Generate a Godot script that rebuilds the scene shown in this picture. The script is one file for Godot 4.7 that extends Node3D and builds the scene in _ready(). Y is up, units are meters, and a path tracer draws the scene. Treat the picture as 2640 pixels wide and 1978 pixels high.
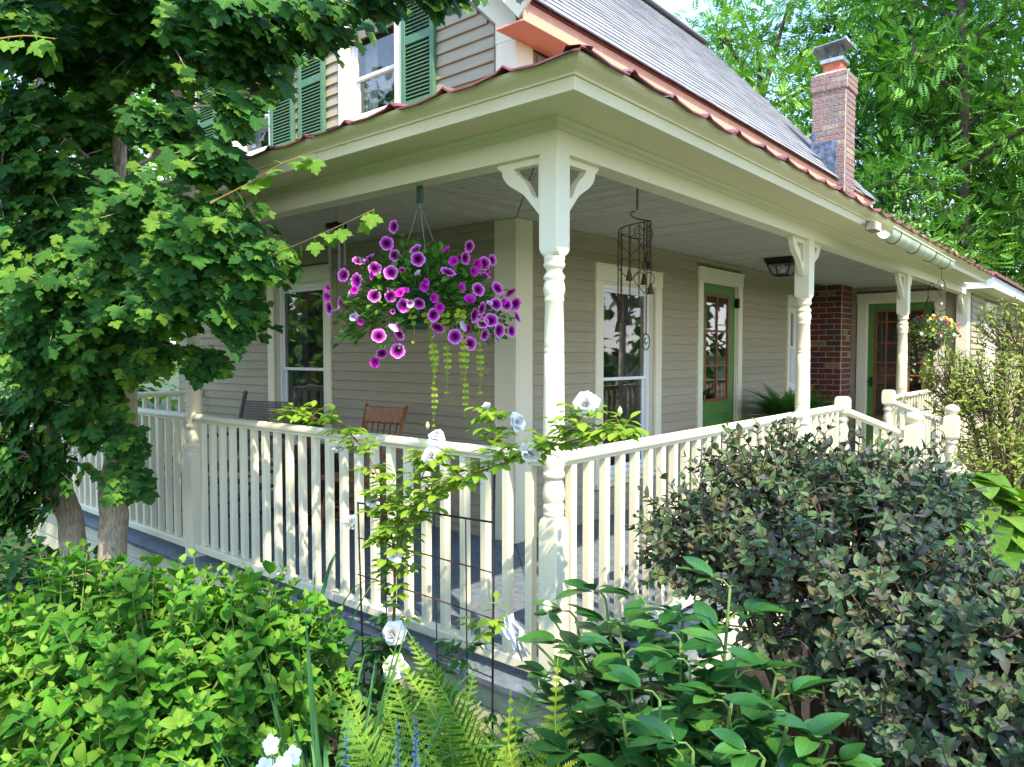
extends Node3D
# A farmhouse with a wrap-around porch in a cottage garden.
# Metres, y up. Deck top is y = 0, the corner post's outer corner is the origin;
# the right porch runs along -z, the left porch along -x.

const CAM := Vector3(1.666, 1.317, 2.2165)
const XW := -1.581          # face of the right-hand house wall
const ZW := -1.640          # face of the left-hand house wall
const GROUND := -0.42
const CEIL := 2.243
var rng := RandomNumberGenerator.new()
var M := {}
var taken := {}
var boxes := {}
var cam_node: Camera3D

# ---------------------------------------------------------------- helpers
func lin(r: float, g: float, b: float) -> Color:
	return Color(r, g, b).linear_to_srgb()

func rgb(r: int, g: int, b: int) -> Color:
	return Color(r / 255.0, g / 255.0, b / 255.0)

func noise_tex(freq: float, lo: Color, hi: Color, sd: int, size := 512, oct := 4, normal := false, bump := 4.0, mid := 0.5, stretch := false) -> NoiseTexture2D:
	var n := FastNoiseLite.new()
	n.noise_type = FastNoiseLite.TYPE_SIMPLEX_SMOOTH
	n.seed = sd
	n.frequency = freq
	n.fractal_octaves = oct
	var t := NoiseTexture2D.new()
	t.width = size
	t.height = size
	t.seamless = true
	t.noise = n
	if normal:
		t.as_normal_map = true
		t.bump_strength = bump
	else:
		var g := Gradient.new()
		g.offsets = PackedFloat32Array([0.0, mid, 1.0])
		g.colors = PackedColorArray([lo, lo.lerp(hi, 0.55), hi])
		t.color_ramp = g
	return t

# a surface with mottled colour and fine relief, projected in world space
func surf(key: String, col: Color, rough := 0.8, vary := 0.1, scale := 1.0, bump := 0.0, freq := 0.01, stretch := Vector3.ONE) -> StandardMaterial3D:
	if M.has(key):
		return M[key]
	var m := StandardMaterial3D.new()
	m.albedo_color = col
	m.roughness = rough
	m.uv1_triplanar = true
	m.uv1_world_triplanar = true
	m.uv1_scale = stretch * scale
	# textures are shared between materials of like grain
	var fk := snappedf(freq, 0.002)
	if vary > 0.0:
		var vk := maxf(0.04, snappedf(vary, 0.06))
		var d := 1.0 - vk * 2.0
		var tk := "tex_%.3f_%.2f" % [fk, vk]
		if not M.has(tk):
			M[tk] = noise_tex(fk, Color(d, d, d), Color(1, 1, 1), tk.hash() & 0xffff)
		m.albedo_texture = M[tk]
	if bump > 0.0:
		var bk := 0.5 if bump < 0.75 else (1.0 if bump < 1.5 else 2.5)
		var nk := "nrm_%.3f_%.1f" % [fk, bk]
		if not M.has(nk):
			M[nk] = noise_tex(fk * 3.0, Color.BLACK, Color.WHITE, nk.hash() & 0xffff, 512, 4, true, bk)
		m.normal_enabled = true
		m.normal_texture = M[nk]
	M[key] = m
	return m

func plain(key: String, col: Color, rough := 0.6, metal := 0.0) -> StandardMaterial3D:
	if M.has(key):
		return M[key]
	var m := StandardMaterial3D.new()
	m.albedo_color = col
	m.roughness = rough
	m.metallic = metal
	M[key] = m
	return m

# a family of tones of one material, for boards and bricks that differ a little
func tones(key: String, col: Color, n: int, spread: float, rough := 0.8, bump := 1.0, scale := 3.0, vary := 0.08, stretch := Vector3.ONE, freq := 0.012) -> Array:
	if M.has(key):
		return M[key]
	var base := surf(key + "_base", col, rough, vary, scale, bump, freq, stretch)
	var r := RandomNumberGenerator.new()
	r.seed = key.hash()
	var out := []
	for i in n:
		var m: StandardMaterial3D = base.duplicate()
		var k := 1.0 + r.randf_range(-spread, spread)
		var w := r.randf_range(-spread, spread) * 0.25
		m.albedo_color = Color(clampf(col.r * k * (1.0 + w), 0, 1), clampf(col.g * k, 0, 1), clampf(col.b * k * (1.0 - w), 0, 1))
		out.append(m)
	M[key] = out
	return out

func numbered(called: String) -> String:
	if not taken.has(called):
		taken[called] = 0
		return called
	taken[called] += 1
	return "%s_%03d" % [called, taken[called]]

func thing(called: String, label: String, category: String, at := Vector3.ZERO, turn := 0.0, group := "") -> Node3D:
	var o := Node3D.new()
	o.name = numbered(called)
	add_child(o)
	o.position = at
	o.rotation.y = turn
	o.set_meta("label", label)
	o.set_meta("category", category)
	if group != "":
		o.set_meta("group", group)
	return o

func node(parent: Node3D, called: String, at := Vector3.ZERO, rot := Vector3.ZERO) -> Node3D:
	var o := Node3D.new()
	o.name = called
	parent.add_child(o, true)
	o.position = at
	o.rotation = rot
	return o

func put(parent: Node3D, called: String, mesh: Mesh, m: Material, xf := Transform3D.IDENTITY) -> MeshInstance3D:
	var o := MeshInstance3D.new()
	o.name = called
	o.mesh = mesh
	o.material_override = m
	parent.add_child(o, true)
	o.transform = xf
	return o

func tag(o: Node, label: String, category: String, group := "") -> void:
	o.set_meta("label", label)
	o.set_meta("category", category)
	if group != "":
		o.set_meta("group", group)

func structure(o: Node) -> Node:
	o.set_meta("kind", "structure")
	return o

func begin() -> SurfaceTool:
	var st := SurfaceTool.new()
	st.begin(Mesh.PRIMITIVE_TRIANGLES)
	return st

# one triangle whose front looks along n
func tri(st: SurfaceTool, a: Vector3, b: Vector3, c: Vector3, n: Vector3) -> void:
	var f := (b - a).cross(c - a)
	st.set_normal(n)
	if f.dot(n) > 0.0:
		st.add_vertex(a); st.set_normal(n); st.add_vertex(c); st.set_normal(n); st.add_vertex(b)
	else:
		st.add_vertex(a); st.set_normal(n); st.add_vertex(b); st.set_normal(n); st.add_vertex(c)

func quad(st: SurfaceTool, a: Vector3, b: Vector3, c: Vector3, d: Vector3, n: Vector3) -> void:
	tri(st, a, b, c, n)
	tri(st, a, c, d, n)

func fquad(st: SurfaceTool, a: Vector3, b: Vector3, c: Vector3, d: Vector3, out: Vector3) -> void:
	var n := (b - a).cross(c - a)
	if n.length() < 1e-12:
		n = (c - a).cross(d - a)
	n = n.normalized()
	if n.dot(out) < 0.0:
		n = -n
	quad(st, a, b, c, d, n)

# a box with bevelled edges, centred on the origin
func bevel_box(size: Vector3, b := 0.003) -> ArrayMesh:
	var key := "%.4f_%.4f_%.4f_%.4f" % [size.x, size.y, size.z, b]
	if boxes.has(key):
		return boxes[key]
	var h := size * 0.5
	b = minf(b, minf(h.x, minf(h.y, h.z)) * 0.6)
	var st := begin()
	add_bevel_box(st, Vector3.ZERO, h, b)
	var me := st.commit()
	boxes[key] = me
	return me

func add_bevel_box(st: SurfaceTool, c: Vector3, h: Vector3, b: float) -> void:
	for ax in 3:
		var u := (ax + 1) % 3
		var v := (ax + 2) % 3
		for s in [-1.0, 1.0]:
			var n := Vector3.ZERO
			n[ax] = s
			var p := []
			for q in [[-1, -1], [1, -1], [1, 1], [-1, 1]]:
				var w := Vector3.ZERO
				w[ax] = s * h[ax]
				w[u] = q[0] * (h[u] - b)
				w[v] = q[1] * (h[v] - b)
				p.append(c + w)
			quad(st, p[0], p[1], p[2], p[3], n)
	if b <= 0.0:
		return
	for ax in 3:
		var u := (ax + 1) % 3
		var v := (ax + 2) % 3
		for su in [-1.0, 1.0]:
			for sv in [-1.0, 1.0]:
				var p := []
				for q in [[-1, 0], [1, 0], [1, 1], [-1, 1]]:
					var w := Vector3.ZERO
					w[ax] = q[0] * (h[ax] - b)
					w[u] = su * (h[u] if q[1] == 0 else h[u] - b)
					w[v] = sv * (h[v] - b if q[1] == 0 else h[v])
					p.append(c + w)
				var n := Vector3.ZERO
				n[u] = su
				n[v] = sv
				quad(st, p[0], p[1], p[2], p[3], n.normalized())
	for sx in [-1.0, 1.0]:
		for sy in [-1.0, 1.0]:
			for sz in [-1.0, 1.0]:
				var s := Vector3(sx, sy, sz)
				var a := c + Vector3(sx * h.x, sy * (h.y - b), sz * (h.z - b))
				var d := c + Vector3(sx * (h.x - b), sy * h.y, sz * (h.z - b))
				var e := c + Vector3(sx * (h.x - b), sy * (h.y - b), sz * h.z)
				tri(st, a, d, e, s.normalized())

func box(parent: Node3D, called: String, mn: Vector3, mx: Vector3, m: Material, b := 0.003) -> MeshInstance3D:
	return put(parent, called, bevel_box(mx - mn, b), m, Transform3D(Basis.IDENTITY, (mn + mx) * 0.5))

# a bar from a to b with the given width (sideways) and height
func bar(parent: Node3D, called: String, a: Vector3, b: Vector3, w: float, h: float, m: Material, bev := 0.003, up := Vector3.UP) -> MeshInstance3D:
	var d := b - a
	var z := d.normalized()
	var x := up.cross(z).normalized()
	var y := z.cross(x)
	return put(parent, called, bevel_box(Vector3(w, h, d.length()), bev), m, Transform3D(Basis(x, y, z), (a + b) * 0.5))

# turned shape: profile points are (radius, height)
func lathe(profile: Array, seg := 20) -> ArrayMesh:
	var st := begin()
	st.set_smooth_group(0)
	for i in profile.size() - 1:
		var p: Vector2 = profile[i]
		var q: Vector2 = profile[i + 1]
		var sharp := absf((q - p).angle())
		st.set_smooth_group(0)
		for k in seg:
			var a0 := TAU * k / seg
			var a1 := TAU * (k + 1) / seg
			var v00 := Vector3(cos(a0) * p.x, p.y, sin(a0) * p.x)
			var v01 := Vector3(cos(a1) * p.x, p.y, sin(a1) * p.x)
			var v10 := Vector3(cos(a0) * q.x, q.y, sin(a0) * q.x)
			var v11 := Vector3(cos(a1) * q.x, q.y, sin(a1) * q.x)
			if p.x > 1e-5:
				st.add_vertex(v00); st.add_vertex(v01); st.add_vertex(v11)
			if q.x > 1e-5:
				st.add_vertex(v00); st.add_vertex(v11); st.add_vertex(v10)
	st.generate_normals(false)
	return st.commit()

# a tube through points with a radius for each
func add_tube(st: SurfaceTool, pts: Array, rad: Array, seg := 8, cap := true, rough := 0.0) -> void:
	var rings := []
	var ref := Vector3(0.31, 0.2, 0.93).normalized()
	for i in pts.size():
		var t: Vector3
		if i == 0:
			t = pts[1] - pts[0]
		elif i == pts.size() - 1:
			t = pts[i] - pts[i - 1]
		else:
			t = pts[i + 1] - pts[i - 1]
		t = t.normalized()
		if absf(t.dot(ref)) > 0.96:
			ref = Vector3(0.9, 0.1, -0.3).normalized()
		var x := t.cross(ref).normalized()
		var y := x.cross(t).normalized()
		ref = y
		var ring := []
		for k in seg:
			var a := TAU * k / seg
			var r: float = rad[i]
			if rough > 0.0:
				r *= 1.0 + rng.randf_range(-rough, rough)
			ring.append(pts[i] + (x * cos(a) + y * sin(a)) * r)
		rings.append(ring)
	for i in rings.size() - 1:
		for k in seg:
			var a: Vector3 = rings[i][k]
			var b: Vector3 = rings[i][(k + 1) % seg]
			var c: Vector3 = rings[i + 1][(k + 1) % seg]
			var d: Vector3 = rings[i + 1][k]
			var ctr: Vector3 = (pts[i] + pts[i + 1]) * 0.5
			var f := (b - a).cross(c - a)
			if f.dot((a + c) * 0.5 - ctr) > 0.0:
				st.add_vertex(a); st.add_vertex(c); st.add_vertex(b)
				st.add_vertex(a); st.add_vertex(d); st.add_vertex(c)
			else:
				st.add_vertex(a); st.add_vertex(b); st.add_vertex(c)
				st.add_vertex(a); st.add_vertex(c); st.add_vertex(d)
	if cap:
		for e in [0, rings.size() - 1]:
			for k in range(1, seg - 1):
				st.add_vertex(rings[e][0]); st.add_vertex(rings[e][k]); st.add_vertex(rings[e][k + 1])

func tube(pts: Array, rad: Array, seg := 8, rough := 0.0) -> ArrayMesh:
	var st := begin()
	st.set_smooth_group(0)
	add_tube(st, pts, rad, seg, true, rough)
	st.generate_normals(false)
	return st.commit()

func ring(c: Vector3, r: float, w: float, nrm: Vector3, seg := 18, squash := 1.0) -> ArrayMesh:
	var x := nrm.cross(Vector3.UP)
	if x.length() < 0.01:
		x = Vector3.RIGHT
	x = x.normalized()
	var y := x.cross(nrm).normalized()
	var pts := []
	var rad := []
	for i in seg + 1:
		var a := TAU * i / seg
		pts.append(c + x * cos(a) * r * squash + y * sin(a) * r)
		rad.append(w)
	return tube(pts, rad, 6)

# smooth curve through control points
func curve(pts: Array, per := 6) -> Array:
	var out := []
	var n := pts.size()
	for i in n - 1:
		var p0: Vector3 = pts[maxi(i - 1, 0)]
		var p1: Vector3 = pts[i]
		var p2: Vector3 = pts[i + 1]
		var p3: Vector3 = pts[mini(i + 2, n - 1)]
		for k in per:
			out.append(p1.cubic_interpolate(p2, p0, p3, float(k) / per))
	out.append(pts[n - 1])
	return out

func taper(n: int, a: float, b: float, power := 1.0) -> Array:
	var r := []
	for i in n:
		r.append(lerpf(a, b, pow(float(i) / maxf(1.0, n - 1), power)))
	return r

# ---------------------------------------------------------------- walls
# a wall slab behind its siding with real openings; a runs along the wall
func wall_slab(parent: Node3D, called: String, T: Transform3D, a0: float, a1: float, y0: float, y1: float, thick: float, holes: Array, m: Material) -> void:
	var xs := [a0, a1]
	var ys := [y0, y1]
	for h in holes:
		for v in [h[0], h[1]]:
			if v > a0 and v < a1: xs.append(v)
		for v in [h[2], h[3]]:
			if v > y0 and v < y1: ys.append(v)
	xs.sort()
	ys.sort()
	var solid := func(i: int, j: int) -> bool:
		if i < 0 or j < 0 or i >= xs.size() - 1 or j >= ys.size() - 1: return false
		if xs[i + 1] - xs[i] < 1e-4 or ys[j + 1] - ys[j] < 1e-4: return false
		var cx: float = (xs[i] + xs[i + 1]) * 0.5
		var cy: float = (ys[j] + ys[j + 1]) * 0.5
		for h in holes:
			if cx > h[0] and cx < h[1] and cy > h[2] and cy < h[3]: return false
		return true
	var st := begin()
	for i in xs.size() - 1:
		for j in ys.size() - 1:
			if not solid.call(i, j): continue
			var x0: float = xs[i]
			var x1: float = xs[i + 1]
			var b0: float = ys[j]
			var b1: float = ys[j + 1]
			quad(st, Vector3(x0, b0, 0), Vector3(x1, b0, 0), Vector3(x1, b1, 0), Vector3(x0, b1, 0), Vector3.BACK)
			quad(st, Vector3(x0, b0, -thick), Vector3(x1, b0, -thick), Vector3(x1, b1, -thick), Vector3(x0, b1, -thick), Vector3.FORWARD)
			if not solid.call(i - 1, j): quad(st, Vector3(x0, b0, 0), Vector3(x0, b1, 0), Vector3(x0, b1, -thick), Vector3(x0, b0, -thick), Vector3.LEFT)
			if not solid.call(i + 1, j): quad(st, Vector3(x1, b0, 0), Vector3(x1, b1, 0), Vector3(x1, b1, -thick), Vector3(x1, b0, -thick), Vector3.RIGHT)
			if not solid.call(i, j - 1): quad(st, Vector3(x0, b0, 0), Vector3(x1, b0, 0), Vector3(x1, b0, -thick), Vector3(x0, b0, -thick), Vector3.DOWN)
			if not solid.call(i, j + 1): quad(st, Vector3(x0, b1, 0), Vector3(x1, b1, 0), Vector3(x1, b1, -thick), Vector3(x0, b1, -thick), Vector3.UP)
	put(parent, called, st.commit(), m, T)

var board_mesh := {}
# one clapboard of unit length: thin at its top edge, thick at its butt
func clapboard(hh: float) -> ArrayMesh:
	if board_mesh.has(hh):
		return board_mesh[hh]
	var st := begin()
	var t := 0.003
	var b := 0.019
	var p := [Vector2(0.001, hh), Vector2(t, hh), Vector2(b, 0.004), Vector2(b - 0.003, 0.0), Vector2(0.001, 0.0)]
	for i in p.size():
		var q0: Vector2 = p[i]
		var q1: Vector2 = p[(i + 1) % p.size()]
		var d := q1 - q0
		var n := Vector3(0, d.x, -d.y)
		if n.dot(Vector3(0, (q0.y + q1.y) * 0.5 - hh * 0.5, (q0.x + q1.x) * 0.5 - 0.006)) < 0: n = -n
		quad(st, Vector3(0, q0.y, q0.x), Vector3(1, q0.y, q0.x), Vector3(1, q1.y, q1.x), Vector3(0, q1.y, q1.x), n.normalized())
	for s in [0.0, 1.0]:
		for i in range(1, 4):
			tri(st, Vector3(s, p[0].y, p[0].x), Vector3(s, p[i].y, p[i].x), Vector3(s, p[i + 1].y, p[i + 1].x), Vector3(-1 if s == 0.0 else 1, 0, 0))
	board_mesh[hh] = st.commit()
	return board_mesh[hh]

func siding(parent: Node3D, T: Transform3D, a0: float, a1: float, y0: float, y1: float, expo: float, holes: Array, mats: Array, clip = null) -> void:
	var me := clapboard(expo + 0.003)
	var y := y0
	while y < y1 - 0.01:
		var hi := minf(expo, y1 - y)
		var lo_a := a0
		var hi_a := a1
		if clip != null:
			var c: Vector2 = clip.call(y + expo * 0.5)
			lo_a = maxf(lo_a, c.x)
			hi_a = minf(hi_a, c.y)
		var segs := [[lo_a, hi_a]]
		for h in holes:
			if y + hi * 0.5 < h[2] or y + hi * 0.5 > h[3]: continue
			var nx := []
			for s in segs:
				if h[1] <= s[0] or h[0] >= s[1]:
					nx.append(s)
				else:
					if h[0] > s[0]: nx.append([s[0], h[0]])
					if h[1] < s[1]: nx.append([h[1], s[1]])
			segs = nx
		for s in segs:
			if s[1] - s[0] < 0.01: continue
			# long runs are lapped from boards about 3.6 m long
			var cuts := [s[0]]
			var c0: float = s[0]
			while s[1] - c0 > 3.9:
				c0 += rng.randf_range(2.0, 3.6)
				cuts.append(c0)
			cuts.append(s[1])
			for i in cuts.size() - 1:
				var l: float = cuts[i + 1] - cuts[i] - 0.0015
				var dy := rng.randf_range(-0.0012, 0.0012)
				var xf := Transform3D(Basis.from_scale(Vector3(l, 1, 1)), Vector3(cuts[i], y + dy, 0.0))
				put(parent, "siding_board", me, mats[rng.randi() % mats.size()], T * xf)
		y += expo

# ---------------------------------------------------------------- openings
# a double-hung window in a wall frame T; o is the opening, cas the casing width
func window(house: Node3D, called: String, T: Transform3D, a0: float, a1: float, y0: float, y1: float, meet: float, cas: float, head: float, label := "", curtain := "dark") -> Node3D:
	var w := node(house, called)
	w.transform = T * Transform3D(Basis.IDENTITY, Vector3((a0 + a1) * 0.5, y0, 0))
	if label != "":
		w.set_meta("label", label)
	var hw := (a1 - a0) * 0.5
	var H := y1 - y0
	var cream: Material = M.cream
	# casing stands proud of the siding
	box(w, "casing", Vector3(-hw - cas, -0.02, 0.002), Vector3(-hw, H - 0.001, 0.03), cream)
	box(w, "casing", Vector3(hw, -0.02, 0.002), Vector3(hw + cas, H - 0.001, 0.03), cream)
	box(w, "casing", Vector3(-hw - cas - 0.004, H, 0.002), Vector3(hw + cas + 0.004, H + head, 0.034), cream)
	box(w, "casing", Vector3(-hw - cas - 0.012, H + head + 0.0005, 0.002), Vector3(hw + cas + 0.012, H + head + 0.014, 0.045), cream)
	box(w, "sill", Vector3(-hw - cas - 0.02, -0.055, 0.002), Vector3(hw + cas + 0.02, -0.0205, 0.06), cream, 0.006)
	# jambs inside the opening
	for s in [-1, 1]:
		box(w, "jamb", Vector3(minf(s * hw, s * (hw - 0.012)), 0.012, -0.12), Vector3(maxf(s * hw, s * (hw - 0.012)), H - 0.012, 0.001), cream, 0.001)
	box(w, "jamb", Vector3(-hw, H - 0.012, -0.12), Vector3(hw, H, 0.001), cream, 0.001)
	box(w, "jamb", Vector3(-hw, -0.02, -0.12), Vector3(hw, 0.012, 0.012), cream, 0.001)
	var white: Material = M.vinyl
	var iw := hw - 0.012
	var my := meet - y0
	# outer frame
	for s in [-1, 1]:
		box(w, "frame", Vector3(minf(s * iw, s * (iw - 0.035)), 0.013, -0.075), Vector3(maxf(s * iw, s * (iw - 0.035)), H - 0.013, -0.03), white)
	box(w, "frame", Vector3(-iw, H - 0.05, -0.075), Vector3(iw, H - 0.0125, -0.028), white)
	box(w, "frame", Vector3(-iw, 0.0125, -0.075), Vector3(iw, 0.055, -0.024), white)
	var gw := iw - 0.035
	# sashes: upper in front, lower behind
	for k in 2:
		var s := node(w, "sash")
		var b0 := my - 0.012 if k == 0 else 0.055
		var b1 := H - 0.05 if k == 0 else my + 0.012
		var zf := -0.042 if k == 0 else -0.062
		var rail := 0.026
		for sd in [-1, 1]:
			box(s, "stile", Vector3(minf(sd * gw, sd * (gw - rail)), b0, zf - 0.018), Vector3(maxf(sd * gw, sd * (gw - rail)), b1, zf), white, 0.002)
		box(s, "rail", Vector3(-gw + rail, b0, zf - 0.018), Vector3(gw - rail, b0 + rail, zf), white, 0.002)
		box(s, "rail", Vector3(-gw + rail, b1 - rail, zf - 0.018), Vector3(gw - rail, b1, zf), white, 0.002)
		box(s, "pane", Vector3(-gw + rail * 0.8, b0 + rail * 0.8, zf - 0.012), Vector3(gw - rail * 0.8, b1 - rail * 0.8, zf - 0.008), M.glass, 0.0)
	# hangings inside
	if curtain == "dark":
		for s in [-1, 1]:
			var st := begin()
			add_drape(st, s * (gw + 0.08), s * gw * 0.45, -0.12, H + 0.06, -0.2, 0.02)
			st.generate_normals(false)
			put(w, "curtain", st.commit(), M.curtain)
	elif curtain == "lace":
		box(w, "blind", Vector3(-gw, H * 0.62, -0.105), Vector3(gw, H - 0.05, -0.1), M.blind, 0.0)
		box(w, "blind", Vector3(-gw, H * 0.62 - 0.02, -0.11), Vector3(gw, H * 0.62, -0.095), M.blind, 0.004)
		for s in [-1, 1]:
			var st := begin()
			add_drape(st, s * gw, s * gw * 0.42, 0.03, H * 0.62, -0.16, 0.014)
			st.generate_normals(false)
			put(w, "curtain", st.commit(), M.lace)
		var st2 := begin()
		add_drape(st2, -gw, gw, my - 0.1, my + 0.06, -0.15, 0.01)
		st2.generate_normals(false)
		put(w, "curtain", st2.commit(), M.lace)
	return w

func add_drape(st: SurfaceTool, x0: float, x1: float, y0: float, y1: float, z: float, amp: float) -> void:
	st.set_smooth_group(0)
	var n := 36
	for i in n:
		var p := []
		for k in [0, 1]:
			var f := float(i + k) / n
			var x := lerpf(x0, x1, f)
			var zz := z + amp * sin(f * 41.0) + amp * 0.5 * sin(f * 19.0 + 1.0)
			p.append(Vector3(x, y0, zz))
			p.append(Vector3(lerpf(x, x0, 0.05), y1, z + (zz - z) * 0.7))
		st.add_vertex(p[0]); st.add_vertex(p[1]); st.add_vertex(p[3])
		st.add_vertex(p[0]); st.add_vertex(p[3]); st.add_vertex(p[2])

# a louvred shutter on the wall frame T
func shutter(house: Node3D, T: Transform3D, a0: float, a1: float, y0: float, y1: float, mid: float) -> void:
	var s := node(house, "shutter")
	s.transform = T * Transform3D(Basis.IDENTITY, Vector3((a0 + a1) * 0.5, 0, 0.02))
	var hw := (a1 - a0) * 0.5
	var g: Material = M.shutter
	for d in [-1, 1]:
		box(s, "stile", Vector3(minf(d * hw, d * (hw - 0.045)), y0, 0), Vector3(maxf(d * hw, d * (hw - 0.045)), y1, 0.032), g)
	for r in [[y0, y0 + 0.06], [mid - 0.03, mid + 0.03], [y1 - 0.06, y1]]:
		box(s, "rail", Vector3(-hw + 0.0455, r[0], 0.001), Vector3(hw - 0.0455, r[1], 0.03), g)
	for span in [[y0 + 0.06, mid - 0.03], [mid + 0.03, y1 - 0.06]]:
		var y: float = span[0] + 0.012
		while y < span[1] - 0.01:
			put(s, "slat", bevel_box(Vector3(hw * 2 - 0.092, 0.034, 0.006), 0.0015), g, Transform3D(Basis(Vector3.RIGHT, -0.72), Vector3(0, y, 0.016)))
			y += 0.0285

func door(house: Node3D, called: String, T: Transform3D, a0: float, a1: float, y1: float, g: Array, hinge_side: float, label: String, storm := false) -> void:
	var d := node(house, called)
	d.transform = T * Transform3D(Basis.IDENTITY, Vector3((a0 + a1) * 0.5, 0, 0))
	d.set_meta("label", label)
	var hw := (a1 - a0) * 0.5
	var cream: Material = M.cream
	var cas: float = g[4]
	var c := (a0 + a1) * 0.5
	for s in [-1, 1]:
		box(d, "casing", Vector3(minf(s * hw, s * (hw + cas)), 0.0, 0.002), Vector3(maxf(s * hw, s * (hw + cas)), y1 - 0.001, 0.03), cream)
		box(d, "jamb", Vector3(minf(s * hw, s * (hw - 0.012)), 0.012, -0.12), Vector3(maxf(s * hw, s * (hw - 0.012)), y1 - 0.012, 0.001), cream, 0.001)
	box(d, "casing", Vector3(-hw - cas - 0.006, y1, 0.002), Vector3(hw + cas + 0.006, y1 + 0.115, 0.034), cream)
	box(d, "casing", Vector3(-hw - cas - 0.014, y1 + 0.1155, 0.002), Vector3(hw + cas + 0.014, y1 + 0.13, 0.046), cream)
	box(d, "jamb", Vector3(-hw, y1 - 0.012, -0.12), Vector3(hw, y1, 0.001), cream, 0.001)
	box(d, "threshold", Vector3(-hw, 0.0, -0.12), Vector3(hw, 0.02, 0.05), M.deck_plain, 0.004)
	var iw := hw - 0.014
	var gx0: float = g[0] - c
	var gx1: float = g[1] - c
	var gy0: float = g[2]
	var gy1: float = g[3]
	var zf := -0.012
	var zb := -0.052
	var green: Material = M.door_green
	box(d, "stile", Vector3(-iw, 0.024, zb), Vector3(gx0, y1 - 0.015, zf), green)
	box(d, "stile", Vector3(gx1, 0.024, zb), Vector3(iw, y1 - 0.015, zf), green)
	box(d, "rail", Vector3(gx0, gy1, zb), Vector3(gx1, y1 - 0.015, zf), green)
	box(d, "rail", Vector3(gx0, gy0 - 0.13, zb), Vector3(gx1, gy0, zf), green)
	box(d, "rail", Vector3(gx0, 0.024, zb), Vector3(gx1, 0.2, zf), green)
	box(d, "panel", Vector3(gx0 - 0.004, 0.198, zb + 0.01), Vector3(gx1 + 0.004, gy0 - 0.128, zf - 0.012), green, 0.002)
	box(d, "panel", Vector3(gx0 + 0.04, 0.24, zf - 0.012), Vector3(gx1 - 0.04, gy0 - 0.17, zf - 0.004), green, 0.004)
	# wooden glazing frame with two columns and three rows of panes
	var wood: Material = M.oak
	var t := 0.03
	for s in [gx0, gx1 - t]:
		box(d, "glazing_bar", Vector3(s, gy0, zf - 0.02), Vector3(s + t, gy1, zf + 0.004), wood, 0.003)
	for y in [gy0, gy1 - t]:
		box(d, "glazing_bar", Vector3(gx0 + t, y, zf - 0.02), Vector3(gx1 - t, y + t, zf + 0.003), wood, 0.003)
	var mx := (gx0 + gx1) * 0.5 if not storm else lerpf(gx0, gx1, 0.24)
	var rows := [1.198, 1.546] if not storm else [1.018, 1.193, 1.464, 1.76]
	var ys := [gy0 + t]
	for r in rows:
		box(d, "glazing_bar", Vector3(gx0 + t, r - 0.011, zf - 0.019), Vector3(gx1 - t, r + 0.011, zf + 0.001), wood, 0.003)
		ys.append(r)
	ys.append(gy1 - t)
	var cols := [gx0 + t, mx, gx1 - t] if not storm else [gx0 + t, mx, lerpf(gx0, gx1, 0.7), gx1 - t]
	for i in range(1, cols.size() - 1):
		box(d, "glazing_bar", Vector3(cols[i] - 0.011, gy0 + t, zf - 0.018), Vector3(cols[i] + 0.011, gy1 - t, zf + 0.002), wood, 0.003)
	for i in cols.size() - 1:
		for j in ys.size() - 1:
			box(d, "pane", Vector3(cols[i] + 0.002, ys[j] + 0.002, zf - 0.013), Vector3(cols[i + 1] - 0.002, ys[j + 1] - 0.002, zf - 0.009), M.glass, 0.0)
	# latch and hinges
	var kx := -iw + 0.05 if hinge_side > 0 else iw - 0.05
	var lt := node(d, "latch")
	lt.position = Vector3(kx, 0.92, zf)
	box(lt, "plate", Vector3(-0.018, -0.07, 0), Vector3(0.018, 0.07, 0.006), M.iron, 0.002)
	put(lt, "knob", lathe([Vector2(0, 0.06), Vector2(0.018, 0.056), Vector2(0.026, 0.042), Vector2(0.018, 0.03), Vector2(0.008, 0.024), Vector2(0.009, 0.0)], 12), M.iron, Transform3D(Basis(Vector3.RIGHT, PI / 2), Vector3(0, 0.015, 0)))
	put(lt, "thumb_lever", bevel_box(Vector3(0.012, 0.09, 0.012), 0.003), M.iron, Transform3D(Basis.IDENTITY, Vector3(0, -0.02, 0.02)))
	for hy in [0.25, 1.85]:
		box(d, "hinge", Vector3(hinge_side * (iw + 0.006) - 0.02, hy - 0.05, -0.008), Vector3(hinge_side * (iw + 0.006) + 0.012, hy + 0.05, 0.036), M.iron, 0.002)

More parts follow.
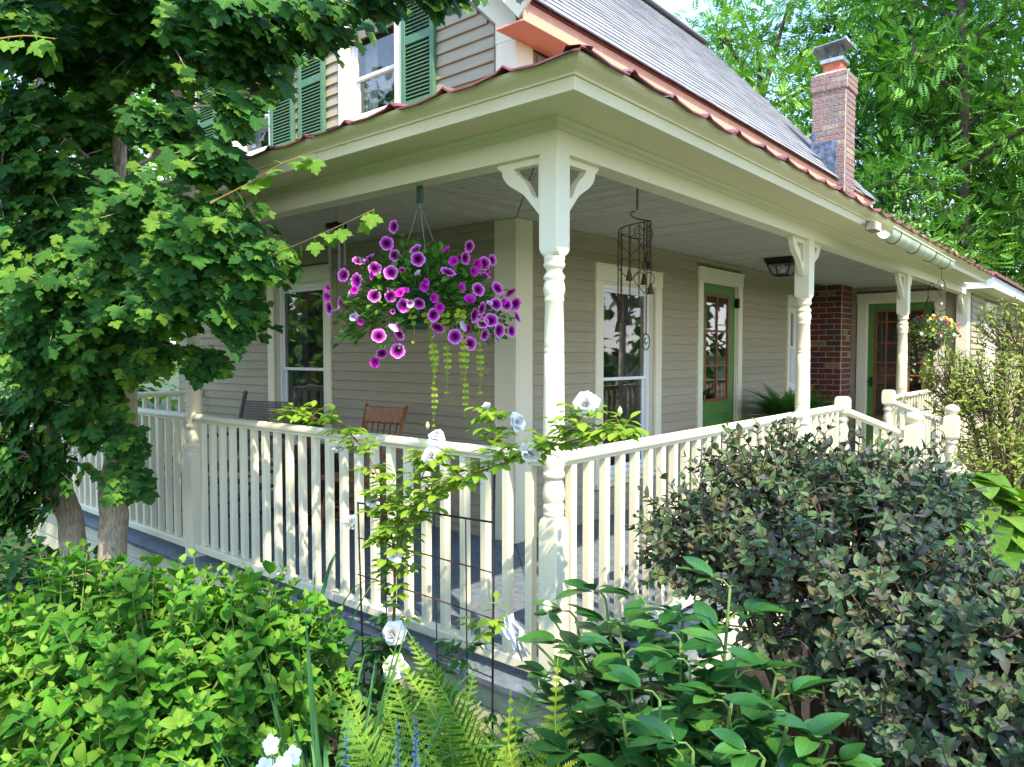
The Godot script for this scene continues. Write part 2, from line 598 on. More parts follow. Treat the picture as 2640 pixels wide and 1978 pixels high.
# ---------------------------------------------------------------- brickwork
func bricks(parent: Node3D, x0: float, x1: float, z0: float, z1: float, y0: float, courses: int, ch: float, mats: Array, shift := 0, skip = null) -> void:
	# bricks on the faces that look towards the garden (+z and +x) round a mortar core
	var bl := 0.198
	var bw := 0.094
	var bh := ch - 0.0105
	box(parent, "mortar_core", Vector3(x0 + 0.005, y0, z0 + 0.005), Vector3(x1 - 0.005, y0 + courses * ch, z1 - 0.005), M.mortar, 0.0)
	for k in courses:
		var y := y0 + (k + 0.5) * ch
		var odd := (k + shift) % 2
		for face in 2:
			var length := (x1 - x0) if face == 0 else (z1 - z0)
			var a := 0.0
			var first := true
			while a < length - 0.02:
				var l := bl
				if first and ((odd == 0) != (face == 1)):
					l = bw
				l = minf(l, length - a)
				if length - a - l < 0.03: l = length - a
				var proud := rng.randf_range(0.0, 0.0035)
				var c: Vector3
				var sz: Vector3
				if face == 0:
					# measured from the corner at x1 towards -x
					c = Vector3(x1 - a - l * 0.5, y, z1 - 0.02 + proud * 0.5)
					sz = Vector3(l - 0.0105, bh, 0.04 + proud)
					if a > 0.0 or true:
						c.x += 0.0
				else:
					c = Vector3(x1 - 0.02 + proud * 0.5, y, z1 - a - l * 0.5 - (0.041 if first else 0.0) * 0.5)
					sz = Vector3(0.04 + proud, bh, l - 0.0105 - (0.041 if first else 0.0))
				if not (skip != null and skip.call(c)):
					if sz.x > 0.01 and sz.z > 0.01:
						sz = sz.snapped(Vector3(0.0015, 0.0015, 0.0015))
						put(parent, "brick", bevel_box(sz, 0.0035), mats[rng.randi() % mats.size()], Transform3D(Basis(Vector3.UP, rng.randf_range(-0.004, 0.004)), c))
				a += l
				first = false

# ---------------------------------------------------------------- materials
func make_materials() -> void:
	surf("cream", rgb(236, 227, 198), 0.6, 0.0, 3.2, 0.6, 0.012)
	surf("cream_fascia", rgb(230, 219, 184), 0.64, 0.0, 2.2, 0.8, 0.012)
	surf("vinyl", rgb(238, 240, 240), 0.4, 0.02, 1.0)
	surf("sheath", rgb(150, 142, 122), 0.9, 0.1, 1.0)
	surf("deck_plain", rgb(120, 130, 140), 0.6, 0.12, 2.0, 0.8)
	surf("door_green", rgb(88, 134, 62), 0.5, 0.06, 1.5, 0.4)
	surf("shutter", rgb(84, 128, 92), 0.55, 0.07, 2.0, 0.4)
	surf("oak", rgb(158, 92, 48), 0.5, 0.2, 2.0, 0.8, 0.01, Vector3(6, 0.6, 6))
	surf("mortar", rgb(204, 196, 184), 0.95, 0.15, 4.0, 2.0)
	surf("iron", rgb(24, 24, 24), 0.5, 0.1, 4.0, 0.5)
	surf("drip", rgb(128, 74, 72), 0.5, 0.1, 1.0, 0.3)
	surf("curtain", rgb(92, 92, 96), 0.95, 0.1, 3.0)
	surf("blind", rgb(196, 222, 208), 0.8, 0.04, 1.0)
	var lc := surf("lace", rgb(225, 232, 222), 0.95, 0.3, 9.0, 1.5, 0.02)
	lc.backlight_enabled = true
	lc.backlight = Color(0.3, 0.3, 0.3)
	surf("room", rgb(96, 80, 62), 0.9, 0.1, 1.0)
	surf("concrete", rgb(150, 146, 134), 0.95, 0.2, 1.5, 2.0)
	surf("soffit", rgb(226, 217, 180), 0.75, 0.0, 2.0, 0.5, 0.012)
	surf("peach_bounce", rgb(226, 164, 136), 0.7, 0.04, 2.0, 0.5, 0.012)  # cream eave boards, with light bounced off the red roof painted in
	surf("steel", rgb(190, 192, 196), 0.35, 0.1, 2.0)
	M.steel.metallic = 0.7
	surf("terracotta", rgb(205, 112, 78), 0.85, 0.1, 3.0, 1.0)
	surf("flashing", rgb(132, 146, 168), 0.45, 0.25, 2.2, 1.2)
	M.flashing.metallic = 0.4
	surf("wash", rgb(205, 200, 192), 0.9, 0.1, 3.0, 1.0)
	var fk := noise_tex(0.045, Color.WHITE, Color.WHITE, 311, 1024, 3)
	var fg := Gradient.new()
	fg.offsets = PackedFloat32Array([0.0, 0.10, 0.15, 0.5, 1.0])
	fg.colors = PackedColorArray([Color(0.70, 0.64, 0.55), Color(0.82, 0.78, 0.70), Color(0.97, 0.97, 0.96), Color(1, 1, 1), Color(0.96, 0.955, 0.94)])
	fk.color_ramp = fg
	for k in ["cream", "cream_fascia", "soffit", "vinyl", "peach_bounce"]:
		M[k].albedo_texture = fk
	M.vinyl.uv1_scale = Vector3(0.7, 0.7, 0.7)
	M.cream_fascia.uv1_scale = Vector3(1.1, 1.1, 1.1)
	var g := StandardMaterial3D.new()
	g.albedo_color = Color(0.10, 0.12, 0.12, 0.12)
	g.transparency = BaseMaterial3D.TRANSPARENCY_ALPHA
	g.roughness = 0.02
	g.metallic_specular = 0.5
	M.glass = g
	tones("siding", rgb(174, 161, 134), 7, 0.04, 0.72, 0.4, 1.2, 0.04, Vector3(0.4, 8, 0.4), 0.01)
	tones("ceiling", rgb(200, 196, 182), 8, 0.045, 0.7, 0.4, 1.5, 0.04, Vector3(1, 1, 1))
	tones("deck", rgb(124, 134, 146), 7, 0.07, 0.5, 0.9, 2.0, 0.12)
	tones("metal_roof", rgb(132, 62, 54), 4, 0.08, 0.5, 0.5, 1.0, 0.1)
	tones("shingle", rgb(150, 150, 153), 8, 0.11, 0.95, 2.5, 5.0, 0.12)
	# bricks of mixed firing: red, brown, dark grey and a few buff with old mortar
	var cols := [rgb(142, 62, 46), rgb(128, 54, 42), rgb(152, 72, 54), rgb(112, 62, 50), rgb(98, 66, 58), rgb(86, 72, 66), rgb(138, 58, 44), rgb(120, 70, 56), rgb(196, 168, 120), rgb(146, 66, 48)]
	var old := []
	var chim := []
	for i in cols.size():
		var bm := surf("brick_%d" % i, cols[i].lerp(rgb(168, 112, 84), 0.25), 0.92, 0.22, 5.0, 2.5, 0.012)
		old.append(bm)
		var c2: Color = cols[i]
		chim.append(surf("chimney_brick_%d" % i, c2.lerp(rgb(206, 186, 180), 0.7), 0.94, 0.22, 5.0, 2.5, 0.012))
	M.old_bricks = old
	M.chimney_bricks = chim

# ---------------------------------------------------------------- eaves
# sweep a closed profile (outward, height) round the porch corner with a mitre
func eave(parent: Node3D, called: String, prof: Array, m: Material, xl: float, zl: float) -> void:
	var st := begin()
	var area := 0.0
	for i in prof.size():
		var p: Vector2 = prof[i]
		var q: Vector2 = prof[(i + 1) % prof.size()]
		area += p.x * q.y - q.x * p.y
	var sgn := 1.0 if area > 0 else -1.0
	for i in prof.size():
		var p: Vector2 = prof[i]
		var q: Vector2 = prof[(i + 1) % prof.size()]
		var n := Vector2(q.y - p.y, -(q.x - p.x)).normalized() * sgn
		quad(st, Vector3(xl, p.y, p.x), Vector3(p.x, p.y, p.x), Vector3(q.x, q.y, q.x), Vector3(xl, q.y, q.x), Vector3(0, n.y, n.x))
		quad(st, Vector3(p.x, p.y, p.x), Vector3(p.x, p.y, zl), Vector3(q.x, q.y, zl), Vector3(q.x, q.y, q.x), Vector3(n.x, n.y, 0))
	var pv := PackedVector2Array(prof)
	var ids := Geometry2D.triangulate_polygon(pv)
	for i in range(0, ids.size(), 3):
		var a := pv[ids[i]]
		var b := pv[ids[i + 1]]
		var c := pv[ids[i + 2]]
		tri(st, Vector3(xl, a.y, a.x), Vector3(xl, b.y, b.x), Vector3(xl, c.y, c.x), Vector3.LEFT)
		tri(st, Vector3(a.x, a.y, zl), Vector3(b.x, b.y, zl), Vector3(c.x, c.y, zl), Vector3.FORWARD)
	put(parent, called, st.commit(), m)

# a flat board from four plan corners
func plank(parent: Node3D, called: String, p: Array, top: float, thick: float, m: Material) -> void:
	var st := begin()
	var b := 0.0018
	var c: Vector2 = (p[0] + p[1] + p[2] + p[3]) * 0.25
	var up := []
	var lo := []
	var bt := []
	for v in p:
		var d: Vector2 = (c - v).normalized() * b * 1.4
		up.append(Vector3(v.x + d.x, top, v.y + d.y))
		lo.append(Vector3(v.x, top - b, v.y))
		bt.append(Vector3(v.x, top - thick, v.y))
	quad(st, up[0], up[1], up[2], up[3], Vector3.UP)
	quad(st, bt[0], bt[1], bt[2], bt[3], Vector3.DOWN)
	for i in 4:
		var j := (i + 1) % 4
		var o := Vector3((p[i] + p[j]).x * 0.5 - c.x, 0, (p[i] + p[j]).y * 0.5 - c.y)
		fquad(st, up[i], up[j], lo[j], lo[i], o + Vector3.UP * 0.01)
		fquad(st, lo[i], lo[j], bt[j], bt[i], o)
	put(parent, called, st.commit(), m)

# boards laid at right angles to the walls, mitred along the hip from the house corner
func boarding(parent: Node3D, called: String, edge: float, wid: float, top: float, thick: float, mats: Array, gap: float, z_end: float, x_end: float) -> void:
	var c0 := Vector2(XW, ZW)
	var c1 := Vector2(edge, edge)
	# right side: boards along x
	var z := edge
	while z > z_end:
		var za := z - gap
		var zb := maxf(z - wid, z_end)
		var f := func(q: float) -> float:
			return XW if q < ZW else lerpf(c0.x, c1.x, (q - c0.y) / (c1.y - c0.y)) + gap
		var jut := rng.randf_range(-0.003, 0.003)
		plank(parent, called, [Vector2(f.call(za), za), Vector2(edge + jut, za), Vector2(edge + jut, zb), Vector2(f.call(zb), zb)], top + rng.randf_range(-0.0012, 0.0012), thick, mats[rng.randi() % mats.size()])
		z -= wid
	var x := edge
	while x > x_end:
		var xa := x - gap
		var xb := maxf(x - wid, x_end)
		var f2 := func(q: float) -> float:
			return ZW if q < XW else lerpf(c0.y, c1.y, (q - c0.x) / (c1.x - c0.x)) + gap
		var jut2 := rng.randf_range(-0.003, 0.003)
		plank(parent, called, [Vector2(xa, f2.call(xa)), Vector2(xa, edge + jut2), Vector2(xb, edge + jut2), Vector2(xb, f2.call(xb))], top + rng.randf_range(-0.0012, 0.0012), thick, mats[rng.randi() % mats.size()])
		x -= wid

# ---------------------------------------------------------------- the house
func build_house() -> void:
	var h := thing("farmhouse", "two-storey farmhouse with taupe clapboards, cream trim and green shutters", "house")
	var TR := Transform3D(Basis(Vector3.UP, PI / 2), Vector3(XW, 0, 0))
	var TL := Transform3D(Basis.IDENTITY, Vector3(0, 0, ZW))
	var TE := Transform3D(Basis.IDENTITY, Vector3(0, 0, -8.9))
	var TW := Transform3D(Basis(Vector3.UP, PI / 2), Vector3(0, 0, 0))
	var sm: Array = M.siding
	# openings: along, along, low, high
	var r_holes := [[2.69, 3.52, 0.30, 1.895], [4.45, 5.285, 0.0, 2.032], [6.83, 7.2, 0.88, 1.90]]
	var l_holes := [[-4.56, -3.77, 0.52, 1.965]]
	var u_holes := [[-3.42, -2.80, 3.245, 4.42], [-5.24, -4.60, 3.245, 4.42]]
	var e_holes := [[-1.225, -0.385, 0.0, 2.028]]
	var w_holes := [[10.27, 11.0, 0.7, 1.93]]
	wall_slab(h, "sheathing", TR, -ZW + 0.1, 7.5, -0.4, 3.42, 0.12, r_holes, M.sheath)
	wall_slab(h, "sheathing", TL, -6.55, XW - 0.002, -0.4, 3.9, 0.12, l_holes + u_holes, M.sheath)
	wall_slab(h, "sheathing", TE, -2.6, -0.13, -0.4, 2.4, 0.12, e_holes, M.sheath)
	wall_slab(h, "sheathing", TW, 9.02, 15.0, -0.4, 2.3, 0.12, w_holes, M.sheath)
	var ht := 0.0
	# boards leave room for the casings
	var pad := func(list: Array, c: float, head: float, sill: float) -> Array:
		var o := []
		for q in list:
			o.append([q[0] - c, q[1] + c, q[2] - sill, q[3] + head])
		return o
	var wr := node(h, "wall")
	siding(wr, TR, -ZW + 0.165, 7.5, -0.02, CEIL - 0.03, 0.0792, pad.call([r_holes[0]], 0.11, 0.14, 0.05) + pad.call([r_holes[1]], 0.1, 0.13, 0.1) + pad.call([r_holes[2]], 0.1, 0.14, 0.05), sm)
	var wl := node(h, "wall")
	siding(wl, TL, -6.5, -1.762, -0.02, CEIL - 0.03, 0.0792, pad.call(l_holes, 0.11, 0.13, 0.05), sm)
	var wu := node(h, "gable_wall")
	var clip := func(y: float) -> Vector2:
		if y < 3.55: return Vector2(-6.4, -1.745)
		var k := (y - 3.576) / 0.96
		return Vector2(-6.4 + k, -1.744 - k)
	siding(wu, TL, -6.4, -1.745, 2.62, 5.0, 0.0905, pad.call([u_holes[0]], 0.11, 0.14, 0.05) + pad.call([u_holes[1]], 0.11, 0.14, 0.05), sm, clip)
	var we := node(h, "wall")
	siding(we, TE, -2.5, -0.13, -0.02, CEIL - 0.03, 0.0792, pad.call(e_holes, 0.135, 0.13, 0.1), sm)
	var ww := node(h, "wall")
	siding(ww, TW, 9.08, 14.9, -0.36, 2.12, 0.0792, pad.call(w_holes, 0.1, 0.13, 0.05), sm)
	# gable above the slab
	var gst := begin()
	for zz in [ZW - 0.001, ZW - 0.121]:
		tri(gst, Vector3(-1.68, 3.9, zz), Vector3(-4.07, 6.4, zz), Vector3(-6.46, 3.9, zz), Vector3(0, 0, 1 if zz > ZW - 0.05 else -1))
	put(h, "gable_sheathing", gst.commit(), M.sheath)
	# corner boards and wall heads
	box(h, "corner_board", Vector3(-1.762, 0.0, ZW + 0.001), Vector3(XW + 0.022, CEIL, ZW + 0.024), M.cream, 0.005)
	box(h, "corner_board", Vector3(XW + 0.001, 0.0, -1.80), Vector3(XW + 0.0225, CEIL, ZW + 0.0005), M.cream, 0.005)
	box(h, "corner_board", Vector3(-1.745, 2.5, ZW + 0.001), Vector3(XW + 0.022, 3.44, ZW + 0.026), M.cream, 0.004)
	box(h, "corner_board", Vector3(XW + 0.001, 2.5, -1.80), Vector3(XW + 0.0225, 3.43, ZW + 0.0005), M.cream, 0.004)
	box(h, "wall_head", Vector3(XW + 0.002, CEIL - 0.03, -7.5), Vector3(XW + 0.026, CEIL - 0.001, -1.80), sm[0], 0.004)
	box(h, "wall_head", Vector3(-6.5, CEIL - 0.03, ZW + 0.002), Vector3(-1.762, CEIL - 0.001, ZW + 0.027), sm[1], 0.004)
	box(h, "wall_head", Vector3(-2.5, CEIL - 0.03, -8.898), Vector3(-0.1, CEIL - 0.001, -8.87), sm[2], 0.004)
	# a downpipe-thin channel beside the corner board
	box(h, "channel", Vector3(-1.782, 0.0, ZW + 0.001), Vector3(-1.763, CEIL - 0.03, ZW + 0.02), sm[1], 0.002)
	box(h, "channel", Vector3(XW + 0.001, 0.0, -1.82), Vector3(XW + 0.02, CEIL - 0.03, -1.801), sm[1], 0.002)
	# windows and doors
	window(h, "window", TR, 2.69, 3.52, 0.30, 1.895, 1.108, 0.108, 0.125, "tall porch window left of the nearer green door")
	window(h, "window", TR, 6.83, 7.2, 0.88, 1.90, 1.397, 0.098, 0.12, "narrow window beside the brick pillar")
	window(h, "window", TL, -4.56, -3.77, 0.52, 1.965, 1.176, 0.108, 0.115, "tall porch window behind the petunia basket")
	window(h, "window", TL, -3.42, -2.80, 3.245, 4.42, 3.606, 0.1, 0.12, "upper window with lace curtain and half-drawn blind", "lace")
	window(h, "window", TL, -5.24, -4.60, 3.245, 4.42, 3.606, 0.1, 0.12, "upper window half hidden by maple leaves", "lace")
	window(h, "window", TW, 10.27, 11.0, 0.7, 1.93, 1.3, 0.095, 0.11, "small window in the far wing")
	for s in [[-2.695, -2.334], [-4.077, -3.70], [-4.54, -4.166], [-5.93, -5.554]]:
		shutter(h, TL, s[0], s[1], 3.18, 4.46, 3.70)
	door(h, "door", TR, 4.45, 5.285, 2.032, [4.565, 5.135, 0.83, 1.92, 0.098], 1.0, "narrow green door with six brown-barred panes")
	door(h, "door", TE, -1.225, -0.385, 2.028, [-1.13, -0.50, 0.42, 1.925, 0.125], 1.0, "far green door at the end of the porch", true)
	# rooms behind the glass
	box(h, "room_floor", Vector3(-6.45, -0.06, -8.7), Vector3(XW - 0.12, -0.03, ZW - 0.125), M.room, 0.0)
	box(h, "room_wall", Vector3(-4.9, -0.02, -8.6), Vector3(-4.8, 2.6, ZW - 0.7), M.room, 0.0)
	box(h, "room_wall", Vector3(-6.55, -0.4, -9.3), Vector3(-6.45, 3.9, ZW - 0.122), M.sheath, 0.0)
	box(h, "room_wall", Vector3(-6.45, -0.4, -9.3), Vector3(XW - 0.6, 3.9, -9.2), M.sheath, 0.0)
	box(h, "upper_floor", Vector3(-6.44, 2.62, -9.18), Vector3(XW - 0.121, 2.74, ZW - 0.123), M.room, 0.0)
	box(h, "room_wall", Vector3(-2.85, -0.02, -7.48), Vector3(XW - 0.002, 3.4, -7.38), M.sheath, 0.0)
	box(h, "room_wall", Vector3(-2.9, -0.4, -9.2), Vector3(-2.6, 2.6, -7.49), M.sheath, 0.0)
	# panelled hall seen through the nearer door, boarded room behind the far one
	for i in 9:
		box(h, "hall_board", Vector3(-3.05, 0.0, -4.1 - i * 0.2), Vector3(-3.0, 2.3, -4.1 - i * 0.2 + 0.192), M.oak, 0.005)
	box(h, "cabinet", Vector3(-2.35, 0.0, -5.0), Vector3(-1.9, 1.45, -4.55), M.oak, 0.01)
	for i in 8:
		box(h, "hall_board", Vector3(-1.5, 0.02 + i * 0.14, -9.62), Vector3(-0.15, 0.02 + i * 0.14 + 0.134, -9.58), M.oak, 0.005)
	box(h, "room_wall", Vector3(-2.6, -0.4, -11.0), Vector3(-0.14, 2.4, -10.9), M.room, 0.0)
	box(h, "room_wall", Vector3(-2.7, -0.4, -15.0), Vector3(-2.62, 2.4, -9.02), M.room, 0.0)
	box(h, "room_wall", Vector3(-2.6, -0.4, -15.0), Vector3(-0.125, 2.3, -14.9), M.sheath, 0.0)
	build_main_roof(h)
	build_chimney(h)
	build_wing_roof(h)

func build_main_roof(h: Node3D) -> void:
	var z0 := ZW + 0.215
	var zb := -9.5
	var low := Vector2(-1.322, 3.572)
	var ridge := Vector2(-4.07, 6.555)
	var dir := (ridge - low).normalized()
	var nrm := Vector2(-dir.y, dir.x)
	if nrm.y < 0: nrm = -nrm
	var slab := func(x_low: float, za: float, zz: float, side: float) -> void:
		var p0 := low + dir * ((x_low - low.x) / dir.x)
		var st := begin()
		var c := [p0, ridge, ridge - nrm * 0.06, p0 - nrm * 0.06]
		if side < 0:
			for i in 4: c[i] = Vector2(2.0 * ridge.x - c[i].x, c[i].y)
		var ctr: Vector2 = (c[0] + c[1] + c[2] + c[3]) * 0.25
		for i in 4:
			var a: Vector2 = c[i]
			var b: Vector2 = c[(i + 1) % 4]
			var o := (a + b) * 0.5 - ctr
			fquad(st, Vector3(a.x, a.y, za), Vector3(b.x, b.y, za), Vector3(b.x, b.y, zz), Vector3(a.x, a.y, zz), Vector3(o.x, o.y, 0))
		for zc in [za, zz]:
			fquad(st, Vector3(c[0].x, c[0].y, zc), Vector3(c[1].x, c[1].y, zc), Vector3(c[2].x, c[2].y, zc), Vector3(c[3].x, c[3].y, zc), Vector3(0, 0, 1 if zc == za else -1))
		put(h, "roof_deck", st.commit(), M.sheath)
	slab.call(low.x, z0, -7.8, 1.0)
	slab.call(-1.62, -7.8, -8.6, 1.0)
	slab.call(low.x, -8.6, zb, 1.0)
	slab.call(low.x, z0, zb, -1.0)
	# shingles on the visible slope: the nearest are single pieces, the rest one body
	var roof := node(h, "roof")
	var tabs := []
	var course := 0.132
	var len := low.distance_to(ridge)
	var k := 0
	while k * course < len - 0.05:
		var s := k * course
		var zz := z0 + 0.02 - (0.15 if k % 2 == 1 else 0.0) + rng.randf_range(0, 0.04)
		while zz > zb:
			var p := low + dir * (s + 0.06)
			if not (zz < -7.62 and zz > -8.75 and p.x > -1.66):
				var tilt := 0.06
				var bx := Vector3(0, 0, 1)
				var along := Vector3(dir.x, dir.y, 0)
				var nn := Vector3(nrm.x, nrm.y, 0)
				var a2 := (along - nn * tilt).normalized()
				var n2 := bx.cross(a2).normalized()
				if n2.dot(nn) < 0: n2 = -n2
				var c := Vector3(p.x, p.y, zz - 0.15) + nn * (0.0115 + rng.randf_range(0, 0.0015))
				tabs.append([c.distance_to(CAM), Transform3D(Basis(bx, n2, a2), c), rng.randi() % 8])
			zz -= 0.305
		k += 1
	tabs.sort_custom(func(a, b): return a[0] < b[0])
	var me := bevel_box(Vector3(0.299, 0.012, 0.185), 0.0015)
	for i in mini(300, tabs.size()):
		put(roof, "shingle", me, M.shingle[tabs[i][2]], tabs[i][1])
	var mm := MultiMesh.new()
	mm.transform_format = MultiMesh.TRANSFORM_3D
	mm.use_colors = true
	mm.mesh = me
	mm.instance_count = maxi(0, tabs.size() - 300)
	for i in range(300, tabs.size()):
		mm.set_instance_transform(i - 300, tabs[i][1])
		var g: float = 0.29 * (1.0 + (tabs[i][2] - 3.5) * 0.06)
		mm.set_instance_color(i - 300, Color(g, g, g * 1.04))
	var mi := MultiMeshInstance3D.new()
	mi.name = "shingles"
	mi.multimesh = mm
	var sm: StandardMaterial3D = M.shingle_base.duplicate()
	sm.albedo_color = Color.WHITE
	sm.vertex_color_use_as_albedo = true
	mi.material_override = sm
	mi.set_meta("kind", "stuff")
	roof.add_child(mi, true)
	box(roof, "ridge_cap", Vector3(-4.2, 6.545, zb), Vector3(-3.94, 6.585, z0), M.shingle[2], 0.01)
	# boxed eave: soffit, fascia and metal drip edge, interrupted by the chimney
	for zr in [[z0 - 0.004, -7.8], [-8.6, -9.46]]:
		box(h, "soffit", Vector3(XW + 0.003, 3.43, zr[1]), Vector3(-1.352, 3.445, zr[0] - 0.003), M.peach_bounce, 0.002)
		box(h, "fascia", Vector3(-1.351, 3.424, zr[1]), Vector3(-1.333, 3.548, zr[0]), M.peach_bounce, 0.002)
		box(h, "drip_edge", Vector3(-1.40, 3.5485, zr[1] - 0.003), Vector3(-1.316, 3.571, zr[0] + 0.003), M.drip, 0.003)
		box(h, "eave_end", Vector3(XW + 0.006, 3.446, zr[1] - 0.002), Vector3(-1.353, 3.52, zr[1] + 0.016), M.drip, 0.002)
	# raking frieze on the gable and the barge board
	for side in [1.0, -1.0]:
		var st := begin()
		var yl := func(x: float) -> float: return 3.576 + 0.96 * (-1.744 - x)
		var yu := func(x: float) -> float: return low.y + (ridge.y - low.y) / (ridge.x - low.x) * (x - low.x) - 0.085
		var xa := -1.745
		var xm := XW + 0.02
		var pts := [Vector2(xm, 3.44), Vector2(xm, yu.call(xm)), Vector2(-4.07, yu.call(-4.07)), Vector2(-4.07, yl.call(-4.07)), Vector2(xa, 3.577), Vector2(xa, 3.44)]
		var pv := PackedVector2Array()
		for p in pts:
			pv.append(Vector2(p.x if side > 0 else 2.0 * ridge.x - p.x, p.y))
		var ids := Geometry2D.triangulate_polygon(pv)
		for i in range(0, ids.size(), 3):
			for zc in [ZW + 0.0265, ZW + 0.002]:
				tri(st, Vector3(pv[ids[i]].x, pv[ids[i]].y, zc), Vector3(pv[ids[i + 1]].x, pv[ids[i + 1]].y, zc), Vector3(pv[ids[i + 2]].x, pv[ids[i + 2]].y, zc), Vector3(0, 0, 1 if zc > ZW + 0.01 else -1))
		for i in pv.size():
			var a := pv[i]
			var b := pv[(i + 1) % pv.size()]
			fquad(st, Vector3(a.x, a.y, ZW + 0.0265), Vector3(b.x, b.y, ZW + 0.0265), Vector3(b.x, b.y, ZW + 0.002), Vector3(a.x, a.y, ZW + 0.002), Vector3(b.y - a.y, a.x - b.x, 0))
		put(h, "frieze", st.commit(), M.cream)
	var q0 := Vector3(-1.335, 3.50, z0 - 0.013)
	var q1 := Vector3(-4.07, 6.475, z0 - 0.013)
	bar(h, "barge_board", q0, q1, 0.022, 0.135, M.cream, 0.003, Vector3(0, 1, 0))
	bar(h, "barge_board", Vector3(2 * ridge.x - q0.x, q0.y, q0.z), q1 + Vector3(0, 0, 0.001), 0.022, 0.135, M.cream, 0.003)
	# strip framing the clapboards along the rake
	bar(h, "rake_bead", Vector3(-1.745, 3.575, ZW + 0.02), Vector3(-4.07, 5.807, ZW + 0.02), 0.022, 0.016, M.sheath, 0.004)
	box(h, "rake_bead", Vector3(-1.7565, 2.6, ZW + 0.012), Vector3(-1.7455, 3.572, ZW + 0.032), M.sheath, 0.003)
	# little knee-wall window under the eave
	box(h, "vent", Vector3(XW + 0.0005, 2.9, -2.45), Vector3(XW + 0.016, 3.40, -1.86), M.sheath, 0.003)
	box(h, "vent", Vector3(XW + 0.016, 2.9, -2.42), Vector3(XW + 0.024, 3.37, -1.90), sm_first(), 0.003)
	box(h, "corner_board", Vector3(XW + 0.001, 2.5, -7.8), Vector3(XW + 0.012, 3.43, -2.46), M.cream, 0.003)

func sm_first() -> Material:
	return M.siding[0]

func build_chimney(h: Node3D) -> void:
	var p := node(h, "brick_pillar")
	p.set_meta("label", "mottled old brick chimney breast under the porch ceiling")
	bricks(p, -1.985, -1.335, -8.55, -8.1, 0.0, 30, 0.0747, M.old_bricks)
	var c := node(h, "chimney")
	c.set_meta("label", "weathered brick chimney with metal cap")
	bricks(c, -1.772, -1.335, -8.55, -8.115, 2.42, 32, 0.0757, M.chimney_bricks, 1)
	var top := 2.42 + 32 * 0.0757
	bricks(c, -1.792, -1.315, -8.57, -8.095, top, 3, 0.0745, M.chimney_bricks, 0)
	top += 3 * 0.0745
	# sloped mortar wash
	var st := begin()
	var b := [Vector3(-1.788, top, -8.1), Vector3(-1.32, top, -8.1), Vector3(-1.32, top, -8.566), Vector3(-1.788, top, -8.566)]
	var t := [Vector3(-1.68, top + 0.05, -8.2), Vector3(-1.42, top + 0.05, -8.2), Vector3(-1.42, top + 0.05, -8.46), Vector3(-1.68, top + 0.05, -8.46)]
	for i in 4:
		fquad(st, b[i], b[(i + 1) % 4], t[(i + 1) % 4], t[i], Vector3.UP)
	quad(st, t[0], t[1], t[2], t[3], Vector3.UP)
	put(c, "mortar_wash", st.commit(), M.wash)
	box(c, "flue", Vector3(-1.67, top, -8.45), Vector3(-1.43, top + 0.19, -8.21), M.terracotta, 0.012)
	box(c, "collar", Vector3(-1.70, top + 0.17, -8.48), Vector3(-1.40, top + 0.225, -8.18), M.steel, 0.006)
	# wire cage of crossed diagonals
	var cg := begin()
	cg.set_smooth_group(0)
	var y0 := top + 0.22
	var y1 := top + 0.40
	var n := 8
	var cn := [Vector3(-1.655, 0, -8.225), Vector3(-1.445, 0, -8.225), Vector3(-1.445, 0, -8.435), Vector3(-1.655, 0, -8.435)]
	for i in 4:
		var a: Vector3 = cn[i]
		var d: Vector3 = cn[(i + 1) % 4]
		for kk in range(-3, n + 1):
			for sg in [0, 1]:
				var f0 := clampf(float(kk) / n, 0, 1)
				var f1 := clampf(float(kk + 4) / n, 0, 1)
				if kk < 0 or kk + 4 > n: continue
				var pa := a.lerp(d, f0 if sg == 0 else f1)
				var pb := a.lerp(d, f1 if sg == 0 else f0)
				add_tube(cg, [Vector3(pa.x, y0, pa.z), Vector3(pb.x, y1, pb.z)], [0.0025, 0.0025], 4)
		add_tube(cg, [Vector3(a.x, y0, a.z), Vector3(a.x, y1, a.z)], [0.005, 0.005], 4)
	cg.generate_normals(false)
	put(c, "spark_guard", cg.commit(), M.steel)
	var hood := put(c, "cap_hood", bevel_box(Vector3(0.42, 0.012, 0.40), 0.003), M.steel, Transform3D(Basis(Vector3(0, 0, 1), 0.06), Vector3(-1.55, y1 + 0.008, -8.33)))
	for s in [-1, 1]:
		put(c, "cap_flange", bevel_box(Vector3(0.008, 0.075, 0.40), 0.002), M.steel, Transform3D(Basis(Vector3(0, 0, 1), s * 0.5), Vector3(-1.55 + s * 0.222, y1 - 0.026 + s * 0.012, -8.33)))
	# stepped lead flashing where the roof meets the brick
	box(c, "flashing", Vector3(-1.777, 3.3, -8.1135), Vector3(-1.44, 4.17, -8.109), M.flashing, 0.001)
	box(c, "flashing", Vector3(-1.7765, 4.171, -8.1135), Vector3(-1.725, 4.33, -8.109), M.flashing, 0.001)

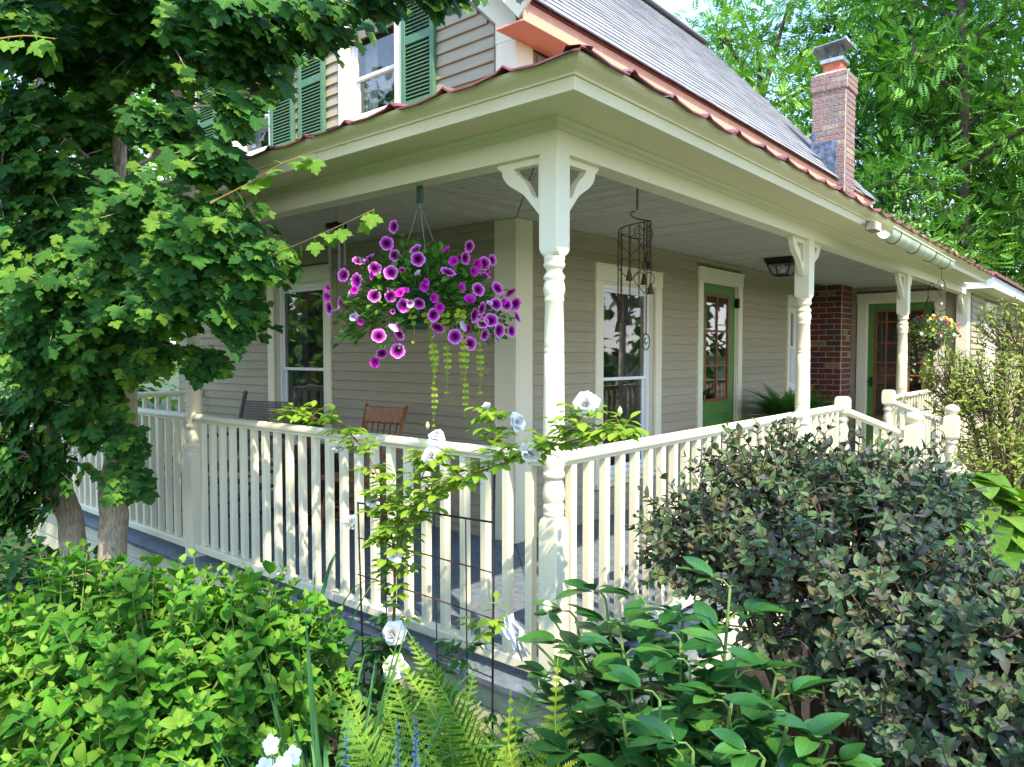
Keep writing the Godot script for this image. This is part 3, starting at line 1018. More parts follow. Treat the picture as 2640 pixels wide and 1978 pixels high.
func build_wing_roof(h: Node3D) -> void:
	# low metal roof of the far wing
	var z0 := -8.68
	var z1 := -15.2
	box(h, "soffit", Vector3(0.001, 2.15, z1), Vector3(0.27, 2.165, -9.0), M.soffit, 0.002)
	box(h, "fascia", Vector3(0.2705, 2.14, z1), Vector3(0.292, 2.29, z0), M.vinyl, 0.004)
	box(h, "fascia", Vector3(-0.1, 2.14, z0 - 0.02), Vector3(0.27, 2.29, z0 - 0.001), M.vinyl, 0.004)
	box(h, "wing_head", Vector3(0.002, 2.12, -14.9), Vector3(0.03, 2.149, -9.0), M.cream, 0.003)
	var mats: Array = M.metal_roof
	for i in 22:
		var za := z0 + 0.04 - i * 0.3
		var st := begin()
		var a := Vector3(0.34, 2.30, za)
		var b := Vector3(0.34, 2.30, za - 0.298)
		var c := Vector3(-2.6, 3.1, za - 0.298)
		var d := Vector3(-2.6, 3.1, za)
		fquad(st, a, b, c, d, Vector3.UP)
		fquad(st, a + Vector3.DOWN * 0.012, b + Vector3.DOWN * 0.012, c + Vector3.DOWN * 0.012, d + Vector3.DOWN * 0.012, Vector3.DOWN)
		fquad(st, a, b, b + Vector3.DOWN * 0.012, a + Vector3.DOWN * 0.012, Vector3.RIGHT)
		var r := Vector3(0, 0.03, 0)
		fquad(st, a, a + r + Vector3(0, 0, -0.02), d + r + Vector3(0, 0, -0.02), d, Vector3(0, 1, 1))
		fquad(st, a + Vector3(0, 0, -0.04), a + r + Vector3(0, 0, -0.02), d + r + Vector3(0, 0, -0.02), d + Vector3(0, 0, -0.04), Vector3(0, 1, -1))
		tri(st, a, a + r + Vector3(0, 0, -0.02), a + Vector3(0, 0, -0.04), Vector3.RIGHT)
		put(h, "roof_panel", st.commit(), mats[i % mats.size()])
	box(h, "wing_wall", Vector3(-2.6, 2.3, -15.0), Vector3(-0.3, 2.36, -9.02), M.sheath, 0.0)

# ---------------------------------------------------------------- the porch
# a turned post: square foot, turned shaft, square head; c is its centre line
func porch_post(p: Node3D, c: Vector2, half: float, label := "") -> void:
	var n := node(p, "post", Vector3(c.x, 0, c.y))
	if label != "":
		n.set_meta("label", label)
	var k := half / 0.043
	var cr: Material = M.cream
	square_part(n, "foot", half, 0.0, 0.684, false, true)
	square_part(n, "head", half, 1.688, 2.078, true, false)
	var prof := [Vector2(0.036, 0.66), Vector2(0.036, 0.686), Vector2(0.040, 0.690), Vector2(0.0405, 0.700), Vector2(0.038, 0.703), Vector2(0.041, 0.710), Vector2(0.042, 0.722), Vector2(0.039, 0.733), Vector2(0.0345, 0.737),
		Vector2(0.039, 0.745), Vector2(0.0435, 0.762), Vector2(0.0435, 0.778), Vector2(0.040, 0.80), Vector2(0.0345, 0.822), Vector2(0.033, 0.832),
		Vector2(0.040, 0.836), Vector2(0.0425, 0.846), Vector2(0.0415, 0.858), Vector2(0.037, 0.863), Vector2(0.041, 0.872), Vector2(0.042, 0.90), Vector2(0.042, 0.944),
		Vector2(0.0395, 0.947), Vector2(0.042, 0.951), Vector2(0.042, 0.962), Vector2(0.0395, 0.965), Vector2(0.042, 0.969), Vector2(0.042, 1.0),
		Vector2(0.0395, 1.20), Vector2(0.0385, 1.316), Vector2(0.0365, 1.319), Vector2(0.0385, 1.323), Vector2(0.0385, 1.336), Vector2(0.0365, 1.339), Vector2(0.0385, 1.343), Vector2(0.0385, 1.36),
		Vector2(0.0355, 1.516), Vector2(0.038, 1.519), Vector2(0.0385, 1.527), Vector2(0.0355, 1.534), Vector2(0.037, 1.54), Vector2(0.0415, 1.558), Vector2(0.0415, 1.572), Vector2(0.037, 1.594), Vector2(0.035, 1.598),
		Vector2(0.041, 1.604), Vector2(0.0415, 1.612), Vector2(0.037, 1.620), Vector2(0.030, 1.630), Vector2(0.032, 1.640), Vector2(0.037, 1.646), Vector2(0.041, 1.652), Vector2(0.0415, 1.662), Vector2(0.037, 1.670),
		Vector2(0.0405, 1.675), Vector2(0.0405, 1.69), Vector2(0.036, 1.71)]
	var sc := []
	for v in prof:
		sc.append(Vector2(v.x * k, v.y))
	put(n, "shaft", lathe(sc, 28), cr)

# square length of a post with its turned end cut to rounded shoulders
func square_part(n: Node3D, called: String, half: float, y0: float, y1: float, round_bottom: bool, round_top: bool) -> void:
	var st := begin()
	var b := 0.004
	var ring_at := func(h: float, bb: float, y: float) -> Array:
		return [Vector3(h - bb, y, h), Vector3(h, y, h - bb), Vector3(h, y, -h + bb), Vector3(h - bb, y, -h), Vector3(-h + bb, y, -h), Vector3(-h, y, -h + bb), Vector3(-h, y, h - bb), Vector3(-h + bb, y, h)]
	var rings := []
	if round_bottom:
		rings.append(ring_at.call(half * 0.80, half * 0.46, y0 + 0.0))
		rings.append(ring_at.call(half * 0.92, half * 0.40, y0 + 0.006))
		rings.append(ring_at.call(half * 0.985, half * 0.26, y0 + 0.016))
		rings.append(ring_at.call(half, half * 0.12, y0 + 0.028))
		rings.append(ring_at.call(half, b, y0 + 0.04))
	else:
		rings.append(ring_at.call(half, b, y0))
	if round_top:
		rings.append(ring_at.call(half, b, y1 - 0.04))
		rings.append(ring_at.call(half, half * 0.12, y1 - 0.028))
		rings.append(ring_at.call(half * 0.985, half * 0.26, y1 - 0.016))
		rings.append(ring_at.call(half * 0.92, half * 0.40, y1 - 0.006))
		rings.append(ring_at.call(half * 0.80, half * 0.46, y1))
	else:
		rings.append(ring_at.call(half, b, y1))
	for i in rings.size() - 1:
		for k in 8:
			var j := (k + 1) % 8
			var a: Vector3 = rings[i][k]
			var c: Vector3 = rings[i + 1][j]
			fquad(st, a, rings[i][j], c, rings[i + 1][k], Vector3(a.x + c.x, 0.0, a.z + c.z))
	for e in [0, rings.size() - 1]:
		for k in range(1, 7):
			tri(st, rings[e][0], rings[e][k], rings[e][k + 1], Vector3.DOWN if e == 0 else Vector3.UP)
	put(n, called, st.commit(), M.cream)

# sawn bracket between post and beam; d is the direction along the beam
func bracket(p: Node3D, at: Vector3, d: Vector3, L := 0.235, H := 0.235) -> void:
	var st := begin()
	var side := d.cross(Vector3.UP).normalized()
	var th := 0.017
	var loops := [
		[Vector2(0, 0), Vector2(L - 0.004, 0), Vector2(L, -0.012), Vector2(L - 0.012, -0.018), Vector2(L - 0.014, -0.026), Vector2(L - 0.026, -0.028), Vector2(0, -0.028)],
		[Vector2(0, -0.028), Vector2(0.022, -0.028), Vector2(0.022, -H + 0.075), Vector2(0.0, -H + 0.05)]]
	var outer := curve([Vector3(L - 0.026, -0.028, 0), Vector3(L - 0.032, -0.055, 0), Vector3(L * 0.72, -0.092, 0), Vector3(L * 0.42, -0.135, 0), Vector3(L * 0.22, -0.185, 0), Vector3(0.018, -H + 0.012, 0), Vector3(0.012, -H, 0)], 3)
	var inner := curve([Vector3(L * 0.62, -0.028, 0), Vector3(L * 0.56, -0.05, 0), Vector3(L * 0.38, -0.085, 0), Vector3(0.05, -0.148, 0), Vector3(0.022, -H + 0.075, 0), Vector3(0.01, -H + 0.05, 0), Vector3(0.0, -H + 0.0, 0)], 3)
	for i in outer.size() - 1:
		loops.append([Vector2(outer[i].x, outer[i].y), Vector2(outer[i + 1].x, outer[i + 1].y), Vector2(inner[i + 1].x, inner[i + 1].y), Vector2(inner[i].x, inner[i].y)])
	var w3 := func(v: Vector2, s: float) -> Vector3:
		return at + d * v.x + Vector3.UP * v.y + side * s
	for li in loops.size():
		var lp: Array = loops[li]
		for i in range(1, lp.size() - 1):
			tri(st, w3.call(lp[0], th), w3.call(lp[i], th), w3.call(lp[i + 1], th), side)
			tri(st, w3.call(lp[0], -th), w3.call(lp[i], -th), w3.call(lp[i + 1], -th), -side)
		var ctr := Vector2.ZERO
		for v in lp: ctr += v
		ctr /= lp.size()
		for i in lp.size():
			if li >= 2 and (i % 2) == 1: continue
			var a: Vector2 = lp[i]
			var b: Vector2 = lp[(i + 1) % lp.size()]
			var o2 := (a + b) * 0.5 - ctr
			fquad(st, w3.call(a, th), w3.call(b, th), w3.call(b, -th), w3.call(a, -th), d * o2.x + Vector3.UP * o2.y)
	put(p, "bracket", st.commit(), M.cream)

# moulded hand rail swept from a to b
func hand_rail(p: Node3D, a: Vector3, b: Vector3) -> void:
	var d := (b - a).normalized()
	var s := d.cross(Vector3.UP).normalized()
	var u := s.cross(d).normalized()
	var prof := [Vector2(-0.02, -0.052), Vector2(0.02, -0.052), Vector2(0.02, -0.040), Vector2(0.031, -0.036), Vector2(0.035, -0.028), Vector2(0.035, -0.016), Vector2(0.030, -0.007), Vector2(0.020, -0.002), Vector2(0.0, 0.0), Vector2(-0.020, -0.002), Vector2(-0.030, -0.007), Vector2(-0.035, -0.016), Vector2(-0.035, -0.028), Vector2(-0.031, -0.036), Vector2(-0.02, -0.040)]
	var st := begin()
	for i in prof.size():
		var q0: Vector2 = prof[i]
		var q1: Vector2 = prof[(i + 1) % prof.size()]
		var o := s * (q0.x + q1.x) * 0.5 + u * ((q0.y + q1.y) * 0.5 + 0.024)
		fquad(st, a + s * q0.x + u * q0.y, b + s * q0.x + u * q0.y, b + s * q1.x + u * q1.y, a + s * q1.x + u * q1.y, o)
	for e in [a, b]:
		for i in range(1, prof.size() - 1):
			tri(st, e + s * prof[0].x + u * prof[0].y, e + s * prof[i].x + u * prof[i].y, e + s * prof[i + 1].x + u * prof[i + 1].y, -d if e == a else d)
	put(p, "top_rail", st.commit(), M.cream)

func railing(p: Node3D, a: Vector3, b: Vector3, label: String, step := 0.122, start := 0.06, top := 0.93) -> void:
	var r := node(p, "railing")
	r.set_meta("label", label)
	var d := (b - a).normalized()
	hand_rail(r, a + Vector3.UP * top, b + Vector3.UP * top)
	bar(r, "bottom_rail", a + Vector3.UP * 0.066, b + Vector3.UP * 0.066, 0.062, 0.048, M.cream, 0.006)
	var L := a.distance_to(b)
	var x := start
	var me := bevel_box(Vector3(0.036, top - 0.052 - 0.0895, 0.036), 0.003)
	var bas := Basis.looking_at(d, Vector3.UP)
	while x < L - 0.03:
		var jig := Basis(Vector3.UP, rng.randf_range(-0.03, 0.03))
		put(r, "baluster", me, M.cream, Transform3D(bas * jig, a + d * x + Vector3.UP * (0.0895 + (top - 0.052 - 0.0895) * 0.5)))
		x += step

func newel(p: Node3D, at: Vector3, top: float, ball: bool, base: float, label: String) -> void:
	var n := node(p, "newel", Vector3(at.x, 0, at.z))
	n.set_meta("label", label)
	var h := 0.05 if not ball else 0.058
	if not ball:
		square_part(n, "foot", h, base, 0.62, false, true)
		square_part(n, "head", h, top - 0.14, top, true, true)
		put(n, "turning", lathe([Vector2(0.04, 0.6), Vector2(0.04, 0.635), Vector2(0.046, 0.65), Vector2(0.036, 0.665), Vector2(0.04, 0.70), Vector2(0.047, 0.73), Vector2(0.036, 0.77), Vector2(0.034, 0.79), Vector2(0.045, 0.80), Vector2(0.045, 0.815), Vector2(0.036, 0.83), Vector2(0.04, top - 0.12)], 24), M.cream)
	else:
		square_part(n, "foot", h, base, 0.30, false, true)
		square_part(n, "head", h, top - 0.30, top - 0.095, true, true)
		put(n, "turning", lathe([Vector2(0.045, 0.28), Vector2(0.045, 0.32), Vector2(0.054, 0.335), Vector2(0.042, 0.35), Vector2(0.046, 0.40), Vector2(0.054, 0.45), Vector2(0.042, 0.51), Vector2(0.04, 0.53), Vector2(0.053, 0.54), Vector2(0.053, 0.555), Vector2(0.043, 0.57), Vector2(0.046, top - 0.28)], 24), M.cream)
		put(n, "finial", lathe([Vector2(0.04, top - 0.11), Vector2(0.04, top - 0.075), Vector2(0.054, top - 0.065), Vector2(0.062, top - 0.045), Vector2(0.062, top - 0.035), Vector2(0.05, top - 0.02), Vector2(0.025, top - 0.004), Vector2(0.0, top)], 24), M.cream)

func build_porch() -> void:
	var p := thing("porch", "wrap-around wooden porch with turned cream posts and red metal roof", "porch")
	# deck
	var deck := node(p, "deck")
	boarding(deck, "deck_board", 0.07, 0.085, 0.0, 0.026, M.deck, 0.0022, -8.88, -6.1)
	var under := begin()
	quad(under, Vector3(-6.08, -0.03, 0.05), Vector3(0.05, -0.03, 0.05), Vector3(0.05, -0.03, ZW), Vector3(-6.08, -0.03, ZW), Vector3.UP)
	quad(under, Vector3(XW, -0.0305, 0.049), Vector3(0.049, -0.0305, 0.049), Vector3(0.049, -0.0305, -8.88), Vector3(XW, -0.0305, -8.88), Vector3.UP)
	put(p, "joists", under.commit(), M.sheath)
	# skirt boards below the deck edge
	for k in 3:
		var y1 := -0.029 - k * 0.115
		var y0 := maxf(y1 - 0.108, GROUND - 0.02)
		var inset := 0.035 - k * 0.004
		box(p, "skirt_board", Vector3(-6.08, y0, inset - 0.02), Vector3(inset, y1, inset), M.cream, 0.004)
		box(p, "skirt_board", Vector3(inset - 0.02, y0, -8.88), Vector3(inset, y1, inset - 0.0205), M.cream, 0.004)
	box(p, "footing", Vector3(-6.0, GROUND - 0.1, -0.1), Vector3(0.0, -0.03, -0.02), M.concrete, 0.0)
	box(p, "footing", Vector3(-0.1, GROUND - 0.1, -8.85), Vector3(-0.02, -0.03, -0.105), M.concrete, 0.0)
	# ceiling
	var ceil := node(p, "ceiling")
	boarding(ceil, "ceiling_board", -0.10, 0.0545, CEIL + 0.012, 0.012, M.ceiling, 0.0042, -8.88, -6.1)
	var cb := begin()
	quad(cb, Vector3(-6.08, CEIL + 0.013, -0.1), Vector3(-0.1, CEIL + 0.013, -0.1), Vector3(-0.1, CEIL + 0.013, ZW), Vector3(-6.08, CEIL + 0.013, ZW), Vector3.DOWN)
	quad(cb, Vector3(XW, CEIL + 0.0135, -0.1), Vector3(-0.1, CEIL + 0.0135, -0.1), Vector3(-0.1, CEIL + 0.0135, -8.88), Vector3(XW, CEIL + 0.0135, -8.88), Vector3.DOWN)
	put(p, "ceiling_backing", cb.commit(), M.sheath)
	# beam, soffit, fascia and crown
	eave(p, "beam", [Vector2(-0.098, 2.078), Vector2(-0.002, 2.078), Vector2(-0.002, 2.205), Vector2(-0.098, 2.30)], M.cream, -6.05, -8.86)
	eave(p, "cove_moulding", [Vector2(-0.001, 2.158), Vector2(0.006, 2.160), Vector2(0.012, 2.170), Vector2(0.016, 2.182), Vector2(0.026, 2.191), Vector2(0.028, 2.199), Vector2(-0.001, 2.199)], M.cream, -6.05, -8.62)
	eave(p, "soffit", [Vector2(-0.0, 2.200), Vector2(0.25, 2.180), Vector2(0.25, 2.192), Vector2(-0.0, 2.212)], M.soffit, -6.35, -8.31)
	eave(p, "fascia", [Vector2(0.2505, 2.166), Vector2(0.2705, 2.166), Vector2(0.2705, 2.21), Vector2(0.2505, 2.21)], M.cream_fascia, -6.35, -8.312)
	eave(p, "crown_moulding", [Vector2(0.2505, 2.2105), Vector2(0.279, 2.2105), Vector2(0.281, 2.217), Vector2(0.289, 2.222), Vector2(0.300, 2.226), Vector2(0.316, 2.232), Vector2(0.330, 2.241), Vector2(0.335, 2.249), Vector2(0.335, 2.254), Vector2(0.2505, 2.254)], M.cream_fascia, -6.352, -8.315)
	build_porch_roof(p)
	# posts
	porch_post(p, Vector2(-0.045, -0.045), 0.0435, "corner post of the porch")
	porch_post(p, Vector2(-2.98, -0.055), 0.050)
	porch_post(p, Vector2(-5.98, -0.055), 0.050)
	porch_post(p, Vector2(-0.055, -2.86), 0.050)
	porch_post(p, Vector2(-0.055, -5.64), 0.050)
	box(p, "pilaster", Vector3(-0.13, 0.0, -9.02), Vector3(0.004, 2.19, -8.83), M.cream, 0.005)
	bracket(p, Vector3(-0.0885, 2.078, -0.045), Vector3.LEFT)
	bracket(p, Vector3(-0.045, 2.078, -0.0885), Vector3.FORWARD)
	for x in [-2.98, -5.98]:
		bracket(p, Vector3(x - 0.05, 2.078, -0.055), Vector3.LEFT)
		bracket(p, Vector3(x + 0.05, 2.078, -0.055), Vector3.RIGHT)
	for z in [-2.86, -5.64]:
		bracket(p, Vector3(-0.055, 2.078, z - 0.05), Vector3.FORWARD)
		bracket(p, Vector3(-0.055, 2.078, z + 0.05), Vector3.BACK)
	bracket(p, Vector3(-0.055, 2.078, -8.829), Vector3.BACK)
	# railings
	railing(p, Vector3(-0.085, 0, -0.045), Vector3(-2.93, 0, -0.05), "left railing between the corner post and the middle post", 0.1222, 0.075)
	railing(p, Vector3(-3.03, 0, -0.05), Vector3(-5.93, 0, -0.05), "left railing behind the maple stems", 0.1222, 0.07)
	railing(p, Vector3(-5.98, 0, -0.1), Vector3(-5.98, 0, ZW + 0.03), "short railing closing the left end of the porch")
	railing(p, Vector3(-0.045, 0, -0.085), Vector3(-0.05, 0, -2.81), "right railing beside the corner post", 0.1222, 0.075)
	railing(p, Vector3(-0.05, 0, -2.91), Vector3(-0.05, 0, -3.70), "short railing before the steps", 0.1222, 0.06)
	railing(p, Vector3(-0.05, 0, -5.19), Vector3(-0.05, 0, -5.59), "short railing after the steps", 0.1222, 0.06)
	railing(p, Vector3(-0.05, 0, -5.69), Vector3(-0.05, 0, -8.83), "far railing under the flower basket", 0.1222, 0.06)
	newel(p, Vector3(-0.05, 0, -3.75), 0.985, false, 0.0, "square-headed newel at the near side of the steps")
	newel(p, Vector3(-0.05, 0, -5.14), 0.985, false, 0.0, "square-headed newel at the far side of the steps")
	newel(p, Vector3(0.45, 0, -3.75), 0.895, true, GROUND - 0.02, "ball-topped newel at the foot of the near handrail")
	newel(p, Vector3(0.46, 0, -5.12), 0.875, true, GROUND - 0.02, "ball-topped newel at the foot of the far handrail")
	for z in [-3.75, -5.13]:
		var r := node(p, "stair_railing")
		hand_rail(r, Vector3(-0.002, 0.895, z), Vector3(0.395, 0.745, z))
		bar(r, "bottom_rail", Vector3(0.0, 0.06, z), Vector3(0.395, -0.10, z), 0.05, 0.045, M.cream, 0.005)
		for i in 3:
			var x := 0.07 + i * 0.125
			box(r, "baluster", Vector3(x - 0.018, 0.09 - 0.4 * x - 0.03, z - 0.018), Vector3(x + 0.018, 0.885 - 0.378 * x - 0.045, z + 0.018), M.cream, 0.003)
	# steps
	for i in 2:
		var y := -0.145 * (i + 1)
		box(p, "step", Vector3(0.075 + i * 0.25, y - 0.03, -5.1), Vector3(0.075 + (i + 1) * 0.25 + 0.02, y, -3.79), M.deck_plain, 0.006)
		box(p, "riser", Vector3(0.07 + (i + 1) * 0.25 - 0.01, GROUND, -5.08), Vector3(0.07 + (i + 1) * 0.25, y - 0.031, -3.81), M.cream, 0.003)

func build_porch_roof(p: Node3D) -> void:
	var roof := node(p, "porch_roof")
	var mats: Array = M.metal_roof
	var e := 0.358
	var y0 := 2.256
	var rise := 0.17          # per metre of run
	var D := 1.93             # run to the wall
	for side in 2:
		var total := 8.74 if side == 0 else 6.75
		var a := 0.0
		var i := 0
		while a < total:
			var w := 0.285
			var b := minf(a + w, total)
			var st := begin()
			var d0 := rng.randf_range(-0.010, 0.003)
			var d1 := rng.randf_range(-0.010, 0.003)
			var f := func(al: float, run: float, up: float) -> Vector3:
				var y := y0 + run * rise + up
				if side == 0: return Vector3(e - run, y, e - al)
				return Vector3(e - al, y, e - run)
			var out := Vector3.UP
			var rr := minf(a, D)
			var rm := minf(a + 0.03, D)
			var re := minf(a + 0.06, D)
			var rb := minf(b, D)
			# raised rib, then the flat pan with a dip
			var n := 3
			var al := [a, a + 0.03, a + 0.06, lerpf(a + 0.06, b, 0.5), b]
			var up := [d0, (0.020 if a > 0.1 else 0.004) + d0, 0.004 + d0, -0.006 + (d0 + d1) * 0.5, d1]
			for k in 4:
				var r0 := minf(al[k], D)
				var r1 := minf(al[k + 1], D)
				fquad(st, f.call(al[k], 0.0, up[k]), f.call(al[k + 1], 0.0, up[k + 1]), f.call(al[k + 1], r1, 0.3 * up[k + 1]), f.call(al[k], r0, 0.3 * up[k]), out)
				fquad(st, f.call(al[k], 0.0, up[k] - 0.004), f.call(al[k + 1], 0.0, up[k + 1] - 0.004), f.call(al[k + 1], r1, 0.3 * up[k + 1] - 0.004), f.call(al[k], r0, 0.3 * up[k] - 0.004), Vector3.DOWN)
				fquad(st, f.call(al[k], 0.0, up[k]), f.call(al[k + 1], 0.0, up[k + 1]), f.call(al[k + 1], -0.002, up[k + 1] - 0.007), f.call(al[k], -0.002, up[k] - 0.007), Vector3(1, 0, 0) if side == 0 else Vector3(0, 0, 1))
			put(roof, "roof_panel", st.commit(), mats[(i * 7 + side) % mats.size()])
			a += w
			i += 1
	# cap over the hip
	var hp := begin()
	var h0 := Vector3(e - 0.012, y0 + 0.008, e - 0.012)
	var h1 := Vector3(e - D, y0 + D * rise + 0.012, e - D)
	for s in [1.0, -1.0]:
		var o := Vector3(0.03 * s, -0.006, -0.03 * s)
		fquad(hp, h0, h1, h1 + o, h0 + o, Vector3.UP)
		fquad(hp, h0 + Vector3.DOWN * 0.004, h1 + Vector3.DOWN * 0.004, h1 + o + Vector3.DOWN * 0.004, h0 + o + Vector3.DOWN * 0.004, Vector3.DOWN)
	put(roof, "hip_cap", hp.commit(), mats[0])

# ---------------------------------------------------------------- leaves
var leaf_tex := {}

func noise2(sd: int, f: float) -> FastNoiseLite:
	var n := FastNoiseLite.new()
	n.seed = sd
	n.frequency = f
	return n

func stroke(img: Image, a: Vector2, b: Vector2, w: float, v: float) -> void:
	var n := int(a.distance_to(b)) + 1
	for i in n + 1:
		var p := a.lerp(b, float(i) / n)
		for dx in range(-2, 3):
			for dy in range(-2, 3):
				var q := Vector2i(int(p.x) + dx, int(p.y) + dy)
				if q.x < 0 or q.y < 0 or q.x >= img.get_width() or q.y >= img.get_height(): continue
				var d := Vector2(q).distance_to(p)
				if d < w:
					var k := 1.0 - d / w
					var c := img.get_pixelv(q)
					img.set_pixelv(q, c.lerp(Color(v, v, v * 0.92), k))

# the vein pattern printed on a leaf blade; u across, v from base to tip
func vein_tex(kind: String) -> ImageTexture:
	if leaf_tex.has(kind):
		return leaf_tex[kind]
	var N := 160
	var img := Image.create(N, N, false, Image.FORMAT_RGB8)
	var nz := noise2(kind.hash() & 0xff, 0.05)
	for y in N:
		for x in N:
			var g := 0.80 + nz.get_noise_2d(x, y) * 0.07
			img.set_pixel(x, y, Color(g, g, g))
	var s := float(N)
	if kind == "pinnate":
		for i in 7:
			var v := 0.1 + i * 0.115
			for sg in [-1.0, 1.0]:
				var pts := []
				for k in 7:
					var f := k / 6.0
					pts.append(Vector2(0.5 + sg * 0.46 * f, v + 0.17 * f - 0.05 * f * f + 0.06 * f * f * f) * s)
				for k in 6:
					stroke(img, pts[k], pts[k + 1], 1.6, 0.93)
		stroke(img, Vector2(0.5, 0) * s, Vector2(0.5, 1) * s, 2.6, 1.0)
	elif kind == "palmate":
		# matches the outline of the maple leaf, whose base is at v = 0.12
		var o := Vector2(0.5, 0.14)
		for t in [Vector2(0.5, 0.97), Vector2(0.93, 0.52), Vector2(0.07, 0.52), Vector2(0.75, 0.1), Vector2(0.25, 0.1)]:
			stroke(img, o * s, t * s, 2.2, 1.0)
			for k in 4:
				var f := 0.3 + 0.17 * k
				var b := o.lerp(t, f)
				var d = (t - o).normalized()
				var pl = (t - o).length() * (1.0 - f) * 0.55
				for sg in [-1.0, 1.0]:
					stroke(img, b * s, (b + d.rotated(sg * 0.75) * pl) * s, 1.4, 0.92)
	# a few brown specks and nibbled spots
	var r2 := RandomNumberGenerator.new()
	r2.seed = 9
	for i in 7:
		var c := Vector2(r2.randf_range(0.25, 0.75), r2.randf_range(0.2, 0.8)) * s
		var rad := r2.randf_range(0.8, 2.6)
		for y in range(int(c.y) - 4, int(c.y) + 5):
			for x in range(int(c.x) - 4, int(c.x) + 5):
				if Vector2(x, y).distance_to(c) < rad: img.set_pixel(x, y, Color(0.78, 0.52, 0.4))
	leaf_tex[kind] = ImageTexture.create_from_image(img)
	return leaf_tex[kind]

func leaf_mat(key: String, col: Color, rough := 0.5, back := 0.5, kind := "") -> StandardMaterial3D:
	if M.has(key):
		return M[key]
	var m := StandardMaterial3D.new()
	m.albedo_color = col.linear_to_srgb()
	m.vertex_color_use_as_albedo = true
	m.roughness = rough
	m.metallic_specular = 0.22
	m.cull_mode = BaseMaterial3D.CULL_DISABLED
	if back > 0.0:
		m.backlight_enabled = true
		m.backlight = Color(0.85, 1.0, 0.35) * back
	if kind != "":
		m.albedo_texture = vein_tex(kind)
	M[key] = m
	return m

# blade with length 1 along +y, normal +z; shape(t) gives the half width
func blade(W: float, fold: float, curl: float, seg := 6, a := 0.8, b := 0.9, wave := 0.0) -> ArrayMesh:
	var st := begin()
	st.set_smooth_group(0)
	var cols := [-1.0, -0.5, 0.0, 0.5, 1.0]
	var P := func(i: int, c: float) -> Vector3:
		var t := float(i) / seg
		var hw := W * pow(maxf(0.0, sin(PI * pow(t, a))), b)
		if i == 0: hw = W * 0.05
		if i == seg: hw = 0.0
		var x := c * hw
		return Vector3(x, t, fold * absf(x) - curl * t * t + curl * 0.25 * t + wave * sin(t * 9.0 + c * 2.0) * absf(c))
	for i in seg:
		for k in 4:
			var q := [P.call(i, cols[k]), P.call(i, cols[k + 1]), P.call(i + 1, cols[k + 1]), P.call(i + 1, cols[k])]
			var uv := [Vector2(cols[k], i), Vector2(cols[k + 1], i), Vector2(cols[k + 1], i + 1), Vector2(cols[k], i + 1)]
			for id in ([0, 3, 2, 0, 2, 1] if i < seg - 1 else [0, 3, 1]):
				st.set_color(Color.WHITE)
				st.set_uv(Vector2(uv[id].x * 0.5 + 0.5, uv[id].y / seg))
				st.add_vertex(q[id])
	st.generate_normals(false)
	return st.commit()

# five-lobed maple leaf, about 1 long, petiole at the origin
func maple_leaf(droop: float, cup: float, stalk := 0.5) -> ArrayMesh:
	var half := [Vector2(0.0, 0.04), Vector2(0.10, -0.07), Vector2(0.25, -0.10), Vector2(0.36, -0.05), Vector2(0.33, 0.05), Vector2(0.47, 0.10), Vector2(0.60, 0.20), Vector2(0.585, 0.30), Vector2(0.70, 0.45), Vector2(0.53, 0.46), Vector2(0.45, 0.54), Vector2(0.29, 0.47), Vector2(0.30, 0.63), Vector2(0.335, 0.73), Vector2(0.19, 0.79), Vector2(0.11, 0.90), Vector2(0.0, 1.0)]
	var st := begin()
	st.set_smooth_group(0)
	var f := func(v: Vector2) -> Vector3:
		return Vector3(v.x, v.y, cup * absf(v.x) - droop * (v.y * v.y * 0.6 + v.x * v.x * 0.5))
	for s in [-1.0, 1.0]:
		for i in half.size() - 1:
			var ctr := Vector2(0, 0.10) if i < 5 else (Vector2(0.0, 0.22) if i < 10 else Vector2(0, 0.42))
			var tri_list := [[ctr, half[i], half[i + 1]]]
			if i == 5: tri_list.append([Vector2(0, 0.10), half[5], Vector2(0, 0.22)])
			if i == 10: tri_list.append([Vector2(0, 0.22), half[10], Vector2(0, 0.42)])
			for t in tri_list:
				var p := []
				for v in t:
					p.append(Vector2(v.x * s, v.y))
				var order := [0, 1, 2] if s < 0 else [0, 2, 1]
				for id in order:
					st.set_color(Color.WHITE)
					st.set_uv(Vector2(p[id].x * 0.62 + 0.5, (p[id].y + 0.16) * 0.86))
					st.add_vertex(f.call(p[id]))
	# petiole
	st.set_smooth_group(1)
	for s in [[-0.012, 0.012]]:
		var a := Vector3(s[0], 0.05, 0)
		var b := Vector3(s[1], 0.05, 0)
		var c := Vector3(s[1] * 0.8, -stalk, 0.16 * stalk)
		var d := Vector3(s[0] * 0.8, -stalk, 0.16 * stalk)
		for v in [a, b, c, a, c, d]:
			st.set_color(Color(1.0, 0.9, 0.6))
			st.set_uv(Vector2(0.5, 0.3))
			st.add_vertex(v)
	st.generate_normals(false)
	return st.commit()

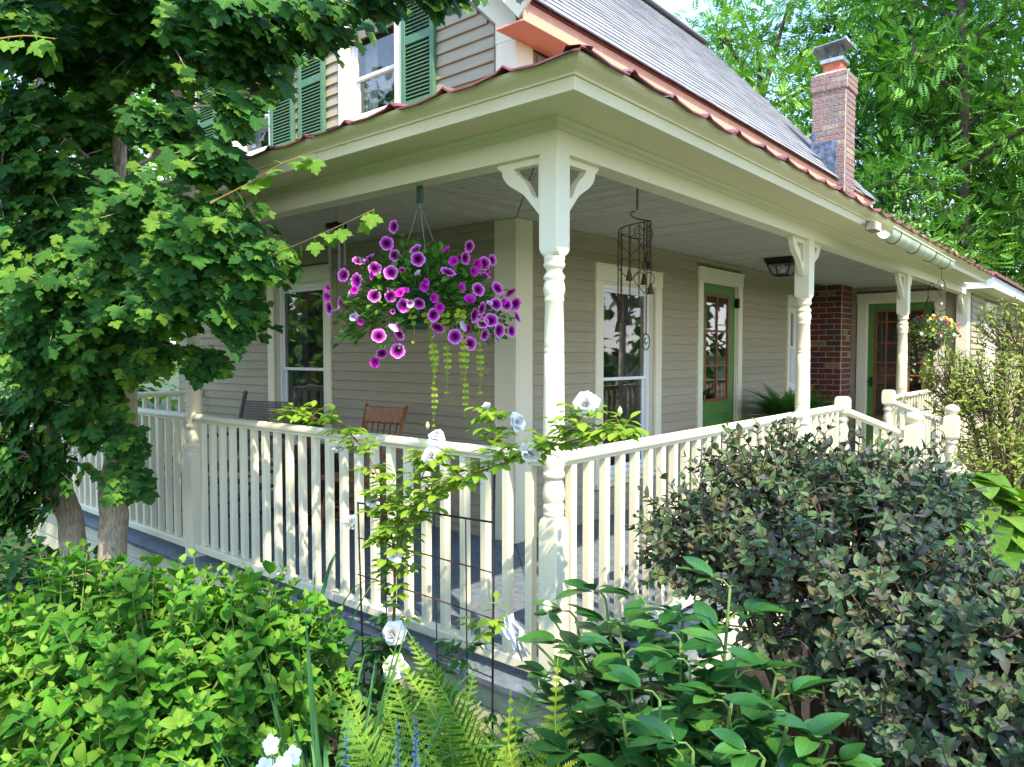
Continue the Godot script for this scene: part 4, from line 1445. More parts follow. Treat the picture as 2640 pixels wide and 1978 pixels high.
# feather-shaped compound leaf of many leaflets, 1 long
func pinnate_leaf(pairs: int, ll: float, lw: float, droop: float) -> ArrayMesh:
	var st := begin()
	st.set_smooth_group(-1)
	for i in pairs + 1:
		var t := 0.12 + 0.88 * i / pairs
		var base := Vector3(0, t, -droop * t * t)
		var sc := sin(PI * clampf(0.18 + t * 0.72, 0, 1))
		for s in ([-1.0, 1.0] if i < pairs else [0.0]):
			var d := Vector3(s, 0.35 + (0.9 if s == 0.0 else 0.0), -0.25 * absf(s)).normalized() * ll * sc
			var w := Vector3(-d.y, d.x, 0).normalized() * lw * sc
			var m := base + d * 0.5
			var tip := base + d + Vector3(0, 0, -0.05 * ll)
			for v in [base, m + w, tip, base, tip, m - w]:
				st.set_color(Color.WHITE)
				st.set_uv(Vector2(0.5, 0.5))
				st.add_vertex(v)
	st.generate_normals(false)
	return st.commit()

func leaf_basis(tip: Vector3, nrm: Vector3, size: float) -> Basis:
	var y := tip.normalized()
	var x := y.cross(nrm)
	if x.length() < 0.01:
		x = y.cross(Vector3(0.3, 0.1, 0.9))
	x = x.normalized()
	var z := x.cross(y).normalized()
	return Basis(x * size, y * size, z * size)

func rdir() -> Vector3:
	var v := Vector3(rng.randf_range(-1, 1), rng.randf_range(-1, 1), rng.randf_range(-1, 1))
	while v.length() > 1.0 or v.length() < 0.05:
		v = Vector3(rng.randf_range(-1, 1), rng.randf_range(-1, 1), rng.randf_range(-1, 1))
	return v.normalized()

# leaves of one plant: those that show largest become single pieces, the others one body
# list entries: [Transform3D, mesh index, tone index, size]
func foliage(parent: Node3D, called: String, meshes: Array, cols: Array, list: Array, singles: int, rough: float, back: float, kind := "") -> void:
	var inv := Transform3D(Basis.from_euler(Vector3(deg_to_rad(-2.33), deg_to_rad(40.4), 0)), CAM).affine_inverse()
	if singles > 0:
		for e in list:
			var p: Vector3 = inv * (e[0] as Transform3D).origin
			var d := -p.z
			var s := 0.0
			if d > 0.1 and absf(p.x / d) < 0.70 and absf(p.y / d) < 0.53:
				s = e[3] / d
			e.append(s)
		list.sort_custom(func(a, b): return a[4] > b[4])
	var mats := []
	for i in cols.size():
		mats.append(leaf_mat("%s_%s_%d" % [parent.name, called, i], cols[i], rough, back, kind))
	var n := mini(singles, list.size())
	for i in n:
		var xf: Transform3D = list[i][0]
		xf.origin -= parent.position
		put(parent, called, meshes[list[i][1]], mats[list[i][2]], xf)
	if n >= list.size():
		return
	var avg := Color(0, 0, 0)
	for c in cols: avg += c
	avg = Color(avg.r / cols.size(), avg.g / cols.size(), avg.b / cols.size())
	for mi in meshes.size():
		var sub := []
		for i in range(n, list.size()):
			if list[i][1] == mi: sub.append(list[i])
		if sub.is_empty(): continue
		var mm := MultiMesh.new()
		mm.transform_format = MultiMesh.TRANSFORM_3D
		mm.use_colors = true
		mm.mesh = meshes[mi]
		mm.instance_count = sub.size()
		for i in sub.size():
			mm.set_instance_transform(i, sub[i][0])
			mm.set_instance_color(i, cols[sub[i][2]])
		var inst := MultiMeshInstance3D.new()
		inst.name = "foliage"
		inst.multimesh = mm
		var m := leaf_mat("%s_%s_rest" % [parent.name, called], Color.WHITE, rough, 0.0, kind)
		if back > 0.0:
			m.backlight_enabled = true
			m.backlight = Color(0.85, 1.0, 0.35) * back
		inst.material_override = m
		inst.set_meta("kind", "stuff")
		parent.add_child(inst, true)
		inst.position = -parent.position

func greens(list: Array) -> Array:
	var o := []
	for c in list:
		o.append(Color(c[0], c[1], c[2]))
	return o

# ---------------------------------------------------------------- maple
const SUN := Vector3(1.0, 1.45, 0.45)

func build_maple() -> void:
	var t := thing("maple_tree", "two-stemmed maple with broad lobed leaves before the left railing", "tree", Vector3(-3.25, GROUND, 0.46))
	var o := t.position
	var bark := surf("bark", rgb(226, 206, 176), 0.95, 0.24, 2.6, 3.0, 0.02, Vector3(2.4, 0.45, 2.4))
	var stems := [
		[[Vector3(-3.34, -0.5, 0.52), Vector3(-3.35, -0.26, 0.52), Vector3(-3.36, -0.07, 0.52), Vector3(-3.44, 0.37, 0.56), Vector3(-3.53, 0.86, 0.62), Vector3(-3.53, 1.35, 0.65), Vector3(-3.47, 2.06, 0.63), Vector3(-3.37, 2.86, 0.64), Vector3(-3.26, 3.53, 0.64), Vector3(-3.12, 4.23, 0.61)], 0.112, 0.03],
		[[Vector3(-3.13, -0.5, 0.42), Vector3(-3.14, -0.05, 0.40), Vector3(-3.15, 0.38, 0.39), Vector3(-3.03, 0.87, 0.36), Vector3(-2.97, 1.23, 0.38)], 0.1, 0.088],
		[[Vector3(-2.97, 1.16, 0.38), Vector3(-2.89, 1.46, 0.43), Vector3(-2.78, 1.75, 0.47), Vector3(-2.69, 2.10, 0.5), Vector3(-2.61, 2.43, 0.52), Vector3(-2.52, 2.72, 0.52), Vector3(-2.46, 3.20, 0.52), Vector3(-2.40, 3.86, 0.55)], 0.062, 0.025],
		[[Vector3(-2.97, 1.16, 0.38), Vector3(-3.02, 1.53, 0.46), Vector3(-3.11, 1.85, 0.56), Vector3(-3.03, 2.03, 0.56), Vector3(-2.88, 2.46, 0.54), Vector3(-2.75, 2.73, 0.53), Vector3(-2.62, 3.12, 0.51), Vector3(-2.49, 3.82, 0.49)], 0.06, 0.022]]
	var n0 := noise2(4, 0.9)
	var on_stem := []
	for s in stems:
		var c := curve(s[0], 7)
		var loc := []
		for q in c:
			if q.y > 0.35: on_stem.append(q)
			loc.append(q - o + Vector3(n0.get_noise_1d(q.y * 3.0), 0, n0.get_noise_1d(q.y * 3.0 + 50.0)) * 0.02)
		put(t, "trunk", tube(loc, taper(loc.size(), s[1] * 0.86, s[2] * 0.86), 16, 0.05), bark)
	# boughs: centre, radii, leaves
	var boughs := [
		[Vector3(-2.63, 2.93, 0.80), Vector3(0.66, 0.38, 0.60), 520],
		[Vector3(-2.02, 2.88, 0.54), Vector3(0.48, 0.32, 0.43), 400],
		[Vector3(-1.42, 2.70, 0.43), Vector3(0.33, 0.17, 0.30), 200],
		[Vector3(-1.13, 2.76, 0.32), Vector3(0.25, 0.12, 0.23), 100],
		[Vector3(-0.83, 2.81, 0.19), Vector3(0.21, 0.07, 0.19), 50],
		[Vector3(-0.60, 2.82, 0.03), Vector3(0.17, 0.04, 0.17), 26],
		[Vector3(-2.81, 2.23, 0.85), Vector3(0.48, 0.31, 0.43), 250],
		[Vector3(-1.95, 1.97, 0.66), Vector3(0.39, 0.22, 0.35), 300],
		[Vector3(-1.60, 1.86, 0.50), Vector3(0.31, 0.20, 0.28), 240],
		[Vector3(-1.34, 1.77, 0.41), Vector3(0.16, 0.15, 0.14), 80],
		[Vector3(-2.58, 1.62, 0.82), Vector3(0.50, 0.30, 0.45), 380],
		[Vector3(-1.94, 1.61, 0.54), Vector3(0.34, 0.21, 0.31), 250],
		[Vector3(-1.61, 1.51, 0.40), Vector3(0.20, 0.13, 0.18), 110],
		[Vector3(-3.15, 1.03, 0.81), Vector3(0.40, 0.20, 0.36), 170],
		[Vector3(-2.65, 1.34, 0.50), Vector3(0.30, 0.17, 0.27), 130],
		[Vector3(-3.40, 0.55, 0.79), Vector3(0.35, 0.23, 0.31), 120],
		[Vector3(-2.82, 0.59, 0.42), Vector3(0.20, 0.13, 0.18), 70],
		[Vector3(-1.50, 2.19, 0.56), Vector3(0.24, 0.10, 0.16), 100],
		[Vector3(-1.33, 2.38, 0.55), Vector3(0.15, 0.10, 0.12), 50],
		[Vector3(-2.80, 2.58, 0.62), Vector3(0.56, 0.17, 0.45), 190],
		[Vector3(-2.02, 1.28, 0.36), Vector3(0.12, 0.10, 0.11), 36],
		[Vector3(-2.70, 2.46, 1.01), Vector3(0.33, 0.29, 0.30), 200],
		[Vector3(-2.69, 1.85, 1.03), Vector3(0.33, 0.25, 0.30), 220],
		[Vector3(-2.71, 2.06, 0.64), Vector3(0.42, 0.23, 0.34), 220],
		[Vector3(-2.90, 1.17, 0.59), Vector3(0.29, 0.18, 0.26), 120],
		[Vector3(-1.82, 2.40, 0.66), Vector3(0.28, 0.15, 0.22), 120],
		[Vector3(-2.98, 1.28, 0.78), Vector3(0.33, 0.20, 0.29), 140],
		[Vector3(-3.23, 0.79, 0.89), Vector3(0.24, 0.20, 0.22), 100],
		[Vector3(-2.13, 2.81, 1.16), Vector3(0.34, 0.20, 0.31), 160],
		[Vector3(-1.88, 2.96, 0.81), Vector3(0.44, 0.12, 0.39), 200],
		[Vector3(-1.33, 2.78, 0.62), Vector3(0.28, 0.10, 0.25), 120],
		[Vector3(-2.78, 1.34, 0.91), Vector3(0.35, 0.23, 0.32), 230],
		[Vector3(-2.90, 0.94, 0.60), Vector3(0.24, 0.18, 0.22), 130],
		[Vector3(-3.10, 0.72, 0.81), Vector3(0.33, 0.20, 0.30), 170],
		[Vector3(-3.31, 0.37, 0.87), Vector3(0.27, 0.18, 0.25), 120],
		[Vector3(-2.42, 1.34, 0.48), Vector3(0.19, 0.15, 0.17), 100],
		[Vector3(-2.78, 0.82, 0.44), Vector3(0.14, 0.13, 0.13), 60],
		[Vector3(-2.42, 1.76, 0.64), Vector3(0.41, 0.25, 0.35), 260],
		[Vector3(-1.68, 1.67, 0.52), Vector3(0.22, 0.17, 0.20), 130],
		[Vector3(-2.9, 3.8, 0.6), Vector3(1.1, 0.5, 0.9), 380],
		[Vector3(-1.9, 3.7, 1.0), Vector3(0.9, 0.35, 0.8), 240]]
	var meshes := [maple_leaf(0.25, 0.12), maple_leaf(0.45, -0.05), maple_leaf(0.1, 0.25)]
	var cols := greens([[0.080, 0.250, 0.050], [0.062, 0.205, 0.046], [0.110, 0.300, 0.052], [0.052, 0.175, 0.040], [0.22, 0.43, 0.055], [0.072, 0.225, 0.066]])
	var list := []
	var twig := begin()
	twig.set_smooth_group(0)
	var sun := SUN.normalized()
	for b in boughs:
		var c: Vector3 = b[0]
		var r: Vector3 = b[1]
		var n: int = b[2]
		var nt := maxi(4, n / 4)
		var root: Vector3 = on_stem[0]
		for q in on_stem:
			if q.y < c.y + 0.05 and q.distance_to(c + Vector3.DOWN * 0.25) < root.distance_to(c + Vector3.DOWN * 0.25): root = q
		var bow := curve([root - o, root.lerp(c, 0.35) + Vector3(0, 0.10, 0.03) - o, root.lerp(c, 0.7) + Vector3(0, 0.08, -0.02) - o, c - o], 4)
		add_tube(twig, bow, taper(bow.size(), 0.014, 0.004), 5)
		for k in nt:
			var d := rdir()
			var e := c + Vector3(d.x * r.x, d.y * r.y, d.z * r.z) * pow(rng.randf(), 0.4)
			var s := c.lerp(e, 0.15)
			add_tube(twig, [s - o, s.lerp(e, 0.6) + Vector3.UP * 0.02 - o, e - o], [0.005, 0.0035, 0.0018], 4)
			for j in 10:
				var f := rng.randf_range(0.2, 1.06)
				var p := s.lerp(e, f) + rdir() * rng.randf_range(0.02, 0.07)
				var size := lerpf(0.040, 0.098, pow(rng.randf(), 1.3))
				if f > 0.97: size *= 0.7
				var outd := (p - Vector3(-3.0, p.y, 0.3)).normalized()
				var tip := (outd * 0.6 + Vector3.DOWN * rng.randf_range(0.35, 1.1) + rdir() * 0.45).normalized()
				var nn := (Vector3.UP * 0.5 + outd * 0.95 + sun * 0.3 + rdir() * 0.32).normalized()
				list.append([Transform3D(leaf_basis(tip, nn, size), p), rng.randi() % 3, (rng.randi() % 6 if rng.randf() < 0.4 else rng.randi() % 4) if f < 0.97 else 4, size])
	twig.generate_normals(false)
	put(t, "twigs", twig.commit(), bark)
	# long young shoots reaching over the porch edge
	for sh in [[Vector3(-1.40, 1.74, 0.42), Vector3(-1.14, 1.78, 0.40), Vector3(-0.93, 1.83, 0.36), Vector3(-0.70, 1.90, 0.30)], [Vector3(-1.45, 1.98, 0.6), Vector3(-1.21, 2.04, 0.55), Vector3(-1.01, 2.10, 0.51), Vector3(-0.88, 2.12, 0.46)], [Vector3(-1.55, 2.34, 1.6), Vector3(-1.38, 2.38, 1.46), Vector3(-1.25, 2.40, 1.36), Vector3(-1.17, 2.39, 1.29)]]:
		var loc := []
		for q in curve(sh, 3): loc.append(q - o)
		put(t, "shoot", tube(loc, taper(loc.size(), 0.005, 0.002), 5), leaf_mat("maple_shoot", Color(0.30, 0.20, 0.07), 0.6, 0.0))
		for i in range(2, loc.size()):
			for sd in [-1, 1]:
				if rng.randf() < 0.3: continue
				var p: Vector3 = loc[i] + o
				var tip := (Vector3(sd * 0.5, -0.6, 0.5 * sd) + rdir() * 0.4).normalized()
				var sz := rng.randf_range(0.05, 0.075)
				list.append([Transform3D(leaf_basis(tip, (Vector3(0.6, 0.8, 0.6) + rdir() * 0.3).normalized(), sz), p + tip * 0.03), rng.randi() % 3, 4, 0.2])
	foliage(t, "leaf", meshes, cols, list, 300, 0.6, 0.85, "palmate")

# ---------------------------------------------------------------- shrubs
# shoots with opposite leaves spread over a set of ellipsoids
# cfg: n shoots, len shoot length, pairs, leaf min/max, lift upward habit
func build_shrub(t: Node3D, lobes: Array, cfg: Dictionary, meshes: Array, cols: Array, stem_m: Material) -> void:
	var list := []
	var o := t.position
	var st := begin()
	st.set_smooth_group(0)
	var total := 0.0
	for l in lobes: total += l[1].x * l[1].y + l[1].x * l[1].z
	for l in lobes:
		var c: Vector3 = l[0]
		var r: Vector3 = l[1]
		var n := int(cfg.n * (r.x * r.y + r.x * r.z) / total)
		for k in 5:
			var e0 := c + Vector3(rng.randf_range(-0.5, 0.5) * r.x, 0.2 * r.y, rng.randf_range(-0.5, 0.5) * r.z)
			add_tube(st, [Vector3(o.x + rng.randf_range(-0.12, 0.12), GROUND, o.z + rng.randf_range(-0.12, 0.12)) - o, (Vector3(o.x, c.y, o.z)).lerp(e0, 0.6) + Vector3.DOWN * 0.15 - o, e0 - o], [0.012, 0.009, 0.005], 5)
		for i in n:
			var d := rdir()
			if d.y < -0.55: d.y = -d.y * 0.5
			d = d.normalized()
			var depth := 1.0 - 0.42 * pow(rng.randf(), 1.6)
			var tip := c + Vector3(d.x * r.x, d.y * r.y, d.z * r.z) * (depth * rng.randf_range(0.92, 1.08))
			if tip.y < GROUND + 0.03: tip.y = GROUND + 0.03 + rng.randf() * 0.1
			if cfg.has("keep") and not cfg.keep.call(tip): continue
			var ax: Vector3 = (d + Vector3.UP * cfg.lift + rdir() * cfg.get("mess", 0.25)).normalized()
			var L: float = cfg.len * rng.randf_range(0.7, 1.3)
			var base := tip - ax * L
			add_tube(st, [base - ax * L * 0.6 - d * L * 0.6 - o, base - o, tip - o], [0.0035, 0.0028, 0.0012], 4)
			var side := ax.cross(rdir()).normalized()
			var np: int = cfg.pairs
			for j in np:
				var f := float(j) / maxf(1, np - 1)
				var p := base.lerp(tip, f)
				side = side.rotated(ax, PI * 0.5 + rng.randf_range(-0.2, 0.2))
				var open: float = lerpf(1.25, 0.55, f)
				for s in [-1.0, 1.0]:
					if rng.randf() < 0.06: continue
					var size: float = rng.randf_range(cfg.lo, cfg.hi) * (1.0 if j < np - 1 else 0.55)
					var dir: Vector3 = (side * s * sin(open) + ax * cos(open) + rdir() * 0.16 + Vector3.DOWN * cfg.get("droop", 0.1)).normalized()
					var nn: Vector3 = (ax * 0.9 + Vector3.UP * 0.5 - side * s * 0.2 + rdir() * 0.2).normalized()
					var tone := rng.randi() % cols.size()
					if cfg.has("young") and j == np - 1: tone = cfg.young
					list.append([Transform3D(leaf_basis(dir, nn, size), p), rng.randi() % meshes.size(), tone, size])
	st.generate_normals(false)
	put(t, "stems", st.commit(), stem_m)
	foliage(t, "leaf", meshes, cols, list, cfg.get("singles", 300), cfg.rough, cfg.back, cfg.get("kind", "pinnate"))

func build_shrubs() -> void:
	var brown := surf("stem_brown", rgb(104, 82, 60), 0.9, 0.2, 3.0)
	var green := leaf_mat("stem_green", Color(0.16, 0.22, 0.06), 0.6, 0.2)
	var wide := [blade(0.31, 0.25, 0.22, 6, 0.82, 0.8, 0.012), blade(0.29, 0.1, 0.35, 6, 0.8, 0.85, 0.015), blade(0.33, 0.35, 0.1, 6, 0.84, 0.8, 0.01)]
	var t := thing("leafy_shrub", "bright lime-green leafy shrub in the bottom left corner", "shrub", Vector3(-0.95, GROUND, 1.08))
	build_shrub(t, [[Vector3(-0.98, 0.10, 1.08), Vector3(0.66, 0.50, 0.52)], [Vector3(-0.72, 0.16, 0.86), Vector3(0.38, 0.40, 0.34)], [Vector3(-1.28, 0.14, 1.25), Vector3(0.5, 0.46, 0.42)], [Vector3(-0.62, -0.1, 1.35), Vector3(0.42, 0.36, 0.32)]],
		{"n": 1150, "len": 0.105, "pairs": 4, "lo": 0.044, "hi": 0.078, "lift": 0.75, "rough": 0.55, "back": 0.8, "young": 4, "droop": 0.05},
		wide, greens([[0.150, 0.440, 0.040], [0.125, 0.390, 0.036], [0.190, 0.490, 0.045], [0.100, 0.320, 0.034], [0.310, 0.560, 0.070], [0.080, 0.270, 0.034], [0.23, 0.45, 0.05]]), green)
	# tall whips standing out of the shrub
	var d := thing("purple_leaf_shrub", "dense dusky-leaved shrub before the right railing and steps", "shrub", Vector3(0.95, GROUND, -0.30))
	var small := [blade(0.30, 0.3, 0.15, 5, 0.75, 0.85), blade(0.27, 0.15, 0.3, 5, 0.72, 0.9), blade(0.33, 0.4, 0.05, 5, 0.78, 0.8)]
	build_shrub(d, [[Vector3(0.92, 0.56, -0.34), Vector3(0.50, 0.44, 0.50)], [Vector3(1.24, 0.42, -0.12), Vector3(0.36, 0.38, 0.36)], [Vector3(0.48, 0.62, -0.26), Vector3(0.30, 0.28, 0.28)], [Vector3(1.24, 0.36, -0.55), Vector3(0.40, 0.36, 0.38)], [Vector3(1.42, 0.50, -0.10), Vector3(0.30, 0.32, 0.30)], [Vector3(1.40, 0.28, 0.10), Vector3(0.30, 0.30, 0.28)], [Vector3(0.68, 0.80, -0.52), Vector3(0.38, 0.28, 0.36)], [Vector3(0.98, 0.82, -0.55), Vector3(0.34, 0.24, 0.34)]],
		{"n": 1900, "len": 0.13, "pairs": 5, "lo": 0.028, "hi": 0.052, "lift": 0.45, "rough": 0.45, "back": 0.35, "mess": 0.4, "droop": 0.12},
		small, greens([[0.150, 0.230, 0.110], [0.130, 0.195, 0.100], [0.200, 0.285, 0.105], [0.155, 0.160, 0.130], [0.115, 0.195, 0.080], [0.190, 0.215, 0.155], [0.200, 0.180, 0.090], [0.150, 0.260, 0.095], [0.165, 0.250, 0.135], [0.140, 0.132, 0.120]]), brown)
	# yellow-green shrub beside the far wing
	var a := thing("azalea_bush", "tall airy yellow-green bush against the far wing", "shrub", Vector3(0.78, GROUND, -5.6))
	build_shrub(a, [[Vector3(0.75, 0.75, -5.7), Vector3(0.55, 0.70, 0.6)], [Vector3(0.85, 1.45, -5.9), Vector3(0.38, 0.42, 0.42)], [Vector3(0.45, 1.0, -5.5), Vector3(0.38, 0.42, 0.4)], [Vector3(0.9, 0.3, -5.2), Vector3(0.5, 0.5, 0.5)]],
		{"n": 760, "len": 0.14, "pairs": 4, "lo": 0.04, "hi": 0.07, "lift": 0.9, "rough": 0.5, "back": 0.6, "singles": 200, "mess": 0.35},
		[blade(0.2, 0.2, 0.2, 5, 0.85, 0.8)], greens([[0.42, 0.52, 0.10], [0.34, 0.45, 0.08], [0.48, 0.55, 0.14], [0.24, 0.36, 0.07]]), brown)
	# broad hosta-like clump at the foot of the steps
	var h := thing("hosta_clump", "clump of broad yellow-green hosta leaves beside the steps", "plant", Vector3(1.05, GROUND, -2.5))
	var hm := [blade(0.36, 0.2, 0.45, 8, 0.62, 0.75, 0.02), blade(0.33, 0.3, 0.3, 8, 0.66, 0.75, 0.02)]
	var hl := []
	for i in 190:
		var an := rng.randf() * TAU
		var rr := pow(rng.randf(), 0.6) * 0.66
		var p := Vector3(1.05 + cos(an) * rr, GROUND + 0.42 + (0.7 - rr) * 0.85 + rng.randf() * 0.12, -2.5 + sin(an) * rr * 1.0)
		var od := Vector3(cos(an), -0.25 + rng.randf() * 0.3, sin(an))
		hl.append([Transform3D(leaf_basis(od + rdir() * 0.3, (Vector3.UP + od * 0.45 + rdir() * 0.25).normalized(), rng.randf_range(0.16, 0.27)), p - od * 0.08), i % 2, rng.randi() % 3, 0.2])
	foliage(h, "leaf", hm, greens([[0.20, 0.40, 0.05], [0.16, 0.35, 0.045], [0.25, 0.43, 0.07]]), hl, 190, 0.5, 0.8, "pinnate")
	var hs := begin()
	hs.set_smooth_group(0)
	for e in hl:
		var q: Vector3 = e[0].origin - h.position
		add_tube(hs, [Vector3(q.x * 0.25, 0, q.z * 0.25), Vector3(q.x * 0.75, q.y * 0.75, q.z * 0.75), q], [0.006, 0.005, 0.004], 4)
	hs.generate_normals(false)
	put(h, "stalks", hs.commit(), green)

# ---------------------------------------------------------------- peony
func build_peony() -> void:
	var t := thing("peony_plant", "glossy dark green peony with one white flower and a bud", "plant", Vector3(0.75, GROUND, 0.40))
	var o := t.position
	var stem := leaf_mat("peony_stem", Color(0.13, 0.22, 0.06), 0.5, 0.1)
	var meshes := [blade(0.25, 0.22, 0.16, 8, 0.78, 0.8, 0.012), blade(0.27, 0.12, 0.28, 8, 0.74, 0.8, 0.015), blade(0.23, 0.3, 0.08, 8, 0.8, 0.8, 0.01)]
	var cols := greens([[0.040, 0.160, 0.030], [0.032, 0.125, 0.026], [0.056, 0.195, 0.034], [0.090, 0.250, 0.042]])
	var list := []
	var tops := [Vector3(0.32, 0.47, 0.32), Vector3(0.42, 0.55, 0.30), Vector3(0.54, 0.55, 0.26), Vector3(0.65, 0.52, 0.23), Vector3(0.78, 0.63, 0.19), Vector3(0.40, 0.42, 0.45), Vector3(0.58, 0.45, 0.43), Vector3(0.76, 0.46, 0.40), Vector3(0.84, 0.48, 0.27), Vector3(0.96, 0.46, 0.30), Vector3(0.75, 0.42, 0.55), Vector3(0.91, 0.42, 0.48), Vector3(1.04, 0.42, 0.43), Vector3(1.13, 0.38, 0.42), Vector3(0.88, 0.36, 0.62), Vector3(1.03, 0.37, 0.56), Vector3(0.65, 0.36, 0.57), Vector3(1.16, 0.32, 0.45), Vector3(0.98, 0.30, 0.64), Vector3(0.46, 0.38, 0.40), Vector3(0.50, 0.48, 0.34), Vector3(0.70, 0.50, 0.34), Vector3(0.88, 0.40, 0.40), Vector3(0.62, 0.30, 0.50), Vector3(0.82, 0.30, 0.56), Vector3(1.08, 0.28, 0.50), Vector3(0.36, 0.30, 0.44), Vector3(0.72, 0.22, 0.62), Vector3(0.94, 0.20, 0.62), Vector3(0.54, 0.20, 0.58)]
	for tp in tops:
		var b := Vector3(lerpf(o.x, tp.x, 0.45), GROUND, lerpf(o.z, tp.z, 0.45))
		var mid: Vector3 = b.lerp(tp, 0.55) + Vector3.UP * 0.05
		var cv := curve([b - o, mid - o, tp - o], 4)
		put(t, "stem", tube(cv, taper(cv.size(), 0.0065, 0.004), 6), stem)
		for j in 7:
			var f := 0.35 + 0.65 * j / 6.0
			var p: Vector3 = b.lerp(mid, f * 2.0) if f < 0.5 else mid.lerp(tp, (f - 0.5) * 2.0)
			var an := j * 2.4 + rng.randf() * 0.6
			var od := Vector3(cos(an), 0.45 + 0.25 * f, sin(an)).normalized()
			var pl := lerpf(0.11, 0.05, f)
			var q := p + od * pl
			put(t, "petiole", tube([p - o, p.lerp(q, 0.5) + Vector3.UP * 0.01 - o, q - o], [0.0035, 0.003, 0.0025], 5), stem)
			var nl := 5 if j < 6 else 3
			for k in nl:
				var fan := (k - (nl - 1) * 0.5) * 0.62
				var dir := (od.rotated(Vector3.UP, fan) * Vector3(1, 0.25, 1) + Vector3.UP * rng.randf_range(-0.1, 0.45)).normalized()
				var size := rng.randf_range(0.09, 0.135) * (1.0 - 0.1 * absf(k - (nl - 1) * 0.5))
				list.append([Transform3D(leaf_basis(dir, (Vector3.UP + od * 0.15 + rdir() * 0.25).normalized(), size), q + dir * 0.012), rng.randi() % 3, rng.randi() % 4, size])
	foliage(t, "leaf", meshes, cols, list, 300, 0.3, 0.3, "pinnate")
	for k in M.keys():
		if str(k).begins_with("peony_plant_leaf"): M[k].metallic_specular = 0.4
	# flower leaning over the deck edge, and a bud
	var white := leaf_mat("petal_white", Color(0.80, 0.80, 0.82), 0.6, 0.0)
	white.backlight_enabled = true
	white.backlight = Color(0.35, 0.35, 0.36)
	var fs := curve([Vector3(0.36, 0.30, 0.40) - o, Vector3(0.30, 0.38, 0.44) - o, Vector3(0.235, 0.43, 0.46) - o], 4)
	put(t, "stem", tube(fs, taper(fs.size(), 0.005, 0.0035), 6), stem)
	var fl := node(t, "flower", Vector3(0.225, 0.435, 0.462) - o)
	var pm := [blade(0.42, 0.4, 0.25, 7, 1.5, 0.5, 0.05), blade(0.38, 0.3, 0.45, 7, 1.4, 0.5, 0.07)]
	var axis := Vector3(-0.55, -0.25, 0.6).normalized()
	for i in 22:
		var an := i * 2.39996
		var side := axis.cross(Vector3.UP).normalized().rotated(axis, an)
		var opn := 0.7 + 0.75 * (i / 22.0)
		var dir := (axis * cos(opn) + side * sin(opn) + Vector3.DOWN * 0.25 + rdir() * 0.12).normalized()
		put(fl, "petal", pm[i % 2], white, Transform3D(leaf_basis(dir, (axis - side * 0.3).normalized(), rng.randf_range(0.062, 0.09)), axis * 0.004))
	put(fl, "stamens", lathe([Vector2(0.0, 0.018), Vector2(0.008, 0.015), Vector2(0.010, 0.006), Vector2(0.004, 0.0)], 10), leaf_mat("stamen", Color(0.55, 0.36, 0.05), 0.7, 0.0), Transform3D(Basis(Quaternion(Vector3.UP, axis)), axis * 0.006))
	var bs := curve([Vector3(0.40, 0.32, 0.36) - o, Vector3(0.33, 0.44, 0.40) - o, Vector3(0.285, 0.505, 0.415) - o], 4)
	put(t, "stem", tube(bs, taper(bs.size(), 0.0045, 0.003), 6), stem)
	put(t, "bud", lathe([Vector2(0.0, 0.040), Vector2(0.010, 0.036), Vector2(0.0175, 0.022), Vector2(0.0165, 0.010), Vector2(0.006, 0.0), Vector2(0.0, -0.002)], 14), leaf_mat("bud", Color(0.62, 0.66, 0.42), 0.5, 0.1), Transform3D(Basis(Vector3(0, 0, 1), 0.25), Vector3(0.283, 0.503, 0.415) - o))
	for k in 3:
		put(t, "sepal", meshes[2], leaf_mat("sepal", Color(0.05, 0.15, 0.035), 0.5, 0.3), Transform3D(leaf_basis(Vector3(cos(k * 2.1), -0.4 + 0.5 * k, sin(k * 2.1)), Vector3(cos(k * 2.1 + 1.5), 0.4, sin(k * 2.1 + 1.5)), 0.055), Vector3(0.285, 0.503, 0.415) - o))

